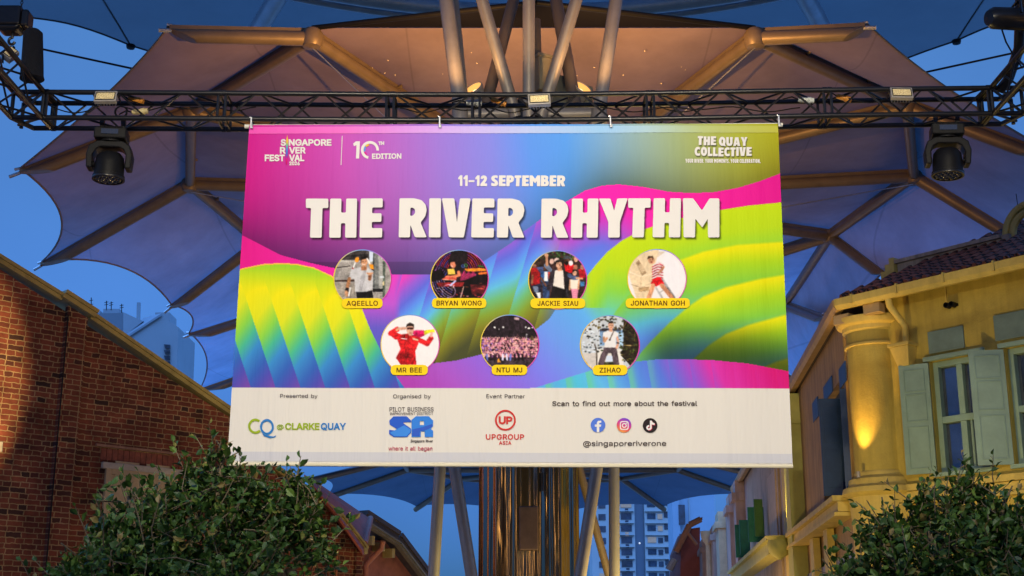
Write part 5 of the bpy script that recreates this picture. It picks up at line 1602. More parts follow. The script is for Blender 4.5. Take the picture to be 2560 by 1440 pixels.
    '2': (91, [[13,0,13,9,47,46,56,56,62,65,64,74,63,79,62,84,59,87,55,90,45,92,39,91,34,89,31,87,28,83,26,78,25,72,13,72,14,81,17,88,22,95,29,99,36,102,45,103,54,102,61,99,67,95,72,89,75,82,76,74,74,64,67,52,53,36,31,12,31,11,78,11,78,0]]),
    '6': (91, [[45,-1,36,0,28,3,22,8,17,15,14,23,13,32,14,40,16,48,27,68,50,102,64,102,30,52,29,52,33,58,39,61,47,63,56,62,63,59,69,54,74,48,77,40,78,31,77,22,74,15,69,8,62,3,54,0],[45,10,51,10,56,13,60,16,63,20,65,26,65,31,65,37,63,43,60,47,56,50,51,52,45,53,40,52,35,50,31,47,28,43,26,38,25,32,26,26,28,20,31,16,35,13,40,10]]),
    '@': (135, [[71,-27,57,-26,44,-23,33,-18,24,-11,17,-2,12,9,9,22,8,36,9,50,12,62,17,73,25,82,33,89,44,94,56,97,70,98,83,97,94,94,104,88,112,81,119,73,123,64,126,54,127,43,126,28,123,15,120,10,116,6,110,3,103,2,95,3,88,7,86,10,85,14,84,14,82,10,78,6,72,3,65,3,57,4,50,7,45,12,41,19,38,27,38,36,39,45,41,53,46,59,51,64,58,68,66,69,72,68,77,66,83,61,84,61,84,67,95,67,95,22,95,18,97,15,100,13,104,12,108,13,111,15,114,19,115,25,116,43,115,52,113,60,110,68,105,75,98,80,90,85,80,88,69,88,58,88,48,85,40,80,33,74,27,67,23,58,20,47,20,36,20,24,23,13,27,4,33,-3,40,-9,49,-14,60,-16,71,-17,82,-16,92,-14,98,-12,101,-21,93,-24,82,-26],[66,13,72,14,76,16,80,19,82,24,84,37,84,44,82,50,80,54,76,56,66,58,61,58,57,55,53,52,50,48,48,37,50,25,52,20,56,16,60,14]]),
}
def glyph(ch):
    w, sp = GLY[ch]
    return w / 200, [[(p[i] / 200, p[i + 1] / 200) for i in range(0, len(p), 2)] for p in sp]


def text_polys(text, x0, x1, base, cap, track=0.0):
    """outlines in photo pixels on the banner, fitted between x0 and x1"""
    pen, out = 0.0, []
    for ch in text:
        if ch == ' ':
            pen += 0.28 + track
            continue
        w, sp = glyph(ch)
        out += [[(x + pen, y) for x, y in s] for s in sp]
        pen += w + track
    mn = min(p[0] for s in out for p in s)
    mx = max(p[0] for s in out for p in s)
    kx, ky = (x1 - x0) / (mx - mn), cap / 0.51
    return [[(x0 + (x - mn) * kx, base - y * ky) for x, y in s] for s in out]


def el(cx, cy, rx, ry, n=18, a0=0.0):
    return [(cx + rx * math.cos(a0 + k * 2 * math.pi / n), cy + ry * math.sin(a0 + k * 2 * math.pi / n)) for k in range(n)]


CH = {
    'T': (.57, [[(0, 1), (1, 1), (1, .76), (.74, .76), (.70, 0), (.18, 0), (.23, .76), (0, .76)]]),
    'H': (.71, [[(.04, 1), (.44, 1), (.43, .64), (.60, .64), (.61, 1), (1, 1), (.97, 0), (.57, 0), (.58, .37), (.42, .37), (.41, 0), (0, 0)]]),
    'E': (.59, [[(.05, 1), (1, 1), (1, .77), (.55, .77), (.54, .62), (.95, .62), (.94, .40), (.53, .40), (.53, .24), (.98, .24), (.97, 0), (0, 0)]]),
    'R': (.70, [[(.03, 1), (.55, 1), (.82, .95), (.96, .84), (1, .70), (.95, .54), (.78, .38), (1, 0), (.58, 0), (.42, .32), (.40, 0), (0, 0)], [(.42, .76), (.50, .76), (.58, .72), (.59, .62), (.50, .55), (.41, .55)]]),
    'I': (.29, [[(.05, 1), (1, 1), (.95, 0), (0, 0)]]),
    'V': (.71, [[(0, 1), (.43, 1), (.52, .38), (.62, 1), (1, 1), (.76, 0), (.24, 0)]]),
    'Y': (.71, [[(0, 1), (.40, 1), (.53, .68), (.64, 1), (1, 1), (.73, .40), (.72, 0), (.32, 0), (.33, .40)]]),
    'M': (.91, [[(0, 1), (.28, 1), (.52, .69), (.73, 1), (1, 1), (1, 0), (.69, 0), (.68, .48), (.53, .25), (.34, .48), (.33, 0), (.02, 0)]]),
    'S': (.60, [[(.94, .97), (.92, .72), (.62, .79), (.47, .74), (.50, .66), (.85, .50), (1, .30), (.90, .09), (.6, 0), (.25, .01), (0, .07), (.05, .33), (.38, .24), (.54, .27), (.5, .36), (.15, .5), (0, .70), (.1, .9), (.36, 1), (.7, 1.01)]]),
    'P': (.66, [[(.03, 1), (.58, 1), (.88, .93), (1, .72), (.92, .48), (.70, .35), (.45, .32), (.43, 0), (0, 0)], [(.44, .78), (.54, .77), (.60, .67), (.54, .57), (.44, .55)]]),
    'B': (.68, [[(.03, 1), (.60, 1), (.88, .93), (.96, .76), (.84, .55), (1, .40), (1, .20), (.85, .05), (.6, 0), (0, 0)], [(.42, .80), (.54, .79), (.57, .71), (.52, .63), (.42, .62)], [(.42, .40), (.55, .39), (.60, .30), (.55, .21), (.42, .20)]]),
    '1': (.40, [[(0, .74), (.5, 1), (.95, 1), (.92, 0), (.40, 0), (.43, .66), (.12, .60)]]),
    '2': (.60, [[(.02, .68), (.1, .90), (.42, 1.01), (.8, .95), (.96, .72), (.85, .5), (.58, .25), (.97, .25), (.95, 0), (0, 0), (.02, .2), (.45, .55), (.54, .68), (.46, .76), (.36, .66)]]),
    '-': (.50, [[(0, .55), (1, .55), (1, .37), (0, .37)]]),
    'O': (.70, [el(.5, .5, .5, .52, 20), el(.5, .5, .11, .24, 12)]),
    'Q': (.74, [[p for p in el(.5, .5, .5, .52, 20) if not (p[0] > .62 and p[1] < .12)] , el(.5, .5, .11, .24, 12)]),
    'U': (.70, [[(0, 1), (.40, 1), (.40, .34), (.50, .24), (.60, .34), (.60, 1), (1, 1), (.98, .28), (.84, .05), (.5, -.02), (.16, .05), (.02, .28)]]),
    'A': (.76, [[(.28, 1), (.74, 1), (1, 0), (.62, 0), (.58, .17), (.41, .17), (.38, 0), (0, 0)], [(.45, .37), (.55, .37), (.5, .68)]]),
    'C': (.62, [[(.95, .96), (.92, .69), (.66, .76), (.48, .69), (.42, .5), (.47, .31), (.66, .24), (.95, .31), (.97, .04), (.65, -.01), (.3, .03), (.08, .21), (0, .5), (.08, .79), (.3, .97), (.62, 1.02)]]),
    'L': (.52, [[(.05, 1), (.5, 1), (.48, .27), (1, .27), (.98, 0), (0, 0)]]),
    'N': (.74, [[(0, 1), (.35, 1), (.64, .5), (.64, 1), (1, 1), (1, 0), (.66, 0), (.36, .48), (.36, 0), (0, 0)]]),
    '.': (.24, [[(0, .2), (1, .2), (1, 0), (0, 0)]]),
}
qv = CH['Q'][1][0]
ti = max(range(len(qv)), key=lambda i: (qv[i][0] - qv[i][1]))
CH['Q'][1][0].insert(ti + 1, (1.0, -.10)) if False else None
qo = []
for p in el(.5, .5, .5, .52, 20):
    qo.append(p)
k0 = min(range(20), key=lambda i: abs(qo[i][0] - .85) + abs(qo[i][1] - .13))
qo[k0] = (1.02, -.08)
CH['Q'][1][0] = qo


def rounded(poly, r):
    n, out = len(poly), []
    for i in range(n):
        p, a, b = Vector(poly[i]), Vector(poly[i - 1]), Vector(poly[(i + 1) % n])
        da, db = (a - p), (b - p)
        ra, rb = min(r, da.length * .45), min(r, db.length * .45)
        q0, q1 = p + da.normalized() * ra, p + db.normalized() * rb
        for t in (0, .33, .67, 1):
            w = q0 * (1 - t) ** 2 + p * 2 * t * (1 - t) + q1 * t * t
            out.append((w.x, w.y))
    return out


def chunky(text, x0, x1, ytop, ybot, gap=.045, space=.30, rr=.035, pos=None, dy=None):
    H = ybot - ytop
    out = []
    if pos:
        for ch, (xa, xb) in zip(text.replace(' ', ''), pos):
            out += [rounded([(xa + x * (xb - xa), ybot - y * H) for x, y in s], rr * H) for s in CH[ch][1]]
        return out
    W, pen = [], 0
    for ch in text:
        if ch == ' ':
            pen += space
            continue
        w = CH[ch][0]
        W.append((ch, pen, w))
        pen += w + gap
    k = (x1 - x0) / (pen - gap)
    for i, (ch, p, w) in enumerate(W):
        oy = dy[i % len(dy)] * H if dy else 0
        out += [rounded([(x0 + (p + x * w) * k, ybot + oy - y * H) for x, y in s], rr * H) for s in CH[ch][1]]
    return out


# ------------------------------------------------------------------ the banner
YB = YT - 0.006


def rip(px, py):        # soft ripples of the hanging cloth, metres
    a = np.clip((py - 330) / 200, 0, 1)
    return 0.0022 * np.sin(px / 47.0 + py / 310.0) * (1 - 0.6 * a) + 0.005 * np.sin(px / 97.0 - py / 500.0 + 1.0)


def BP(px, py, off=0.0):
    """point of the banner plane under photo pixel (px, py)"""
    px, py = np.asarray(px, float), np.asarray(py, float)
    u, v = (px - 1280) / FOC, (720 - py) / FOC
    y, z = CPI - v * SPI, SPI + v * CPI
    t = YB / y
    return np.stack([u * t, np.full_like(t, YB) - off + rip(px, py), EYE + z * t], -1)


WHT = np.array(lin((228, 222, 206)))


def alb(c):
    return np.array(lin(c)) * 0.70 / WHT * np.array([1, 1, 1.0])


def printmat(name):
    m = D.materials.new(name)
    m.use_nodes = True
    N, L = m.node_tree.nodes, m.node_tree.links
    b = N['Principled BSDF']
    b.inputs['Roughness'].default_value = 0.72
    b.inputs['Specular IOR Level'].default_value = 0.15
    at = N.new('ShaderNodeAttribute')
    at.attribute_name = 'print'
    L.new(at.outputs['Color'], b.inputs['Base Color'])
    tc = N.new('ShaderNodeTexCoord')
    nz = N.new('ShaderNodeTexNoise')
    nz.inputs['Scale'].default_value = 1.0
    nz.inputs['Detail'].default_value = 4
    mp = N.new('ShaderNodeMapping')
    mp.inputs['Scale'].default_value = (4.5, 1.0, 0.45)
    L.new(tc.outputs['Object'], mp.inputs[0])
    L.new(mp.outputs[0], nz.inputs['Vector'])
    bp = N.new('ShaderNodeBump')
    bp.inputs['Strength'].default_value = 0.85
    bp.inputs['Distance'].default_value = 0.05
    L.new(nz.outputs['Fac'], bp.inputs['Height'])
    L.new(bp.outputs[0], b.inputs['Normal'])
    return m


M_PRINT = printmat('printed_cloth')


def inkmat(name, c, emboss=0):
    return mat(name, tuple(alb(c)), 0.72, 0, 0.02, 3, spec=0.15)


INK_W = inkmat('white_ink', (232, 225, 212))
INK_D = inkmat('dark_brown_ink', (66, 52, 46))
INK_N = inkmat('name_ink', (92, 58, 14))


def grid_mesh(name, px, py, col, off, parent, m):
    n0, n1 = px.shape
    pos = BP(px, py, off).reshape(-1, 3) - np.array(root_loc(parent))
    me = D.meshes.new(name)
    me.vertices.add(n0 * n1)
    me.vertices.foreach_set('co', pos.astype(np.float32).ravel())
    ii = (np.arange(n0 - 1)[:, None] * n1 + np.arange(n1 - 1)[None, :]).ravel()
    q = np.stack([ii, ii + n1, ii + n1 + 1, ii + 1], -1).astype(np.int32)
    me.loops.add(q.size)
    me.loops.foreach_set('vertex_index', q.ravel())
    me.polygons.add(len(q))
    me.polygons.foreach_set('loop_start', (np.arange(len(q)) * 4).astype(np.int32))
    me.update(calc_edges=True)
    a = me.color_attributes.new('print', 'FLOAT_COLOR', 'POINT')
    c4 = np.concatenate([col.reshape(-1, 3), np.ones((n0 * n1, 1))], 1)
    a.data.foreach_set('color', c4.astype(np.float32).ravel())
    me.materials.append(m)
    for p in me.polygons:
        p.use_smooth = True
    o = D.objects.new(name, me)
    COL.objects.link(o)
    o.parent = parent
    return o


def winding(X, Y, poly):
    w = np.zeros(X.shape, int)
    n = len(poly)
    for i in range(n):
        x0, y0 = poly[i]
        x1, y1 = poly[(i + 1) % n]
        if y0 == y1:
            continue
        k = (Y >= min(y0, y1)) & (Y < max(y0, y1))
        w += (k & (X < x0 + (Y - y0) * (x1 - x0) / (y1 - y0))) * (1 if y1 > y0 else -1)
    return w


def embolden(poly, d):
    n, out = len(poly), []
    for i in range(n):
        p, a, b = Vector(poly[i]), Vector(poly[i - 1]), Vector(poly[(i + 1) % n])
        e0, e1 = (p - a), (b - p)
        if e0.length < 1e-6 or e1.length < 1e-6:
            out.append((p.x, p.y))
            continue
        e0, e1 = e0.normalized(), e1.normalized()
        n0, n1 = Vector((e0.y, -e0.x)), Vector((e1.y, -e1.x))
        m = n0 + n1
        if m.length < 0.3:
            m = n0
            k = 1.0
        else:
            m = m.normalized()
            k = min(1.8, 1 / max(m.dot(n0), 0.3))
        q = p + m * d * k
        out.append((q.x, q.y))
    return out


def letters(name, polys, m, parent, off=0.009, bold=0.0):
    """flat printed lettering: outlines in photo pixels -> filled faces on the banner plane"""
    bold *= 100
    if name.endswith(('lettering', 'caption', 'line')) and not bold and name not in HAND:
        bold = 0.02
    if bold:
        polys = [embolden(p, bold) for p in polys]
    verts, edges = [], []
    for p in polys:
        o = len(verts)
        verts += [Vector(q) for q in p]
        edges += [(o + i, o + (i + 1) % len(p)) for i in range(len(p))]
    r = delaunay_2d_cdt(verts, edges, [], 0, 1e-4)
    vv = np.array([(v.x, v.y) for v in r[0]])
    tri = np.array([f for f in r[2] if len(f) == 3])
    c = vv[tri].mean(1)
    w = sum(winding(c[:, 0], c[:, 1], p) for p in polys)
    if bold:
        keep = w != 0
    else:
        keep = (w % 2) != 0
    tri = tri[keep]
    used = np.unique(tri)
    ix = np.zeros(len(vv), int)
    ix[used] = np.arange(len(used))
    p3 = BP(vv[used, 0], vv[used, 1], off) - np.array(root_loc(parent))
    me = D.meshes.new(name)
    me.from_pydata(p3.tolist(), [], ix[tri].tolist())
    me.materials.append(m)
    o = D.objects.new(name, me)
    COL.objects.link(o)
    o.parent = parent
    return o


HAND = {'title_lettering', 'date_lettering', 'tagline_lettering', 'logo_line'}


def inpoly(X, Y, poly):
    c = np.zeros(X.shape, bool)
    n = len(poly)
    for i in range(n):
        x0, y0 = poly[i]
        x1, y1 = poly[(i + 1) % n]
        if y0 == y1:
            continue
        k = ((Y >= min(y0, y1)) & (Y < max(y0, y1)))
        c ^= k & (X < x0 + (Y - y0) * (x1 - x0) / (y1 - y0))
    return c


def ramp(t, stops):
    t = np.clip(t, stops[0][0], stops[-1][0])
    xs = [s[0] for s in stops]
    cs = np.array([s[1] for s in stops], float)
    return np.stack([np.interp(t, xs, cs[:, k]) for k in range(3)], -1)


def sm(t):
    t = np.clip(t, 0, 1)
    return t * t * (3 - 2 * t)


banner = thing('event_banner', (0, YB, P(1280, 1165, YB).z), 'large colourful printed festival banner hanging from the black truss', 'banner')
NX, NY = 860, 528
s_, t_ = np.meshgrid(np.linspace(0, 1, NX), np.linspace(0, 1, NY))
TLc, TRc, BLc, BRc = (623, 312), (1945, 309), (568, 1160), (1982, 1166)


def quadpx(s, t):
    # projective so that straight seams stay straight: interpolate on the plane
    def pl(c): return BP(*c)[[0, 2]]
    a, b_, c_, d_ = (np.array(pl(c)) for c in (TLc, TRc, BLc, BRc))
    w = (a * (1 - s[..., None]) + b_ * s[..., None]) * (1 - t[..., None]) + (c_ * (1 - s[..., None]) + d_ * s[..., None]) * t[..., None]
    X, Z = w[..., 0], w[..., 1] - EYE
    cz = YB * CPI + Z * SPI
    return 1280 + FOC * X / cz, 720 - FOC * (Z * CPI - YB * SPI) / cz


QX, QY = quadpx(s_, t_)
W1x = [540, 609, 644, 700, 771, 830, 900, 982, 1075, 1150, 1212, 1280, 1311, 1350, 1415, 1463, 1505, 1547, 1603, 1674, 1730, 1786, 1842, 1899, 1946, 2000]
W1y = [560, 590, 608, 637, 656, 669, 679, 686, 687, 676, 651, 606, 577, 549, 504, 476, 464, 461, 467, 480, 483, 480, 470, 453, 435, 412]
MTx = [560, 606, 656, 700, 743, 785, 830, 870, 906, 925, 954, 982, 1010, 1020]
MTy = [690, 672.5, 662, 659, 661, 670, 691, 726, 774, 822, 881, 929, 968, 990]
W3x = [960, 1010, 1080, 1139, 1201, 1270, 1342, 1373, 1392, 1440, 1480]
W3y = [905, 914, 909, 902, 887, 862, 822, 797, 769, 720, 690]
LHx = [1420, 1450, 1471, 1491, 1519, 1555, 1584, 1615, 1702, 1795, 1870, 1948, 2010]
LHy = [760, 712, 684, 659, 628, 600, 585, 571, 545, 525, 513, 505, 497]
W5x = [1330, 1342, 1400, 1477, 1540, 1589, 1640, 1702, 1786, 1870, 1972, 2010]
W5y = [972, 968, 950, 926, 911, 904, 899, 898, 901, 909, 928, 938]
I = np.interp
w1 = I(QX, W1x, W1y)
mt = I(QX, MTx, MTy)
w3 = I(QX, W3x, W3y)
lh = I(QX, LHx, LHy)
w5 = I(QX, W5x, W5y)
x, y = QX, QY
# magenta ground
col = ramp(x, [(560, (226, 20, 128)), (900, (236, 40, 165)), (1100, (214, 60, 190)), (1400, (200, 60, 190)), (1560, (250, 30, 160)), (1950, (222, 16, 132))])
# rainbow band behind
saw = np.mod((x + (y - 690) * 0.30 - 1005) / 74.0, 1.0)
g = (y - w1) / np.maximum(w3 - w1, 60)
gx = I(x, [985, 1010, 1060, 1130, 1200, 1290, 1400, 1480], [-0.30, -0.22, -0.10, 0.12, 0.16, -0.06, -0.05, 0.0])
g2 = g + gx + 0.16 * (saw - 0.5)
band = ramp(g2, [(-0.25, (228, 66, 186)), (-0.08, (150, 90, 205)), (0.08, (96, 104, 212)), (0.24, (92, 150, 235)), (0.38, (96, 186, 218)), (0.52, (108, 184, 120)), (0.68, (132, 158, 48)), (0.82, (128, 124, 34)), (1.05, (72, 74, 40))])
bm = ((x > 900) & (x < 1500))[..., None]
fade = sm((x - 982) / 26)[..., None]
bm2 = (x < 985)
bandL = ramp(y, [(690, (232, 60, 186)), (760, (190, 84, 200)), (820, (100, 88, 192)), (900, (78, 96, 190))])
col = np.where(bm, np.where((x < 1000)[..., None], bandL * (1 - fade) + band * fade, band), col)
right_part = sm((x - 1450) / 120)[..., None]
mg = ramp(y - w1, [(0, (250, 34, 166)), (60, (240, 30, 170)), (110, (170, 80, 200)), (150, (96, 116, 220)), (215, (84, 140, 235))])
mg2 = ramp(x, [(1600, (250, 34, 160)), (1950, (226, 18, 136))])
edge = sm((x - 1490) / 200)[..., None]
col = np.where((x > 1330)[..., None], col * (1 - sm((x - 1330) / 110)[..., None]) + (mg * (1 - edge) + mg2 * edge) * sm((x - 1330) / 110)[..., None], col)
# blue ribbon in front
dd = (x - 1050) * .75 - (y - 950) * .65
rib = ramp(dd, [(-30, (176, 62, 170)), (60, (172, 84, 192)), (150, (146, 100, 214)), (230, (126, 122, 228)), (320, (108, 152, 244)), (400, (96, 168, 238)), (470, (98, 194, 216)), (540, (112, 200, 130))])
c_rib = np.where(x < 1480, y > w3, True) & (x > 950)
low = (y > np.where(x < 1480, w3, 720)) & (x > 960)
col = np.where(low[..., None], rib, col)
# left mound
sl_ = 0.33
sawm = np.mod((x - 600 - sl_ * (y - 700)) / 62.0, 1.0)
gm_ = (y - 660) / 310.0 + 0.20 * (sawm - 0.5) * sm((y - 690) / 80) + 0.06 * (x - 780) / 200 * -1
mound = ramp(gm_, [(0.0, (132, 200, 50)), (0.12, (190, 215, 30)), (0.25, (240, 226, 14)), (0.42, (222, 222, 30)), (0.56, (136, 208, 70)), (0.66, (72, 184, 140)), (0.76, (58, 140, 196)), (0.90, (52, 96, 176)), (1.0, (80, 76, 170)), (1.12, (122, 70, 160))])
inm = (y > mt) & (x < 1012)
col = np.where(inm[..., None], mound, col)
rim_ = (np.abs(y - mt) < 1.6) & (x < 835)
col = np.where(rim_[..., None], np.array([245, 190, 60.]), col)
# right lime hill with its ridges
ridges = [([1430, 1520, 1584, 1702, 1795, 1948, 2010], [840, 640, 588, 545, 525, 505, 497]),
          ([1500, 1539, 1570, 1640, 1702, 1758, 1842, 1955, 2010], [840, 774, 735, 680, 645, 625, 608, 600, 598]),
          ([1560, 1603, 1631, 1674, 1724, 1758, 1814, 1899, 1958, 2010], [940, 876, 845, 802, 760, 737, 714, 693, 683, 677]),
          ([1690, 1735, 1772, 1814, 1871, 1960, 2010], [940, 892, 859, 831, 808, 783, 775]),
          ([1880, 1913, 1940, 1966, 2010], [940, 912, 900, 892, 882])]
hill = np.zeros_like(col)
inh = (y > lh) & (x > 1425)
for k, (rx, ry) in enumerate(ridges):
    r = I(x, rx, ry)
    d = (y - r)
    q = d / 135.0 + np.clip((1690 + 45 * k - x) / 210.0, 0, 2) * 0.75 + 0.18 * sm((y - 760) / 160)
    c = ramp(q, [(0.0, (242, 224, 4)), (0.12, (226, 222, 6)), (0.38, (172, 210, 24)), (0.72, (132, 200, 58)), (1.0, (104, 190, 130)), (1.25, (88, 180, 204)), (1.6, (92, 150, 238)), (2.1, (110, 130, 226))])
    if k == 0:
        c = ramp(d / 150 + np.clip((1560 - x) / 160., 0, 2), [(0, (196, 218, 14)), (0.4, (184, 214, 22)), (0.8, (140, 208, 60)), (1.1, (110, 204, 140)), (1.5, (92, 190, 220)), (2, (104, 150, 240))])
    msk = (d > 0) & (x >= rx[0]) if k else np.ones_like(inh)
    soft = sm(d / 9.0)[..., None] if k else 1.0
    hill = np.where(msk[..., None], hill * (1 - soft) + c * soft if k else c, hill)
shade = 1 - 0.58 * sm((y - (w5 - 130)) / 130) * sm((x - 1560) / 120)
hill *= shade[..., None]
wl_ = sm((x - 1425) / 60)[..., None] * sm((y - lh) / 2.0)[..., None]
col = np.where(inh[..., None], col * (1 - wl_) + hill * wl_, col)
hz = ((x > 1425) & (x < 1560) & (y > 770))[..., None]
bl = sm((x - 1440 - (y - 760) * 0.55) / 110)[..., None]
col = np.where(hz & inh[..., None], rib * (1 - bl) + hill * bl, col)
# bottom right fan
saw5 = np.mod((x + (y - 930) * -0.18 - 1410) / 53.0, 1.0)
q5 = (x - 1400) / 560.0 + 0.045 * (saw5 - .5) - (y - 930) / 900.0
fan = ramp(q5, [(-0.1, (92, 170, 225)), (0.05, (80, 190, 216)), (0.16, (96, 184, 226)), (0.30, (84, 146, 220)), (0.45, (88, 116, 210)), (0.58, (150, 80, 196)), (0.70, (216, 48, 160)), (1.0, (214, 14, 108))])
gl = (np.exp(-((saw5 - 0.12) / 0.22) ** 2) * sm((1690 - x) / 120) * 0.55)[..., None]
fan = fan * (1 - gl) + np.array([112, 208, 130.]) * gl
in5 = (y > w5) & (x > 1335)
col = np.where(in5[..., None], fan, col)
# top field
top = ramp(x - (y - 400) * 0.12, [(600, (216, 22, 132)), (690, (212, 48, 150)), (860, (206, 84, 180)), (990, (186, 104, 196)), (1110, (158, 122, 212)), (1230, (136, 136, 224)), (1330, (96, 152, 236)), (1420, (92, 160, 236)), (1530, (140, 182, 210)), (1620, (160, 186, 170)), (1730, (172, 184, 112)), (1850, (184, 188, 64)), (1960, (188, 184, 28))])
up = (y < w1)
dsh = np.clip(w1 - y, 0, 400)
shk = I(x, [560, 640, 700, 800, 1000, 1200, 1320, 1420, 1520, 1700, 1850, 1960], [0.35, 0.55, 0.62, 0.66, 0.62, 0.5, 0.34, 0.42, 0.56, 0.48, 0.42, 0.45])
shw = I(x, [560, 700, 1000, 1300, 1500, 1960], [60, 110, 120, 80, 70, 75])
tint_ = ramp(x, [(600, (80, 14, 76)), (900, (66, 40, 96)), (1200, (40, 70, 120)), (1400, (50, 90, 120)), (1600, (70, 84, 60)), (1960, (84, 76, 14))])
kk = (shk * 1.25 * np.exp(-(dsh / shw) ** 1.15))[..., None]
kk = np.clip(kk, 0, 0.86)
top = top * (1 - kk) + tint_ * kk
seam = ((y > 655) & (x > 730) & (x < 1230))[..., None]
top = np.where(seam, top * 0.84, top)
col = np.where(up[..., None], top, col)
# paper strip, hems, printed rim along the pink wave
yb = 968.5 + (x - 582) / 1390 * 3.5
col = np.where((y > yb)[..., None], np.array([225, 217, 199.]), col)
# soft drop shadow printed under the title
TITLE = chunky('THE RIVER RHYTHM', 0, 0, 497, 594.5, pos=[(765, 821), (823, 893), (899, 957), (997, 1067), (1072, 1103), (1105, 1177), (1178, 1236), (1242, 1311), (1352, 1421), (1427, 1496), (1497, 1569), (1570, 1626), (1631, 1702), (1707, 1798)])
LOGO2 = chunky('THE QUAY', 1744, 1868, 342, 364, gap=.06, space=.24, dy=[-.03, 0, -.02, .05, .06, .08, .06])
LOGO3 = chunky('COLLECTIVE', 1736, 1879, 368.5, 390.5, gap=.06, dy=[.0, .0, .03, .04, .06, .03, .04, .0, .0, -.01])
for polys, ox, oy, rad, st in ((TITLE, 4, 5, 3, 0.55), (LOGO2, 2, 2.5, 1, 0.5), (LOGO3, 2, 2.5, 1, 0.5)):
    sh_ = np.zeros(x.shape)
    for p in polys:
        xs = [q[0] for q in p]
        ysn = [q[1] for q in p]
        rows = np.where((y[:, NX // 2] > min(ysn) - 8) & (y[:, NX // 2] < max(ysn) + 16))[0]
        if not len(rows):
            continue
        r0, r1 = rows[0], rows[-1] + 1
        cols_ = np.where((x[(r0 + r1) // 2] > min(xs) - 14) & (x[(r0 + r1) // 2] < max(xs) + 18))[0]
        c0, c1 = cols_[0], cols_[-1] + 1
        sub = inpoly(x[r0:r1, c0:c1] - ox, y[r0:r1, c0:c1] - oy, p)
        sh_[r0:r1, c0:c1] = np.logical_xor(sh_[r0:r1, c0:c1] > 0, sub)
    for _ in range(rad):
        sh_ = (sh_ + np.roll(sh_, 1, 0) + np.roll(sh_, -1, 0) + np.roll(sh_, 1, 1) + np.roll(sh_, -1, 1)) / 5
    col = col * (1 - st * sh_[..., None])
c01 = np.clip(col, 0, 255) / 255
linc = np.where(c01 <= 0.04045, c01 / 12.92, ((c01 + 0.055) / 1.055) ** 2.4)
sheetcol = np.clip(linc * 0.70 / WHT, 0, 0.9)
sheet = grid_mesh('banner_sheet', QX, QY, sheetcol, 0.0, banner, M_PRINT)
bq_ = slice(None, None, 12)
grid_mesh('added_backing', QX[bq_, bq_], QY[bq_, bq_], np.full(QX[bq_, bq_].shape + (3,), 0.09), -0.012, banner, M_PRINT)  # unseen dark sheet added so the column does not mirror the print

# folded hems: a doubled strip along the top, a rod pocket along the bottom
def strip(name, t0, t1, nx, ny, tintf, off, m=M_PRINT, wob=0.0):
    s, t = np.meshgrid(np.linspace(0.0005, 0.9995, nx), np.linspace(t0, t1, ny))
    a, b_ = quadpx(s, t)
    cc_ = tintf(a, b_)
    c1 = np.clip(cc_, 0, 255) / 255
    l1 = np.where(c1 <= 0.04045, c1 / 12.92, ((c1 + 0.055) / 1.055) ** 2.4)
    return grid_mesh(name, a, b_ + wob * np.sin(a / 60), np.clip(l1 * 0.7 / WHT, 0, 0.92), off, banner, m)


hemc = lambda a, b_: ramp(a, [(600, (246, 84, 176)), (860, (240, 116, 196)), (1010, (222, 150, 222)), (1130, (212, 176, 234)), (1330, (186, 200, 246)), (1500, (158, 202, 240)), (1620, (178, 206, 206)), (1760, (186, 196, 124)), (1950, (196, 192, 70))])
strip('top_hem', 0.0065, 0.0285, 500, 4, hemc, 0.006)
pk = strip('bottom_pocket', 0.966, 0.992, 200, 4, lambda a, b_: np.broadcast_to(np.array([203, 200, 196.]), a.shape + (3,)), 0.005)
a0_, a1_ = quadpx(np.array([0.0, 1.0]), np.array([0.997, 0.997]))
rod = [BP(a0_[0] + (a0_[1] - a0_[0]) * k / 20, None or (float(I(k / 20, [0, 1], [1160.5, 1166]))), 0.0) for k in range(21)]
MB().tube([Vector(q) for q in rod], 0.017, 8).build('bottom_rod_sleeve', inkmat('sleeve_cloth', (226, 214, 176)), banner, True)

# lettering
letters('title_lettering', TITLE, INK_W, banner, 0.010)
letters('date_lettering', chunky('11-12 SEPTEMBER', 1145, 1413, 439, 466, gap=.05, space=.26, rr=.05), INK_W, banner)
cl_ = letters('collective_logo', LOGO2, INK_W, banner, 0.010)
letters('logo_line', LOGO3, INK_W, cl_, 0.010)
letters('tagline_lettering', chunky('YOUR RIVER. YOUR MOMENTS. YOUR CELEBRATION.', 1713, 1901, 398, 408, gap=.12, space=.30, rr=.04), INK_W, banner)
fl_ = []
for tx_, xa, xb, ya in (('S', 703, 714, 364), ('NGAPORE', 723, 828, 364), ('R', 701, 713, 383.5), ('VER', 724, 763, 383.5), ('FEST', 663, 711, 402.5), ('VAL', 724, 760, 402.5)):
    fl_ += text_polys(tx_, xa, xb, ya, 14.5)
logo = letters('festival_logo', fl_, INK_W, banner, bold=0.010)
letters('year_lettering', text_polys('2026', 724, 749, 413, 8.2), INK_W, logo, bold=0.006)
n = 26
yy_ = np.linspace(339, 413, n)
g0 = np.stack([np.full(n, 718.5) - (yy_ - 339) * 0.03, yy_], -1)
wv_ = np.clip(np.minimum((yy_ - 337) / 14, (415 - yy_) / 12), 0.2, 1) * 2.6
gx_ = np.stack([g0[:, 0] - wv_, g0[:, 0] + wv_], -1)
gy_ = np.stack([yy_, yy_], -1)
cst = ramp(gy_, [(339, (240, 176, 40)), (355, (236, 200, 60)), (364, (110, 190, 150)), (374, (76, 130, 214)), (386, (96, 96, 190)), (398, (220, 30, 130)), (413, (200, 10, 90))])
c1 = cst / 255
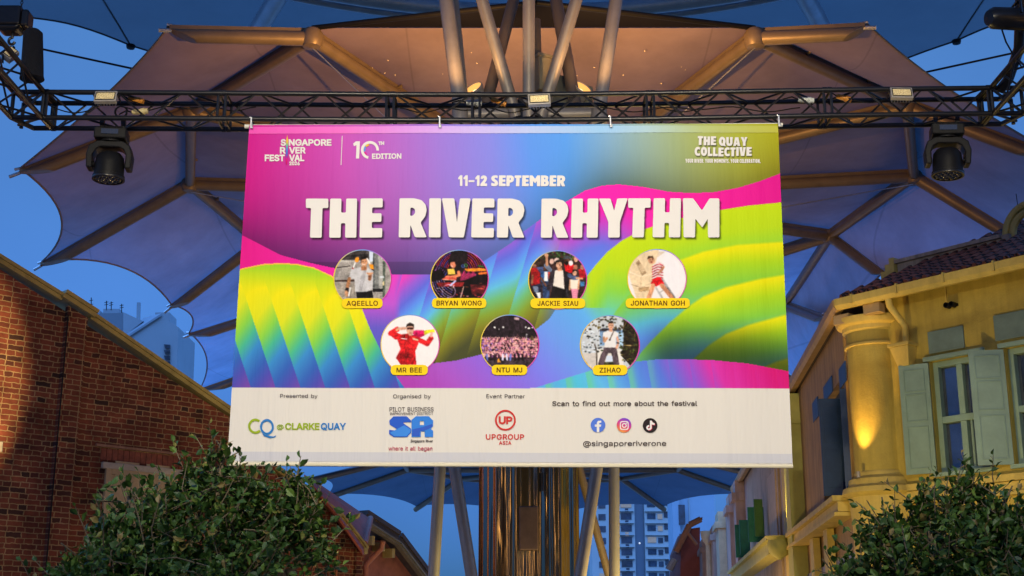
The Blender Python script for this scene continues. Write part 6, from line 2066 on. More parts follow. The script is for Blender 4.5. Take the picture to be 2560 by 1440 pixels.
grid_mesh('rainbow_stroke', gx_, gy_, np.clip(np.where(c1 <= 0.04045, c1 / 12.92, ((c1 + 0.055) / 1.055) ** 2.4) * 0.7 / WHT, 0, 0.9), 0.0095, logo, M_PRINT)
letters('logo_divider', [[(855, 340), (856.6, 340), (853.6, 413), (852, 413)]], INK_W, banner)


def arcband(cx, cy, r0, r1, a0, a1, n=28, sx=1.0):
    aa = np.linspace(R(a0), R(a1), n)
    return [(cx + sx * r0 * math.cos(a), cy - r0 * math.sin(a)) for a in aa] + [(cx + sx * r1 * math.cos(a), cy - r1 * math.sin(a)) for a in aa[::-1]]


ten = [[(883, 360), (890, 354), (900, 354), (898, 397), (890, 397), (891.5, 363.5), (885, 366)], arcband(925, 376, 16, 22.5, -4, 258, 34)]
ed_ = letters('edition_logo', ten, INK_W, banner)
letters('edition_lettering', text_polys('TH', 947, 960, 363, 7.6) + text_polys('EDITION', 931, 1003, 397.5, 12), INK_W, ed_, bold=0.007)
for nm, a0, a1, c in (('accent_yellow', 98, 140, (238, 190, 60)), ('accent_blue', 141, 195, (92, 150, 215)), ('accent_pink', 196, 236, (222, 40, 150))):
    letters(nm, [arcband(925, 376, 11.5, 15.5, a0, a1, 10)], inkmat(nm, c), ed_)

# bottom strip: sponsors
for t, xa, xb, ya, cap, m, bo in (('Presented by', 701, 794, 995, 9.6, INK_D, .0), ('Organised by', 983, 1077, 996, 9.6, INK_D, .0), ('Event Partner', 1216, 1312, 996, 9.6, INK_D, .0),
                                  ('Scan to find out more about the festival', 1381, 1742, 1015, 11.6, INK_D, .003), ('@singaporeriverone', 1458, 1665, 1115, 12.4, INK_D, .002)):
    letters('sponsor_caption' if cap < 10 else ('scan_lettering' if t[0] == 'S' else 'handle_lettering'), text_polys(t, xa, xb, ya, cap), m, banner, bold=bo)
LIMEI, BLUEI = inkmat('lime_ink', (150, 172, 34)), inkmat('blue_ink', (50, 122, 182))
cq = letters('quay_logo', [arcband(639, 1066, 13, 19, 50, 318, 28, 0.95)], LIMEI, banner)
letters('quay_ring', [arcband(668, 1068, 14, 20, 0, 359.9, 40, 0.86), [(656, 1083), (670, 1089), (684, 1092), (691, 1089), (688, 1094), (674, 1096), (660, 1090)]], BLUEI, cq, off=0.0105)
letters('quay_lettering', text_polys('@', 693, 709, 1072.5, 11), LIMEI, cq, bold=.004)
letters('quay_lettering', text_polys('CLARKE', 714, 798, 1074, 15.5), LIMEI, cq, bold=.009)
letters('quay_lettering', text_polys('QUAY', 803, 864, 1074, 15.5), BLUEI, cq, bold=.009)
pil = letters('district_lettering', text_polys('PILOT BUSINESS', 974, 1084, 1029, 10.5) + text_polys('IMPROVEMENT DISTRICT', 975, 1083, 1037.8, 6.4), INK_D, banner, bold=.0)
# block SR monogram, two blues
so = [(973, 1052), (984, 1041), (1017, 1041), (1028, 1052), (1028, 1056), (1011, 1056), (1008, 1058), (1028, 1072), (1028, 1082), (1018, 1093), (984, 1093), (973, 1085), (973, 1075), (994, 1077), (996, 1075), (975, 1062)]
ro = [(1029, 1056), (1029, 1050), (1040, 1041), (1072, 1041), (1083, 1052), (1083, 1066), (1077, 1072), (1083, 1078), (1083, 1093), (1062, 1093), (1062, 1079), (1052, 1079), (1052, 1093), (1029, 1093)]
srl = letters('monogram_logo', [so], inkmat('deep_blue_ink', (44, 92, 190)), banner)
letters('monogram_letter', [ro, [(1050, 1053), (1050, 1063), (1060, 1063), (1060, 1053)]], inkmat('sky_blue_ink', (54, 128, 210)), srl)
letters('facet', [[(975, 1082), (1010, 1064), (1027, 1074), (1027, 1080), (1017, 1091), (986, 1091)]], inkmat('facet_blue_ink', (64, 136, 214)), srl, off=0.0105)
letters('facet', [[(1031, 1074), (1058, 1068), (1081, 1060), (1081, 1066), (1072, 1073), (1060, 1077), (1050, 1078), (1049, 1091), (1031, 1091)]], inkmat('facet_indigo_ink', (52, 92, 186)), srl, off=0.0105)
letters('river_lettering', text_polys('Singapore River', 1027, 1082, 1106, 6.4), INK_D, srl, bold=.0015)
letters('slogan_lettering', text_polys('where it all began', 971, 1081, 1126.5, 10), inkmat('crimson_ink', (192, 50, 78)), srl, bold=.001)
REDI = inkmat('red_ink', (206, 56, 50))
upg = letters('partner_logo', [arcband(1263.5, 1051, 21.5, 26, 0, 359.9, 44)], REDI, banner)
letters('partner_lettering', text_polys('UP', 1248, 1280, 1059.5, 17, -0.03), REDI, upg, bold=.012)
letters('partner_lettering', text_polys('UPGROUP', 1215, 1310, 1099, 12.5, .03), REDI, upg, bold=.005)
letters('partner_lettering', text_polys('ASIA', 1248, 1278, 1112, 8.6, .05), REDI, upg, bold=.003)


def rrect(x0, y0, x1, y1, r):
    return rounded([(x0, y0), (x1, y0), (x1, y1), (x0, y1)], r)


ic = letters('social_icon', [el(1495, 1063, 18.3, 18.3, 32)], inkmat('icon_blue_ink', (84, 120, 206)), banner)
letters('icon_mark', [[(1492, 1081), (1492, 1067), (1487, 1067), (1487, 1061.5), (1492, 1061.5), (1492, 1057), (1495, 1052.5), (1503, 1052), (1503, 1057), (1499, 1057.5), (1498, 1059), (1498, 1061.5), (1503, 1061.5), (1502, 1067), (1498, 1067), (1498, 1081)]], INK_W, ic, off=0.0105)
gy2, gx2 = np.meshgrid(np.linspace(-1, 1, 30), np.linspace(-1, 1, 30))
rr_ = np.maximum(np.abs(gx2), np.abs(gy2)) / np.maximum(np.hypot(gx2, gy2), 1e-6)
dx_, dy_ = gx2 * rr_ * 18.3, gy2 * rr_ * 18.3
ci = ramp(dy_ - dx_ * 0.4, [(-18, (124, 70, 190)), (-4, (200, 60, 150)), (8, (226, 90, 90)), (20, (236, 160, 70))]) / 255
ic = grid_mesh('social_icon', 1560 + dx_, 1063.5 + dy_, np.where(ci <= 0.04045, ci / 12.92, ((ci + 0.055) / 1.055) ** 2.4) * 0.7 / WHT, 0.009, banner, M_PRINT)
letters('icon_mark', [rrect(1549.5, 1053, 1571.5, 1075, 6), rrect(1552, 1055.5, 1569, 1072.5, 4.5)], INK_W, ic, off=0.0105)
letters('icon_mark', [el(1560.5, 1064, 6, 6, 20), el(1560.5, 1064, 3.6, 3.6, 18)], INK_W, ic, off=0.0105)
letters('icon_mark', [el(1566.3, 1058.3, 1.5, 1.5, 10)], INK_W, ic, off=0.0105)
ic = letters('social_icon', [el(1625, 1064, 18.3, 18.3, 32)], inkmat('icon_black_ink', (44, 34, 34)), banner)
note = [(1624.5, 1052), (1629, 1052), (1631, 1056.5), (1636, 1058.5), (1636, 1063), (1632, 1062.5), (1629, 1061), (1629, 1071), (1626, 1075), (1621, 1076), (1616.5, 1073.5), (1615, 1069), (1617, 1065), (1621, 1063), (1622.5, 1063), (1622.5, 1067.2), (1620.5, 1067.6), (1619.3, 1069.5), (1620.3, 1071.5), (1622.5, 1071.8), (1624.5, 1069.5)]
letters('icon_mark', [[(a + 1.2, b_ + 1.0) for a, b_ in note]], inkmat('icon_red_ink', (220, 50, 90)), ic, off=0.0100)
letters('icon_mark', [note], INK_W, ic, off=0.0115)

# ------------------------------------------------------------------ printed round portraits with name tags
class Paint:
    def __init__(s, cx, cy, r, bgc, n=132):
        s.cx, s.cy, s.r = cx, cy, r
        g = np.linspace(-1, 1, n)
        s.gy, s.gx = np.meshgrid(g, g, indexing='ij')
        k = np.maximum(np.abs(s.gx), np.abs(s.gy)) / np.maximum(np.hypot(s.gx, s.gy), 1e-6)
        s.X, s.Y = cx + s.gx * k * r, cy + s.gy * k * r
        s.c = np.broadcast_to(np.array(bgc, float), s.X.shape + (3,)).copy()

    def poly(s, pts, c):
        s.c[inpoly(s.X, s.Y, pts)] = c
        return s

    def el(s, cx, cy, rx, ry, c, rot=0):
        ca, sa = math.cos(R(rot)), math.sin(R(rot))
        dx, dy = s.X - cx, s.Y - cy
        s.c[((dx * ca + dy * sa) / rx) ** 2 + ((-dx * sa + dy * ca) / ry) ** 2 < 1] = c
        return s

    def line(s, pts, w, c):
        for (x0, y0), (x1, y1) in zip(pts[:-1], pts[1:]):
            L2 = max((x1 - x0) ** 2 + (y1 - y0) ** 2, 1e-6)
            t = np.clip(((s.X - x0) * (x1 - x0) + (s.Y - y0) * (y1 - y0)) / L2, 0, 1)
            s.c[np.hypot(s.X - x0 - t * (x1 - x0), s.Y - y0 - t * (y1 - y0)) < w / 2] = c
        return s

    def arc(s, cx, cy, r, a0, a1, w, c):
        return s.line([(cx + r * math.cos(a), cy + r * math.sin(a)) for a in np.linspace(R(a0), R(a1), 14)], w, c)


SK, SKD, HAIR = (206, 150, 110), (150, 96, 66), (34, 26, 24)
pr_ = random.Random(3)
# 1 juggler in a grey shirt
p = Paint(527, 530, 448, (160, 152, 142))
p.poly([(60, 60), (1000, 60), (1000, 230), (200, 235)], (66, 60, 58)).line([(120, 180), (720, 150)], 22, (36, 34, 34)).line([(90, 250), (720, 262)], 16, (196, 188, 176))
p.poly([(90, 555), (420, 545), (420, 575), (90, 580)], (58, 40, 34)).line([(120, 355), (330, 330)], 14, (52, 44, 42)).poly([(80, 600), (420, 590), (420, 830), (200, 830)], (150, 140, 126))
p.poly([(690, 100), (780, 120), (790, 720), (690, 720)], (126, 126, 120)).poly([(780, 120), (850, 160), (850, 720), (785, 720)], (172, 168, 158)).poly([(685, 130), (715, 130), (715, 690), (685, 690)], (74, 78, 76)).poly([(630, 100), (700, 100), (690, 260), (640, 270)], (206, 214, 222))
p.poly([(850, 250), (890, 260), (880, 840), (845, 840)], (88, 98, 84)).poly([(800, 490), (870, 490), (870, 525), (800, 525)], (206, 210, 208)).poly([(690, 690), (850, 690), (850, 740), (690, 740)], (34, 32, 34)).poly([(850, 580), (870, 580), (870, 640), (845, 640)], (236, 210, 150))
p.poly([(420, 720), (680, 720), (700, 840), (440, 840)], (28, 26, 28)).poly([(300, 540), (350, 380), (500, 345), (600, 350), (700, 410), (690, 700), (600, 740), (410, 740), (400, 530)], (198, 194, 190)).poly([(500, 500), (560, 380), (590, 400), (520, 720), (470, 720)], (170, 166, 164))
p.line([(320, 530), (290, 650), (290, 740)], 52, (176, 120, 80)).line([(285, 700), (280, 720)], 60, (40, 30, 30)).line([(270, 740), (275, 790)], 48, SK).line([(640, 540), (650, 460)], 52, (170, 112, 78)).poly([(570, 440), (700, 430), (690, 455), (640, 480)], SK)
p.poly([(500, 340), (600, 340), (590, 400), (510, 400)], (176, 118, 80)).el(555, 270, 50, 74, (204, 146, 104)).poly([(500, 180), (610, 175), (612, 225), (585, 215), (510, 235), (500, 300)], (34, 24, 22)).line([(525, 300), (545, 310), (570, 300)], 14, (240, 226, 214)).line([(522, 258), (540, 256)], 8, HAIR).line([(568, 258), (585, 256)], 8, HAIR)
p.el(440, 230, 34, 42, (246, 150, 40), 20).line([(410, 280), (380, 360)], 22, (230, 224, 214)).el(375, 370, 12, 12, (190, 40, 40)).line([(600, 215), (650, 310)], 24, (232, 224, 212)).poly([(630, 300), (700, 310), (705, 385), (650, 375)], (240, 150, 36)).el(685, 388, 16, 10, (70, 34, 20)).line([(330, 680), (310, 800)], 26, (226, 222, 214))
PORT = [(p, (906.5, 697, 73), 'AQEELLO', (855, 957), 'juggler')]
# 2 musician among neon trails
p = Paint(2005, 536, 445, (30, 18, 24))
for k in range(9):
    p.arc(2000, 420, 190 + k * 26, 195, 258, 9, [(214, 40, 60), (200, 40, 120), (90, 70, 200)][k % 3])
for k in range(8):
    p.arc(1990, 420, 170 + k * 32, 285, 360, 9, [(230, 50, 70), (190, 40, 150), (236, 70, 60)][k % 3])
for k in range(6):
    p.arc(1960, 540, 190 + k * 34, 178, 215, 8, [(90, 100, 230), (150, 130, 240), (200, 120, 220)][k % 3])
for k in range(6):
    p.arc(1980, 500, 230 + k * 36, 110, 168, 8, [(200, 190, 250), (110, 110, 235), (236, 190, 230)][k % 3])
p.poly([(1880, 100), (2120, 100), (2130, 560), (1960, 560), (1830, 280)], (34, 24, 28)).poly([(1580, 420), (1720, 380), (1790, 520), (1700, 560), (1580, 560)], (22, 14, 18))
for k in range(22):
    a = pr_.uniform(0, 1)
    p.line([(2030 + k * 11, 430 + 30 * math.sin(k)), (2020 + k * 11, 560)], 7, [(220, 50, 70), (190, 50, 140)][k % 2])
p.poly([(2080, 380), (2330, 365), (2440, 380), (2440, 410), (2200, 420), (2110, 415)], (230, 140, 40)).poly([(2300, 440), (2440, 420), (2440, 460), (2300, 470)], (240, 120, 50)).el(2060, 335, 26, 26, (70, 110, 200)).el(2060, 335, 16, 16, (34, 22, 28)).el(2105, 325, 26, 26, (70, 150, 70)).el(2105, 325, 16, 16, (34, 22, 28)).line([(2300, 330), (2380, 345)], 22, (50, 110, 50))
p.poly([(1930, 340), (2010, 400), (1990, 520), (1900, 520), (1880, 380)], (30, 22, 26)).line([(1990, 430), (2000, 480), (1890, 505), (1800, 510)], 46, (226, 130, 90)).el(1905, 305, 48, 62, (220, 134, 100)).poly([(1850, 250), (1890, 235), (1955, 255), (1955, 320), (1940, 300), (1930, 270), (1865, 275)], (30, 18, 20)).line([(1875, 330), (1900, 345)], 10, (250, 220, 206)).poly([(1815, 385), (1920, 375), (1940, 465), (1825, 470)], (236, 196, 80)).poly([(1730, 540), (1800, 500), (1960, 520), (1950, 560), (1740, 555)], (220, 90, 70)).line([(1730, 545), (1940, 560)], 10, (250, 200, 160))
p.poly([(1640, 600), (2080, 590), (2060, 660), (1680, 660)], (150, 40, 40)).poly([(2080, 560), (2300, 470), (2330, 560), (2130, 840), (2060, 840)], (16, 12, 16)).poly([(2170, 620), (2420, 630), (2400, 780), (2200, 780)], (90, 30, 34))
for k in range(26):
    a, bq = pr_.uniform(1640, 2400), pr_.uniform(600, 820)
    p.line([(a, bq), (a + pr_.uniform(10, 60), bq + pr_.uniform(-10, 12))], 8, pr_.choice([(236, 120, 70), (250, 210, 180), (200, 60, 50), (190, 60, 100)]))
p.arc(1835, 730, 105, 0, 360, 9, (206, 176, 206)).line([(2070, 660), (2020, 830)], 12, (240, 200, 180)).line([(1860, 640), (1940, 570)], 26, (190, 190, 230))
PORT.append((p, (1149, 698, 73), 'BRYAN WONG', (1080, 1216), 'musician'))
# 3 performer with a cheering crowd
p = Paint(512, 548, 451, (60, 40, 38))
for k in range(90):
    p.el(pr_.uniform(230, 800), pr_.uniform(95, 230), pr_.uniform(8, 22), pr_.uniform(6, 16), pr_.choice([(46, 84, 40), (34, 56, 30), (70, 104, 50), (120, 60, 30), (30, 34, 26)]))
p.poly([(90, 360), (200, 340), (240, 420), (230, 640), (100, 640)], (170, 28, 34)).poly([(110, 640), (250, 600), (260, 840), (180, 840)], (40, 40, 60)).el(230, 290, 55, 60, (52, 36, 30)).poly([(170, 350), (290, 340), (290, 440), (240, 440)], (70, 82, 120))
p.poly([(245, 420), (400, 410), (390, 580), (250, 580)], (54, 96, 150)).poly([(305, 420), (355, 420), (360, 570), (300, 570)], (236, 232, 226)).poly([(362, 420), (402, 430), (390, 560), (366, 560)], (200, 70, 50)).poly([(270, 580), (400, 570), (380, 840), (280, 840)], (46, 62, 92)).el(320, 360, 34, 40, (90, 58, 44)).line([(120, 480), (110, 600)], 30, SKD).line([(255, 520), (330, 640)], 28, (120, 76, 56))
p.poly([(610, 290), (760, 300), (770, 440), (640, 440)], (190, 24, 32)).el(655, 250, 42, 52, (92, 58, 44)).el(655, 285, 30, 30, (34, 24, 22)).poly([(600, 200), (640, 165), (720, 180), (725, 215), (605, 225)], (70, 76, 80)).el(720, 285, 34, 40, (226, 220, 216)).el(790, 350, 34, 42, (150, 96, 74)).poly([(840, 380), (940, 370), (950, 520), (860, 520)], (186, 30, 40)).el(900, 350, 34, 40, (180, 120, 96)).el(800, 220, 30, 50, (210, 160, 130)).el(500, 240, 40, 40, (220, 190, 176)).el(420, 260, 36, 44, (216, 176, 158)).el(150, 330, 30, 30, (150, 100, 80))
p.poly([(860, 570), (940, 580), (930, 660), (870, 660)], (60, 110, 150)).poly([(850, 660), (960, 640), (900, 760)], (60, 34, 36))
p.poly([(690, 540), (860, 540), (850, 690), (720, 690)], (232, 218, 196)).poly([(725, 690), (840, 690), (820, 840), (740, 840)], (226, 140, 160)).line([(700, 560), (700, 700)], 26, SK).line([(850, 560), (835, 690)], 26, SK).el(778, 435, 36, 46, (216, 160, 130)).poly([(740, 440), (745, 385), (810, 385), (815, 430), (790, 400)], (40, 28, 26))
p.poly([(400, 400), (500, 380), (520, 560), (380, 720), (340, 690)], (50, 42, 48)).poly([(600, 390), (700, 440), (700, 560), (680, 720), (630, 700)], (34, 28, 34)).line([(690, 470), (760, 520), (810, 520)], 60, (70, 82, 110)).line([(810, 520), (900, 530)], 30, SK).poly([(470, 400), (600, 400), (620, 700), (440, 640)], (228, 216, 200)).poly([(430, 640), (640, 700), (660, 850), (390, 850)], (26, 22, 24)).poly([(640, 690), (690, 700), (690, 820), (640, 820)], (60, 56, 60))
p.line([(390, 390), (340, 330), (330, 320)], 70, (110, 120, 140)).line([(345, 310), (340, 190)], 44, (206, 146, 110)).el(335, 158, 32, 30, (214, 154, 116)).poly([(510, 350), (580, 350), (590, 400), (520, 410)], (196, 140, 104)).el(530, 295, 52, 62, (222, 168, 134)).poly([(480, 320), (480, 250), (530, 230), (590, 260), (585, 330), (570, 270), (500, 270)], (34, 24, 26)).el(550, 312, 12, 10, (90, 30, 34)).line([(508, 290), (522, 288)], 7, HAIR).line([(548, 288), (562, 290)], 7, HAIR)
p.poly([(120, 650), (210, 650), (210, 740), (150, 740)], (120, 130, 150)).poly([(170, 750), (245, 745), (245, 840), (210, 840)], (226, 224, 220))
PORT.append((p, (1394, 700, 74), 'JACKIE SIAU', (1326, 1463), 'performer'))
# 4 person in a striped shirt on a ladder
p = Paint(2024, 536, 457, (230, 222, 214))
p.poly([(1560, 420), (1700, 200), (1900, 60), (2060, 60), (1960, 470), (1940, 840), (1700, 840)], (226, 200, 160)).poly([(1690, 280), (1740, 240), (1860, 440), (1790, 490)], (170, 140, 104)).poly([(1720, 330), (1780, 290), (1840, 400), (1790, 450)], (206, 178, 140)).line([(1600, 430), (1770, 500), (1950, 460)], 10, (244, 226, 196)).line([(1770, 500), (1770, 640)], 8, (196, 164, 124)).line([(1620, 625), (1730, 660)], 8, (150, 120, 90)).poly([(1730, 680), (1910, 660), (1900, 720), (1740, 740)], (190, 156, 112))
for k in range(7):
    p.line([(1960 + k * 26, 260 - k * 22), (2060 + k * 14, 110)], 7, (206, 182, 150))
for k in range(8):
    p.line([(1745 + k * 20, 660), (1748 + k * 18, 720 + (k % 3) * 12)], 5, (120, 92, 66))
p.poly([(2150, 110), (2300, 200), (2440, 380), (2470, 560), (2400, 720), (2300, 830), (2150, 600), (2110, 300)], (232, 226, 222))
p.line([(2060, 480), (2300, 840)], 40, (150, 146, 142)).line([(2010, 680), (2110, 840)], 30, (176, 172, 166)).line([(2060, 760), (2120, 720)], 14, (170, 166, 160)).line([(2190, 690), (2290, 830)], 14, (90, 100, 116))
p.poly([(1950, 400), (1960, 320), (2040, 260), (2110, 290), (2120, 500), (1960, 530)], (226, 214, 206))
for k in range(6):
    y0 = 300 + k * 40
    p.line([(1950, y0 + 50), (2030, y0 + 10), (2115, y0 + 20)], 15, (176, 44, 56))
p.line([(2060, 300), (2130, 350), (2080, 420), (2050, 440)], 34, (190, 130, 96)).line([(2060, 290), (2110, 320)], 46, (214, 190, 184)).line([(2065, 300), (2120, 330)], 14, (176, 44, 56))
p.poly([(1960, 540), (2070, 510), (2110, 560), (2140, 620), (2040, 640), (2010, 660), (1925, 610)], (206, 24, 34)).line([(1965, 640), (1930, 740), (1895, 830)], 66, (206, 146, 108)).line([(2100, 640), (2170, 720), (2260, 830)], 66, (196, 134, 98))
p.el(1935, 240, 52, 62, (214, 156, 118), -20).poly([(1870, 215), (1890, 180), (1960, 175), (1980, 225), (1930, 205), (1880, 230)], (84, 62, 44)).line([(1925, 270), (1950, 275)], 9, (120, 40, 40)).line([(1910, 235), (1924, 232)], 7, HAIR).line([(1945, 228), (1958, 226)], 7, HAIR)
PORT.append((p, (1642, 698, 74.5), 'JONATHAN GOH', (1564, 1724), 'climber'))
# 5 person in red overalls holding clubs
p = Paint(521, 524, 451, (234, 228, 220))
p.poly([(560, 320), (620, 305), (740, 310), (740, 360), (650, 400), (560, 360)], (226, 30, 100)).poly([(560, 380), (740, 350), (745, 390), (660, 430), (590, 410)], (206, 24, 84)).poly([(740, 312), (810, 300), (900, 292), (910, 335), (830, 345), (745, 385)], (216, 206, 40))
RD, RD2 = (214, 36, 40), (176, 24, 32)
p.line([(350, 400), (215, 355), (320, 290)], 78, RD).line([(215, 360), (300, 430)], 50, RD).line([(640, 450), (790, 520), (850, 430)], 74, RD).poly([(330, 380), (480, 360), (640, 410), (650, 520), (600, 640), (620, 840), (370, 840), (300, 740), (370, 600), (320, 440)], RD).poly([(360, 640), (440, 560), (500, 700), (470, 790), (300, 750)], RD2).line([(500, 400), (500, 790)], 8, RD2).poly([(370, 790), (620, 800), (620, 850), (370, 850)], RD2).line([(310, 300), (345, 280)], 40, SK)
p.line([(350, 285), (440, 275)], 44, (220, 164, 136)).line([(850, 400), (860, 350)], 40, (220, 164, 136)).poly([(480, 340), (560, 340), (550, 400), (500, 390)], (206, 150, 120)).el(522, 290, 60, 82, (222, 170, 142)).poly([(460, 270), (465, 215), (520, 185), (580, 215), (582, 280), (568, 245), (475, 245)], (40, 28, 26)).poly([(470, 265), (575, 265), (570, 292), (530, 296), (515, 285), (480, 298)], (60, 20, 20)).line([(510, 352), (535, 352)], 9, (150, 70, 64)).line([(380, 435), (470, 445)], 16, (238, 220, 216)).line([(570, 440), (640, 460)], 26, (220, 190, 150))
PORT.append((p, (1025.5, 861, 74), 'MR BEE', (977, 1070), 'clubs'))
# 6 choir on a dark stage
p = Paint(2039, 524, 451, (44, 34, 40))
p.poly([(1620, 780), (2460, 760), (2400, 900), (1700, 900)], (70, 56, 62))
for r in range(9):
    yy0 = 430 + r * 34
    for k in range(30):
        xx0 = 1610 + k * 30 + (r % 2) * 15 + pr_.uniform(-6, 6)
        c = pr_.choice([(206, 120, 150), (224, 150, 160), (150, 90, 150), (190, 110, 120), (240, 190, 190), (120, 60, 80), (60, 36, 48), (226, 170, 150)] + ([(150, 110, 190)] if xx0 < 1850 else []) + ([(210, 180, 120)] if xx0 > 2300 else []))
        p.el(xx0, yy0 + 14 + pr_.uniform(-5, 5), 16, 18, c)
        p.el(xx0, yy0 - 8 + pr_.uniform(-5, 5), 9, 11, (232, 170, 160) if pr_.random() < .8 else (60, 34, 40))
        if pr_.random() < .25:
            p.line([(xx0, yy0), (xx0 + pr_.uniform(-22, 22), yy0 - 32)], 7, (220, 150, 150))
for k in range(12):
    xx0 = 1680 + k * 62
    p.line([(xx0, 690), (xx0 + pr_.uniform(-10, 10), 770)], 30, pr_.choice([(44, 26, 36), (70, 40, 54), (220, 210, 230), (110, 120, 190)]))
p.poly([(1850, 760), (1870, 750), (1900, 810), (1840, 810)], (226, 150, 50))
for a, bq, rr in ((1800, 262, 17), (1935, 260, 16), (1871, 292, 9), (2288, 258, 14), (2340, 273, 19), (2395, 264, 12), (2304, 368, 11)):
    p.el(a, bq, rr, rr * .8, (250, 246, 236))
p.poly([(2108, 105), (2190, 110), (2188, 145), (2110, 140)], (180, 150, 150)).line([(2305, 370), (2295, 440)], 10, (210, 200, 210)).line([(2160, 375), (2200, 430)], 12, (110, 70, 70)).poly([(2370, 380), (2410, 400), (2415, 470), (2360, 450)], (110, 90, 60))
PORT.append((p, (1274.5, 861, 74), 'NTU MJ', (1229, 1318), 'choir'))
# 7 diabolo player under trees
p = Paint(1978, 536, 457, (196, 198, 196))
p.poly([(1520, 660), (1780, 660), (1780, 900), (1600, 900)], (206, 196, 184)).poly([(1780, 600), (2150, 600), (2200, 880), (1780, 880)], (226, 218, 204)).poly([(1820, 310), (2180, 300), (2190, 540), (1820, 540)], (120, 150, 180)).poly([(1790, 320), (1870, 270), (2130, 280), (2150, 320)], (70, 74, 90)).poly([(2120, 350), (2190, 350), (2190, 540), (2120, 540)], (176, 206, 226)).poly([(2190, 120), (2440, 300), (2440, 700), (2300, 860), (2150, 700), (2190, 540)], (44, 36, 26))
for k in range(260):
    a, bq = pr_.uniform(1540, 2420), pr_.uniform(80, 660)
    if 1860 < a < 2130 and bq > 300:
        continue
    if a < 1860 and bq > 250 and pr_.random() < .45:
        continue
    rr = pr_.uniform(8, 24)
    p.el(a, bq, rr, rr * .7, pr_.choice([(44, 34, 24), (62, 50, 28), (84, 74, 40), (34, 28, 22), (60, 70, 44)] if a > 1850 or bq < 300 else [(52, 52, 46), (80, 90, 96), (40, 36, 30)]))
for k in range(40):
    a, bq = pr_.uniform(2150, 2400), pr_.uniform(540, 840)
    p.el(a, bq, 14, 10, pr_.choice([(50, 50, 26), (90, 84, 40), (36, 30, 20), (70, 90, 30)]))
for k in range(30):
    p.el(pr_.uniform(1550, 1780), pr_.uniform(280, 650), 12, 9, (226, 232, 236))
p.line([(1775, 850), (1770, 640), (1740, 520)], 18, (70, 58, 48)).line([(2200, 540), (2320, 545)], 10, (240, 200, 130)).line([(2240, 180), (2180, 280)], 10, (120, 90, 50)).line([(2370, 330), (2365, 480)], 8, (120, 110, 50)).poly([(1860, 800), (2080, 800), (2100, 860), (1840, 860)], (60, 60, 36)).poly([(1930, 700), (2060, 700), (2070, 800), (1910, 800)], (206, 214, 226))
TR = (92, 76, 80)
p.line([(1940, 600), (1880, 700), (1840, 830)], 90, TR).line([(2020, 600), (2060, 700), (2080, 830)], 90, TR).poly([(1890, 560), (2080, 570), (2100, 660), (1860, 660)], TR).poly([(1870, 340), (1940, 310), (2040, 310), (2120, 350), (2100, 430), (2070, 420), (2080, 575), (1890, 575), (1900, 430), (1865, 430)], (226, 220, 212)).line([(1885, 420), (1890, 480), (1930, 430)], 36, SK).line([(2095, 420), (2110, 500), (2085, 580)], 36, (204, 150, 120)).line([(2090, 500), (2120, 505)], 22, (40, 32, 30)).line([(2075, 240), (1975, 455)], 14, (64, 50, 42)).el(1975, 457, 14, 10, (40, 32, 30))
p.poly([(1960, 270), (2020, 270), (2020, 330), (1970, 330)], (206, 150, 118)).el(1995, 232, 44, 56, (218, 164, 130)).poly([(1950, 215), (1965, 165), (2020, 160), (2042, 215), (2030, 190), (1965, 195)], (34, 26, 24)).line([(1985, 262), (2008, 262)], 8, (140, 70, 60)).line([(1975, 226), (1986, 225)], 6, HAIR).line([(2005, 225), (2016, 226)], 6, HAIR)
PORT.append((p, (1524.5, 863, 75), 'ZIHAO', (1482, 1568), 'diabolo'))

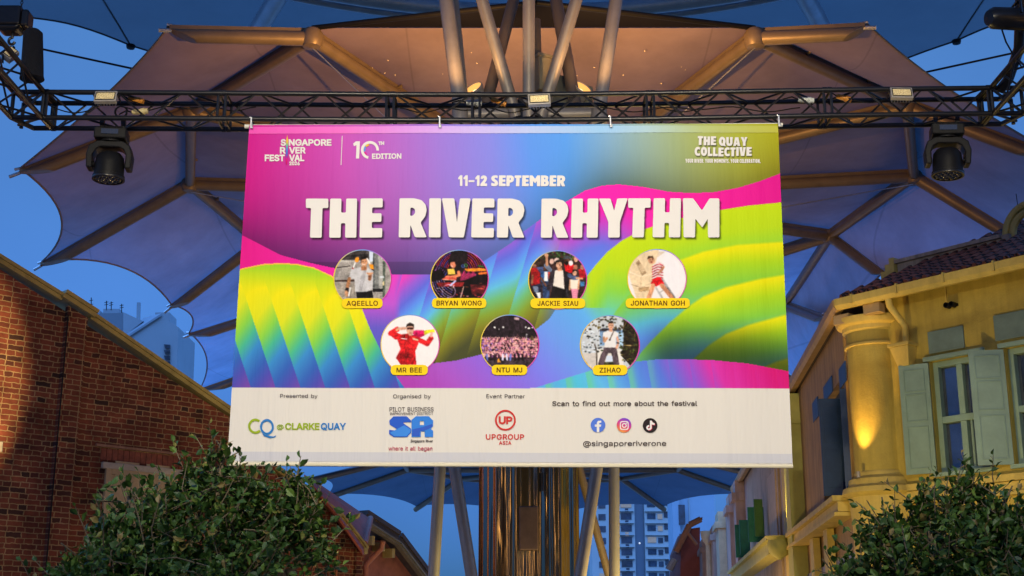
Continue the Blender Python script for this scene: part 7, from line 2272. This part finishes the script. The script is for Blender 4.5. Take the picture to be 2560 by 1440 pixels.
TAGI = inkmat('tag_yellow_ink', (248, 208, 28))
DOT = []
for i, (p, (cx, cy, r), nm, (xa, xb), _) in enumerate(PORT):
    pc = p.c
    for _ in range(2):          # soften the edges, then add the grain and folds of a photograph
        pc = (pc + np.roll(pc, 1, 0) + np.roll(pc, -1, 0) + np.roll(pc, 1, 1) + np.roll(pc, -1, 1)) / 5
    ng = np.random.default_rng(i)
    tx_ = np.ones(pc.shape[:2])
    for sc_, am in ((5, .10), (11, .16), (24, .18), (60, .14)):
        gsmall = ng.normal(size=(sc_ + 1, sc_ + 1))
        q = np.linspace(0, sc_ - 1e-6, pc.shape[0])
        a_, f_ = q.astype(int), q % 1
        row = gsmall[a_] * (1 - f_)[:, None] + gsmall[a_ + 1] * f_[:, None]
        tx_ += am * (row[:, a_] * (1 - f_) + row[:, a_ + 1] * f_)
    lum = pc.mean(-1, keepdims=True) / 255
    pc = pc * (1 + (tx_[..., None] - 1) * np.clip(1.2 - 1.38 * lum, 0.02, 1))
    pc = 128 + (pc - 128) * 1.08
    c1 = np.clip(pc, 0, 255) / 255
    cl = np.where(c1 <= 0.04045, c1 / 12.92, ((c1 + 0.055) / 1.055) ** 2.4) * 0.7 / WHT
    k = (r - 2.2) / p.r
    po = grid_mesh('portrait', cx + (p.X - p.cx) * k, cy + (p.Y - p.cy) * k, np.clip(cl, 0, 0.9), 0.0095, banner, M_PRINT)
    aa = np.linspace(0, 2 * math.pi, 60)
    rg = np.array([r - 2.3, r])
    gx3, gy3 = cx + np.cos(aa)[:, None] * rg, cy + np.sin(aa)[:, None] * rg
    cr = ramp(((aa[:, None] + np.zeros(2)) / (2 * math.pi)), [(0, (216, 50, 150)), (0.12, (222, 90, 170)), (0.3, (240, 200, 110)), (0.5, (240, 206, 40)), (0.63, (216, 190, 120)), (0.75, (104, 150, 214)), (0.86, (190, 100, 190)), (1, (216, 50, 150))]) / 255
    grid_mesh('portrait_ring', gx3, gy3, np.clip(np.where(cr <= 0.04045, cr / 12.92, ((cr + 0.055) / 1.055) ** 2.4) * 0.7 / WHT, 0, .9), 0.0095, po, M_PRINT)
    yt, yb2 = (746.5, 771.5) if i < 4 else (913, 938.5)
    letters('name_tag', [rounded([(xa, yt), (xb, yt), (xb, yb2), (xa, yb2)], 12.4)], TAGI, po, off=0.0150)
    m_ = {0: 12, 1: 12, 2: 18, 3: 13, 4: 15, 5: 13, 6: 17}[i]
    letters('name_lettering', text_polys(nm, xa + m_, xb - m_, yb2 - 6.6, 11.6, .02), INK_N, po, off=0.0175, bold=.004)

# clamps and pipe holding the banner
pipe = MB()
for (pa_, pb_) in (((612, 316), (640, 316)), ((1930, 313), (1956, 312))):
    pipe.tube([P(*pa_, YT + 0.03), P(*pb_, YT + 0.03)], 0.02, 12)
pp = [P(x_, y_, YT + 0.03) for x_, y_ in ((612, 316), (1000, 316), (1280, 316.5), (1600, 315.5), (1956, 312))]
tag(MB().tube(pp, 0.02, 12).build('banner_pipe', M_WHITEP, None, True), 'white pipe in the top hem that carries the banner', 'pipe')
for px, py, lab in ((628, 305, 'small chrome clamp at the top left corner of the banner'), (1099, 303, 'small chrome clamp on the top edge under the left third of the banner'), (1526, 302, 'small chrome clamp on the top edge right of the middle of the banner'), (1947, 300, 'small chrome clamp at the top right corner of the banner')):
    c = P(px, py, YT - 0.035)
    t = thing('banner_clamp', c, lab, 'clamp', 'clamps along the top of the banner')
    MB().box(c + Vector((0, 0, 0.0)), (0.016, 0.012, 0.10)).box(c + Vector((0.006, 0.0, -0.055)), (0.026, 0.014, 0.022)).build('clamp_arm', M_STEEL, t, bevel=0.003)
    MB().tube([c + Vector((-0.012, -0.012, 0.045)), c + Vector((-0.012, 0.03, 0.05)), c + Vector((0.01, 0.03, -0.03)), c + Vector((0.012, -0.012, -0.045))], 0.006, 6).build('clamp_screw', M_STEEL, t, True)

# ------------------------------------------------------------------ two small leafy trees in front
def leafmat(name):
    m = D.materials.new(name)
    m.use_nodes = True
    N, L = m.node_tree.nodes, m.node_tree.links
    b = N['Principled BSDF']
    b.inputs['Roughness'].default_value = 0.52
    at = N.new('ShaderNodeAttribute')
    at.attribute_name = 'leaf'
    rp = N.new('ShaderNodeValToRGB')
    e = rp.color_ramp.elements
    e[0].position, e[0].color = 0.0, (0.022, 0.060, 0.008, 1)
    e[1].position, e[1].color = 0.70, (0.052, 0.120, 0.014, 1)
    k = e.new(0.90)
    k.color = (0.13, 0.22, 0.03, 1)
    k = e.new(0.965)
    k.color = (0.24, 0.18, 0.05, 1)
    L.new(at.outputs['Fac'], rp.inputs[0])
    L.new(rp.outputs[0], b.inputs['Base Color'])
    tr = N.new('ShaderNodeBsdfTranslucent')
    L.new(rp.outputs[0], tr.inputs[0])
    ms = N.new('ShaderNodeMixShader')
    ms.inputs[0].default_value = 0.22
    L.new(b.outputs[0], ms.inputs[1])
    L.new(tr.outputs[0], ms.inputs[2])
    L.new(ms.outputs[0], N['Material Output'].inputs['Surface'])
    return m


M_LEAF = leafmat('glossy_leaf')
M_BARK = mat('pale_bark', (0.13, 0.10, 0.055), 0.8, 0, 0.3, 20)


def make_tree(name, label, Y, lobes, base, nt, seed, lw=1.0):
    rg = np.random.default_rng(seed)
    t = thing(name, base, label, 'tree', 'small trees in front of the banner')
    cen, rad = [], []
    for px, py, dy, rx, rz in lobes:
        c = P(px, py, Y + dy)
        k = c.y / ray(px, py)[1] / FOC
        cen.append(np.array(c))
        rad.append(np.array([rx * k, max(rx, rz) * k * 0.75, rz * k]))
    vol = np.array([r[0] * r[2] for r in rad])
    root = np.array([base[0], base[1], cen[0][2] - rad[0][2] * 1.2])
    tw = MB()
    lv, lf, la_ = [], [], []
    for i in range(nt + 60):
        shoot = i >= nt
        k = rg.choice(len(lobes), p=(vol / vol.sum() if not shoot else vol ** 0.5 / (vol ** 0.5).sum()))
        d = rg.normal(size=3)
        d[2] = d[2] * 0.9 + 0.25
        d[1] -= 0.15
        d /= np.linalg.norm(d)
        rr = rg.uniform(0.35, 1.04) ** 0.7
        tip = cen[k] + d * rad[k] * rr
        L = rg.uniform(0.16, 0.34)
        if shoot:
            d = d * np.array([1.0, 0.6, 0.9]) + np.array([0, 0, 0.5])
            d /= np.linalg.norm(d)
            L = rg.uniform(0.28, 0.42)
            tip = cen[k] + d * rad[k] * 0.95 + d * rg.uniform(0.06, 0.20)
        dirv = d * 0.8 + rg.normal(size=3) * (0.15 if shoot else 0.45) + np.array([0, 0, 0.35])
        dirv /= np.linalg.norm(dirv)
        st = tip - dirv * L
        mid = (st + tip) / 2 + rg.normal(size=3) * 0.02
        if i % 2 == 0 or shoot:
            tw.tube([st, mid, tip], [0.0045, 0.0035, 0.002], 4, False)
        nl = rg.integers(7, 12)
        for j in range(nl):
            f = (j + 0.6) / nl
            b0 = (st * (1 - f) + tip * f) if f > 0.5 else (st * (1 - f) + tip * f)
            side = np.cross(dirv, rg.normal(size=3))
            side /= np.linalg.norm(side) + 1e-9
            ld = side * (0.95 - 0.5 * f) + dirv * (0.45 + 0.5 * f) + np.array([0, 0, -0.12])
            ld /= np.linalg.norm(ld)
            ln = rg.uniform(0.040, 0.088) * lw * (1 - 0.25 * (f > .85))
            wd = ln * rg.uniform(0.25, 0.34)
            ws = np.cross(ld, dirv + rg.normal(size=3) * 0.5)
            ws /= np.linalg.norm(ws) + 1e-9
            nn = np.cross(ws, ld)
            p0 = b0 + ld * 0.012
            o = len(lv)
            up = nn * wd * 0.35
            lv += [p0, p0 + ld * ln * .30 + ws * wd * .85 + up, p0 + ld * ln * .62 + ws * wd + up, p0 + ld * ln - nn * ln * .10, p0 + ld * ln * .62 - ws * wd + up, p0 + ld * ln * .30 - ws * wd * .85 + up, p0 + ld * ln * .32, p0 + ld * ln * .66]
            lf += [(o, o + 1, o + 6), (o + 6, o + 1, o + 2, o + 7), (o + 7, o + 2, o + 3), (o, o + 6, o + 5), (o + 6, o + 7, o + 4, o + 5), (o + 7, o + 3, o + 4)]
            a = rg.uniform(0, 1) ** 1.1
            la_ += [a] * 8
    me = D.meshes.new('crown')
    off = np.array(root_loc(t))
    me.from_pydata([tuple(v) for v in np.array(lv) - off], [], lf)
    at = me.attributes.new('leaf', 'FLOAT', 'POINT')
    at.data.foreach_set('value', np.array(la_, np.float32))
    me.materials.append(M_LEAF)
    o = D.objects.new('crown', me)
    COL.objects.link(o)
    o.parent = t
    tw.build('twigs', M_BARK, t, True)['kind'] = 'stuff'
    trk = MB().tube([base, Vector(base).lerp(Vector(root), 0.5) + Vector((0.02, 0, 0)), root], [0.06, 0.05, 0.04], 10).build('trunk', M_BARK, t, True)
    for c, r in zip(cen, rad):
        m1 = Vector(root).lerp(Vector(c), 0.5) + Vector((rg.uniform(-.06, .06), 0, 0.05))
        MB().tube([root, m1, c, Vector(c) + Vector((rg.uniform(-.1, .1), 0, r[2] * 0.6))], [0.03, 0.022, 0.012, 0.004], 7).build('limb', M_BARK, t, True)
    return t


make_tree('bushy_tree', 'dense dark green bushy tree in front of the brick gable, below the banner at left', 8.0,
          [(480, 1370, 0, 270, 190), (660, 1310, 0.1, 150, 130), (330, 1400, -0.1, 170, 115), (520, 1200, 0.1, 90, 80), (620, 1245, 0.1, 120, 80), (760, 1330, 0.1, 80, 90), (310, 1215, 0, 45, 35), (270, 1330, 0, 70, 60), (450, 1500, 0, 380, 190), (200, 1430, 0, 75, 50), (420, 1270, 0.1, 110, 90), (745, 1230, 0.15, 50, 55), (180, 1440, 0, 90, 45), (800, 1380, 0.1, 70, 70), (560, 1130, 0.1, 45, 50)],
          (P(480, 1440, 8).x, 8.0, 0), 900, 11, 0.86)
make_tree('bushy_tree', 'dark green bushy tree in front of the yellow shophouse at lower right', 8.2,
          [(2360, 1410, 0, 270, 180), (2460, 1330, 0.1, 170, 130), (2200, 1450, 0, 130, 75), (2300, 1255, 0, 50, 70), (2400, 1235, 0.1, 75, 60), (2510, 1260, 0, 80, 75), (2190, 1340, 0, 60, 60), (2600, 1400, 0, 200, 170), (2250, 1330, 0.1, 90, 80), (2130, 1420, 0, 50, 40), (2400, 1520, 0, 380, 160)],
          (P(2400, 1440, 8.2).x, 8.2, 0), 900, 5, 0.86)

# ------------------------------------------------------------------ the rest of the square, behind the camera: mirrored in the column
M_REAR = mat('dim_stucco', (0.16, 0.11, 0.075), 0.8, 0, 0.3, 0.5)
M_RGLOW = mat('added_window_glow', (0.3, 0.2, 0.1), 0.4, emit=(1.0, 0.55, 0.18), estr=5)  # glowing panes added to give the column's reflection its warm streaks
for lab, cx, cy, sx, sy, hh in (('dim shophouse row closing the square behind the viewer', 0, -30, 70, 8, 12),
                                ('dim shophouse row on the left side of the square', -19, -6, 8, 38, 7),
                                ('dim shophouse row on the right side of the square', 17, -8, 8, 32, 11)):
    t = thing('rear_shophouse', (cx, cy, 0), lab, 'building')
    MB().box((cx, cy, hh / 2), (sx, sy, hh)).build('wall', M_REAR, t)
    for k in range(7):
        f = (k + 0.5) / 7 - 0.5
        w = MB()
        if sx > sy:
            w.box((cx + f * sx, cy + sy / 2 + 0.05, 2.0 + (k % 2) * 3.6), (1.6, 0.1, 2.2))
        else:
            w.box((cx + (sx / 2 + 0.05) * (1 if cx < 0 else -1), cy + f * sy, 2.0 + (k % 2) * 3.4), (0.1, 1.3, 2.2))
        w.build('window', M_RGLOW, t)  # added glowing panes, only for the warm streaks in the column
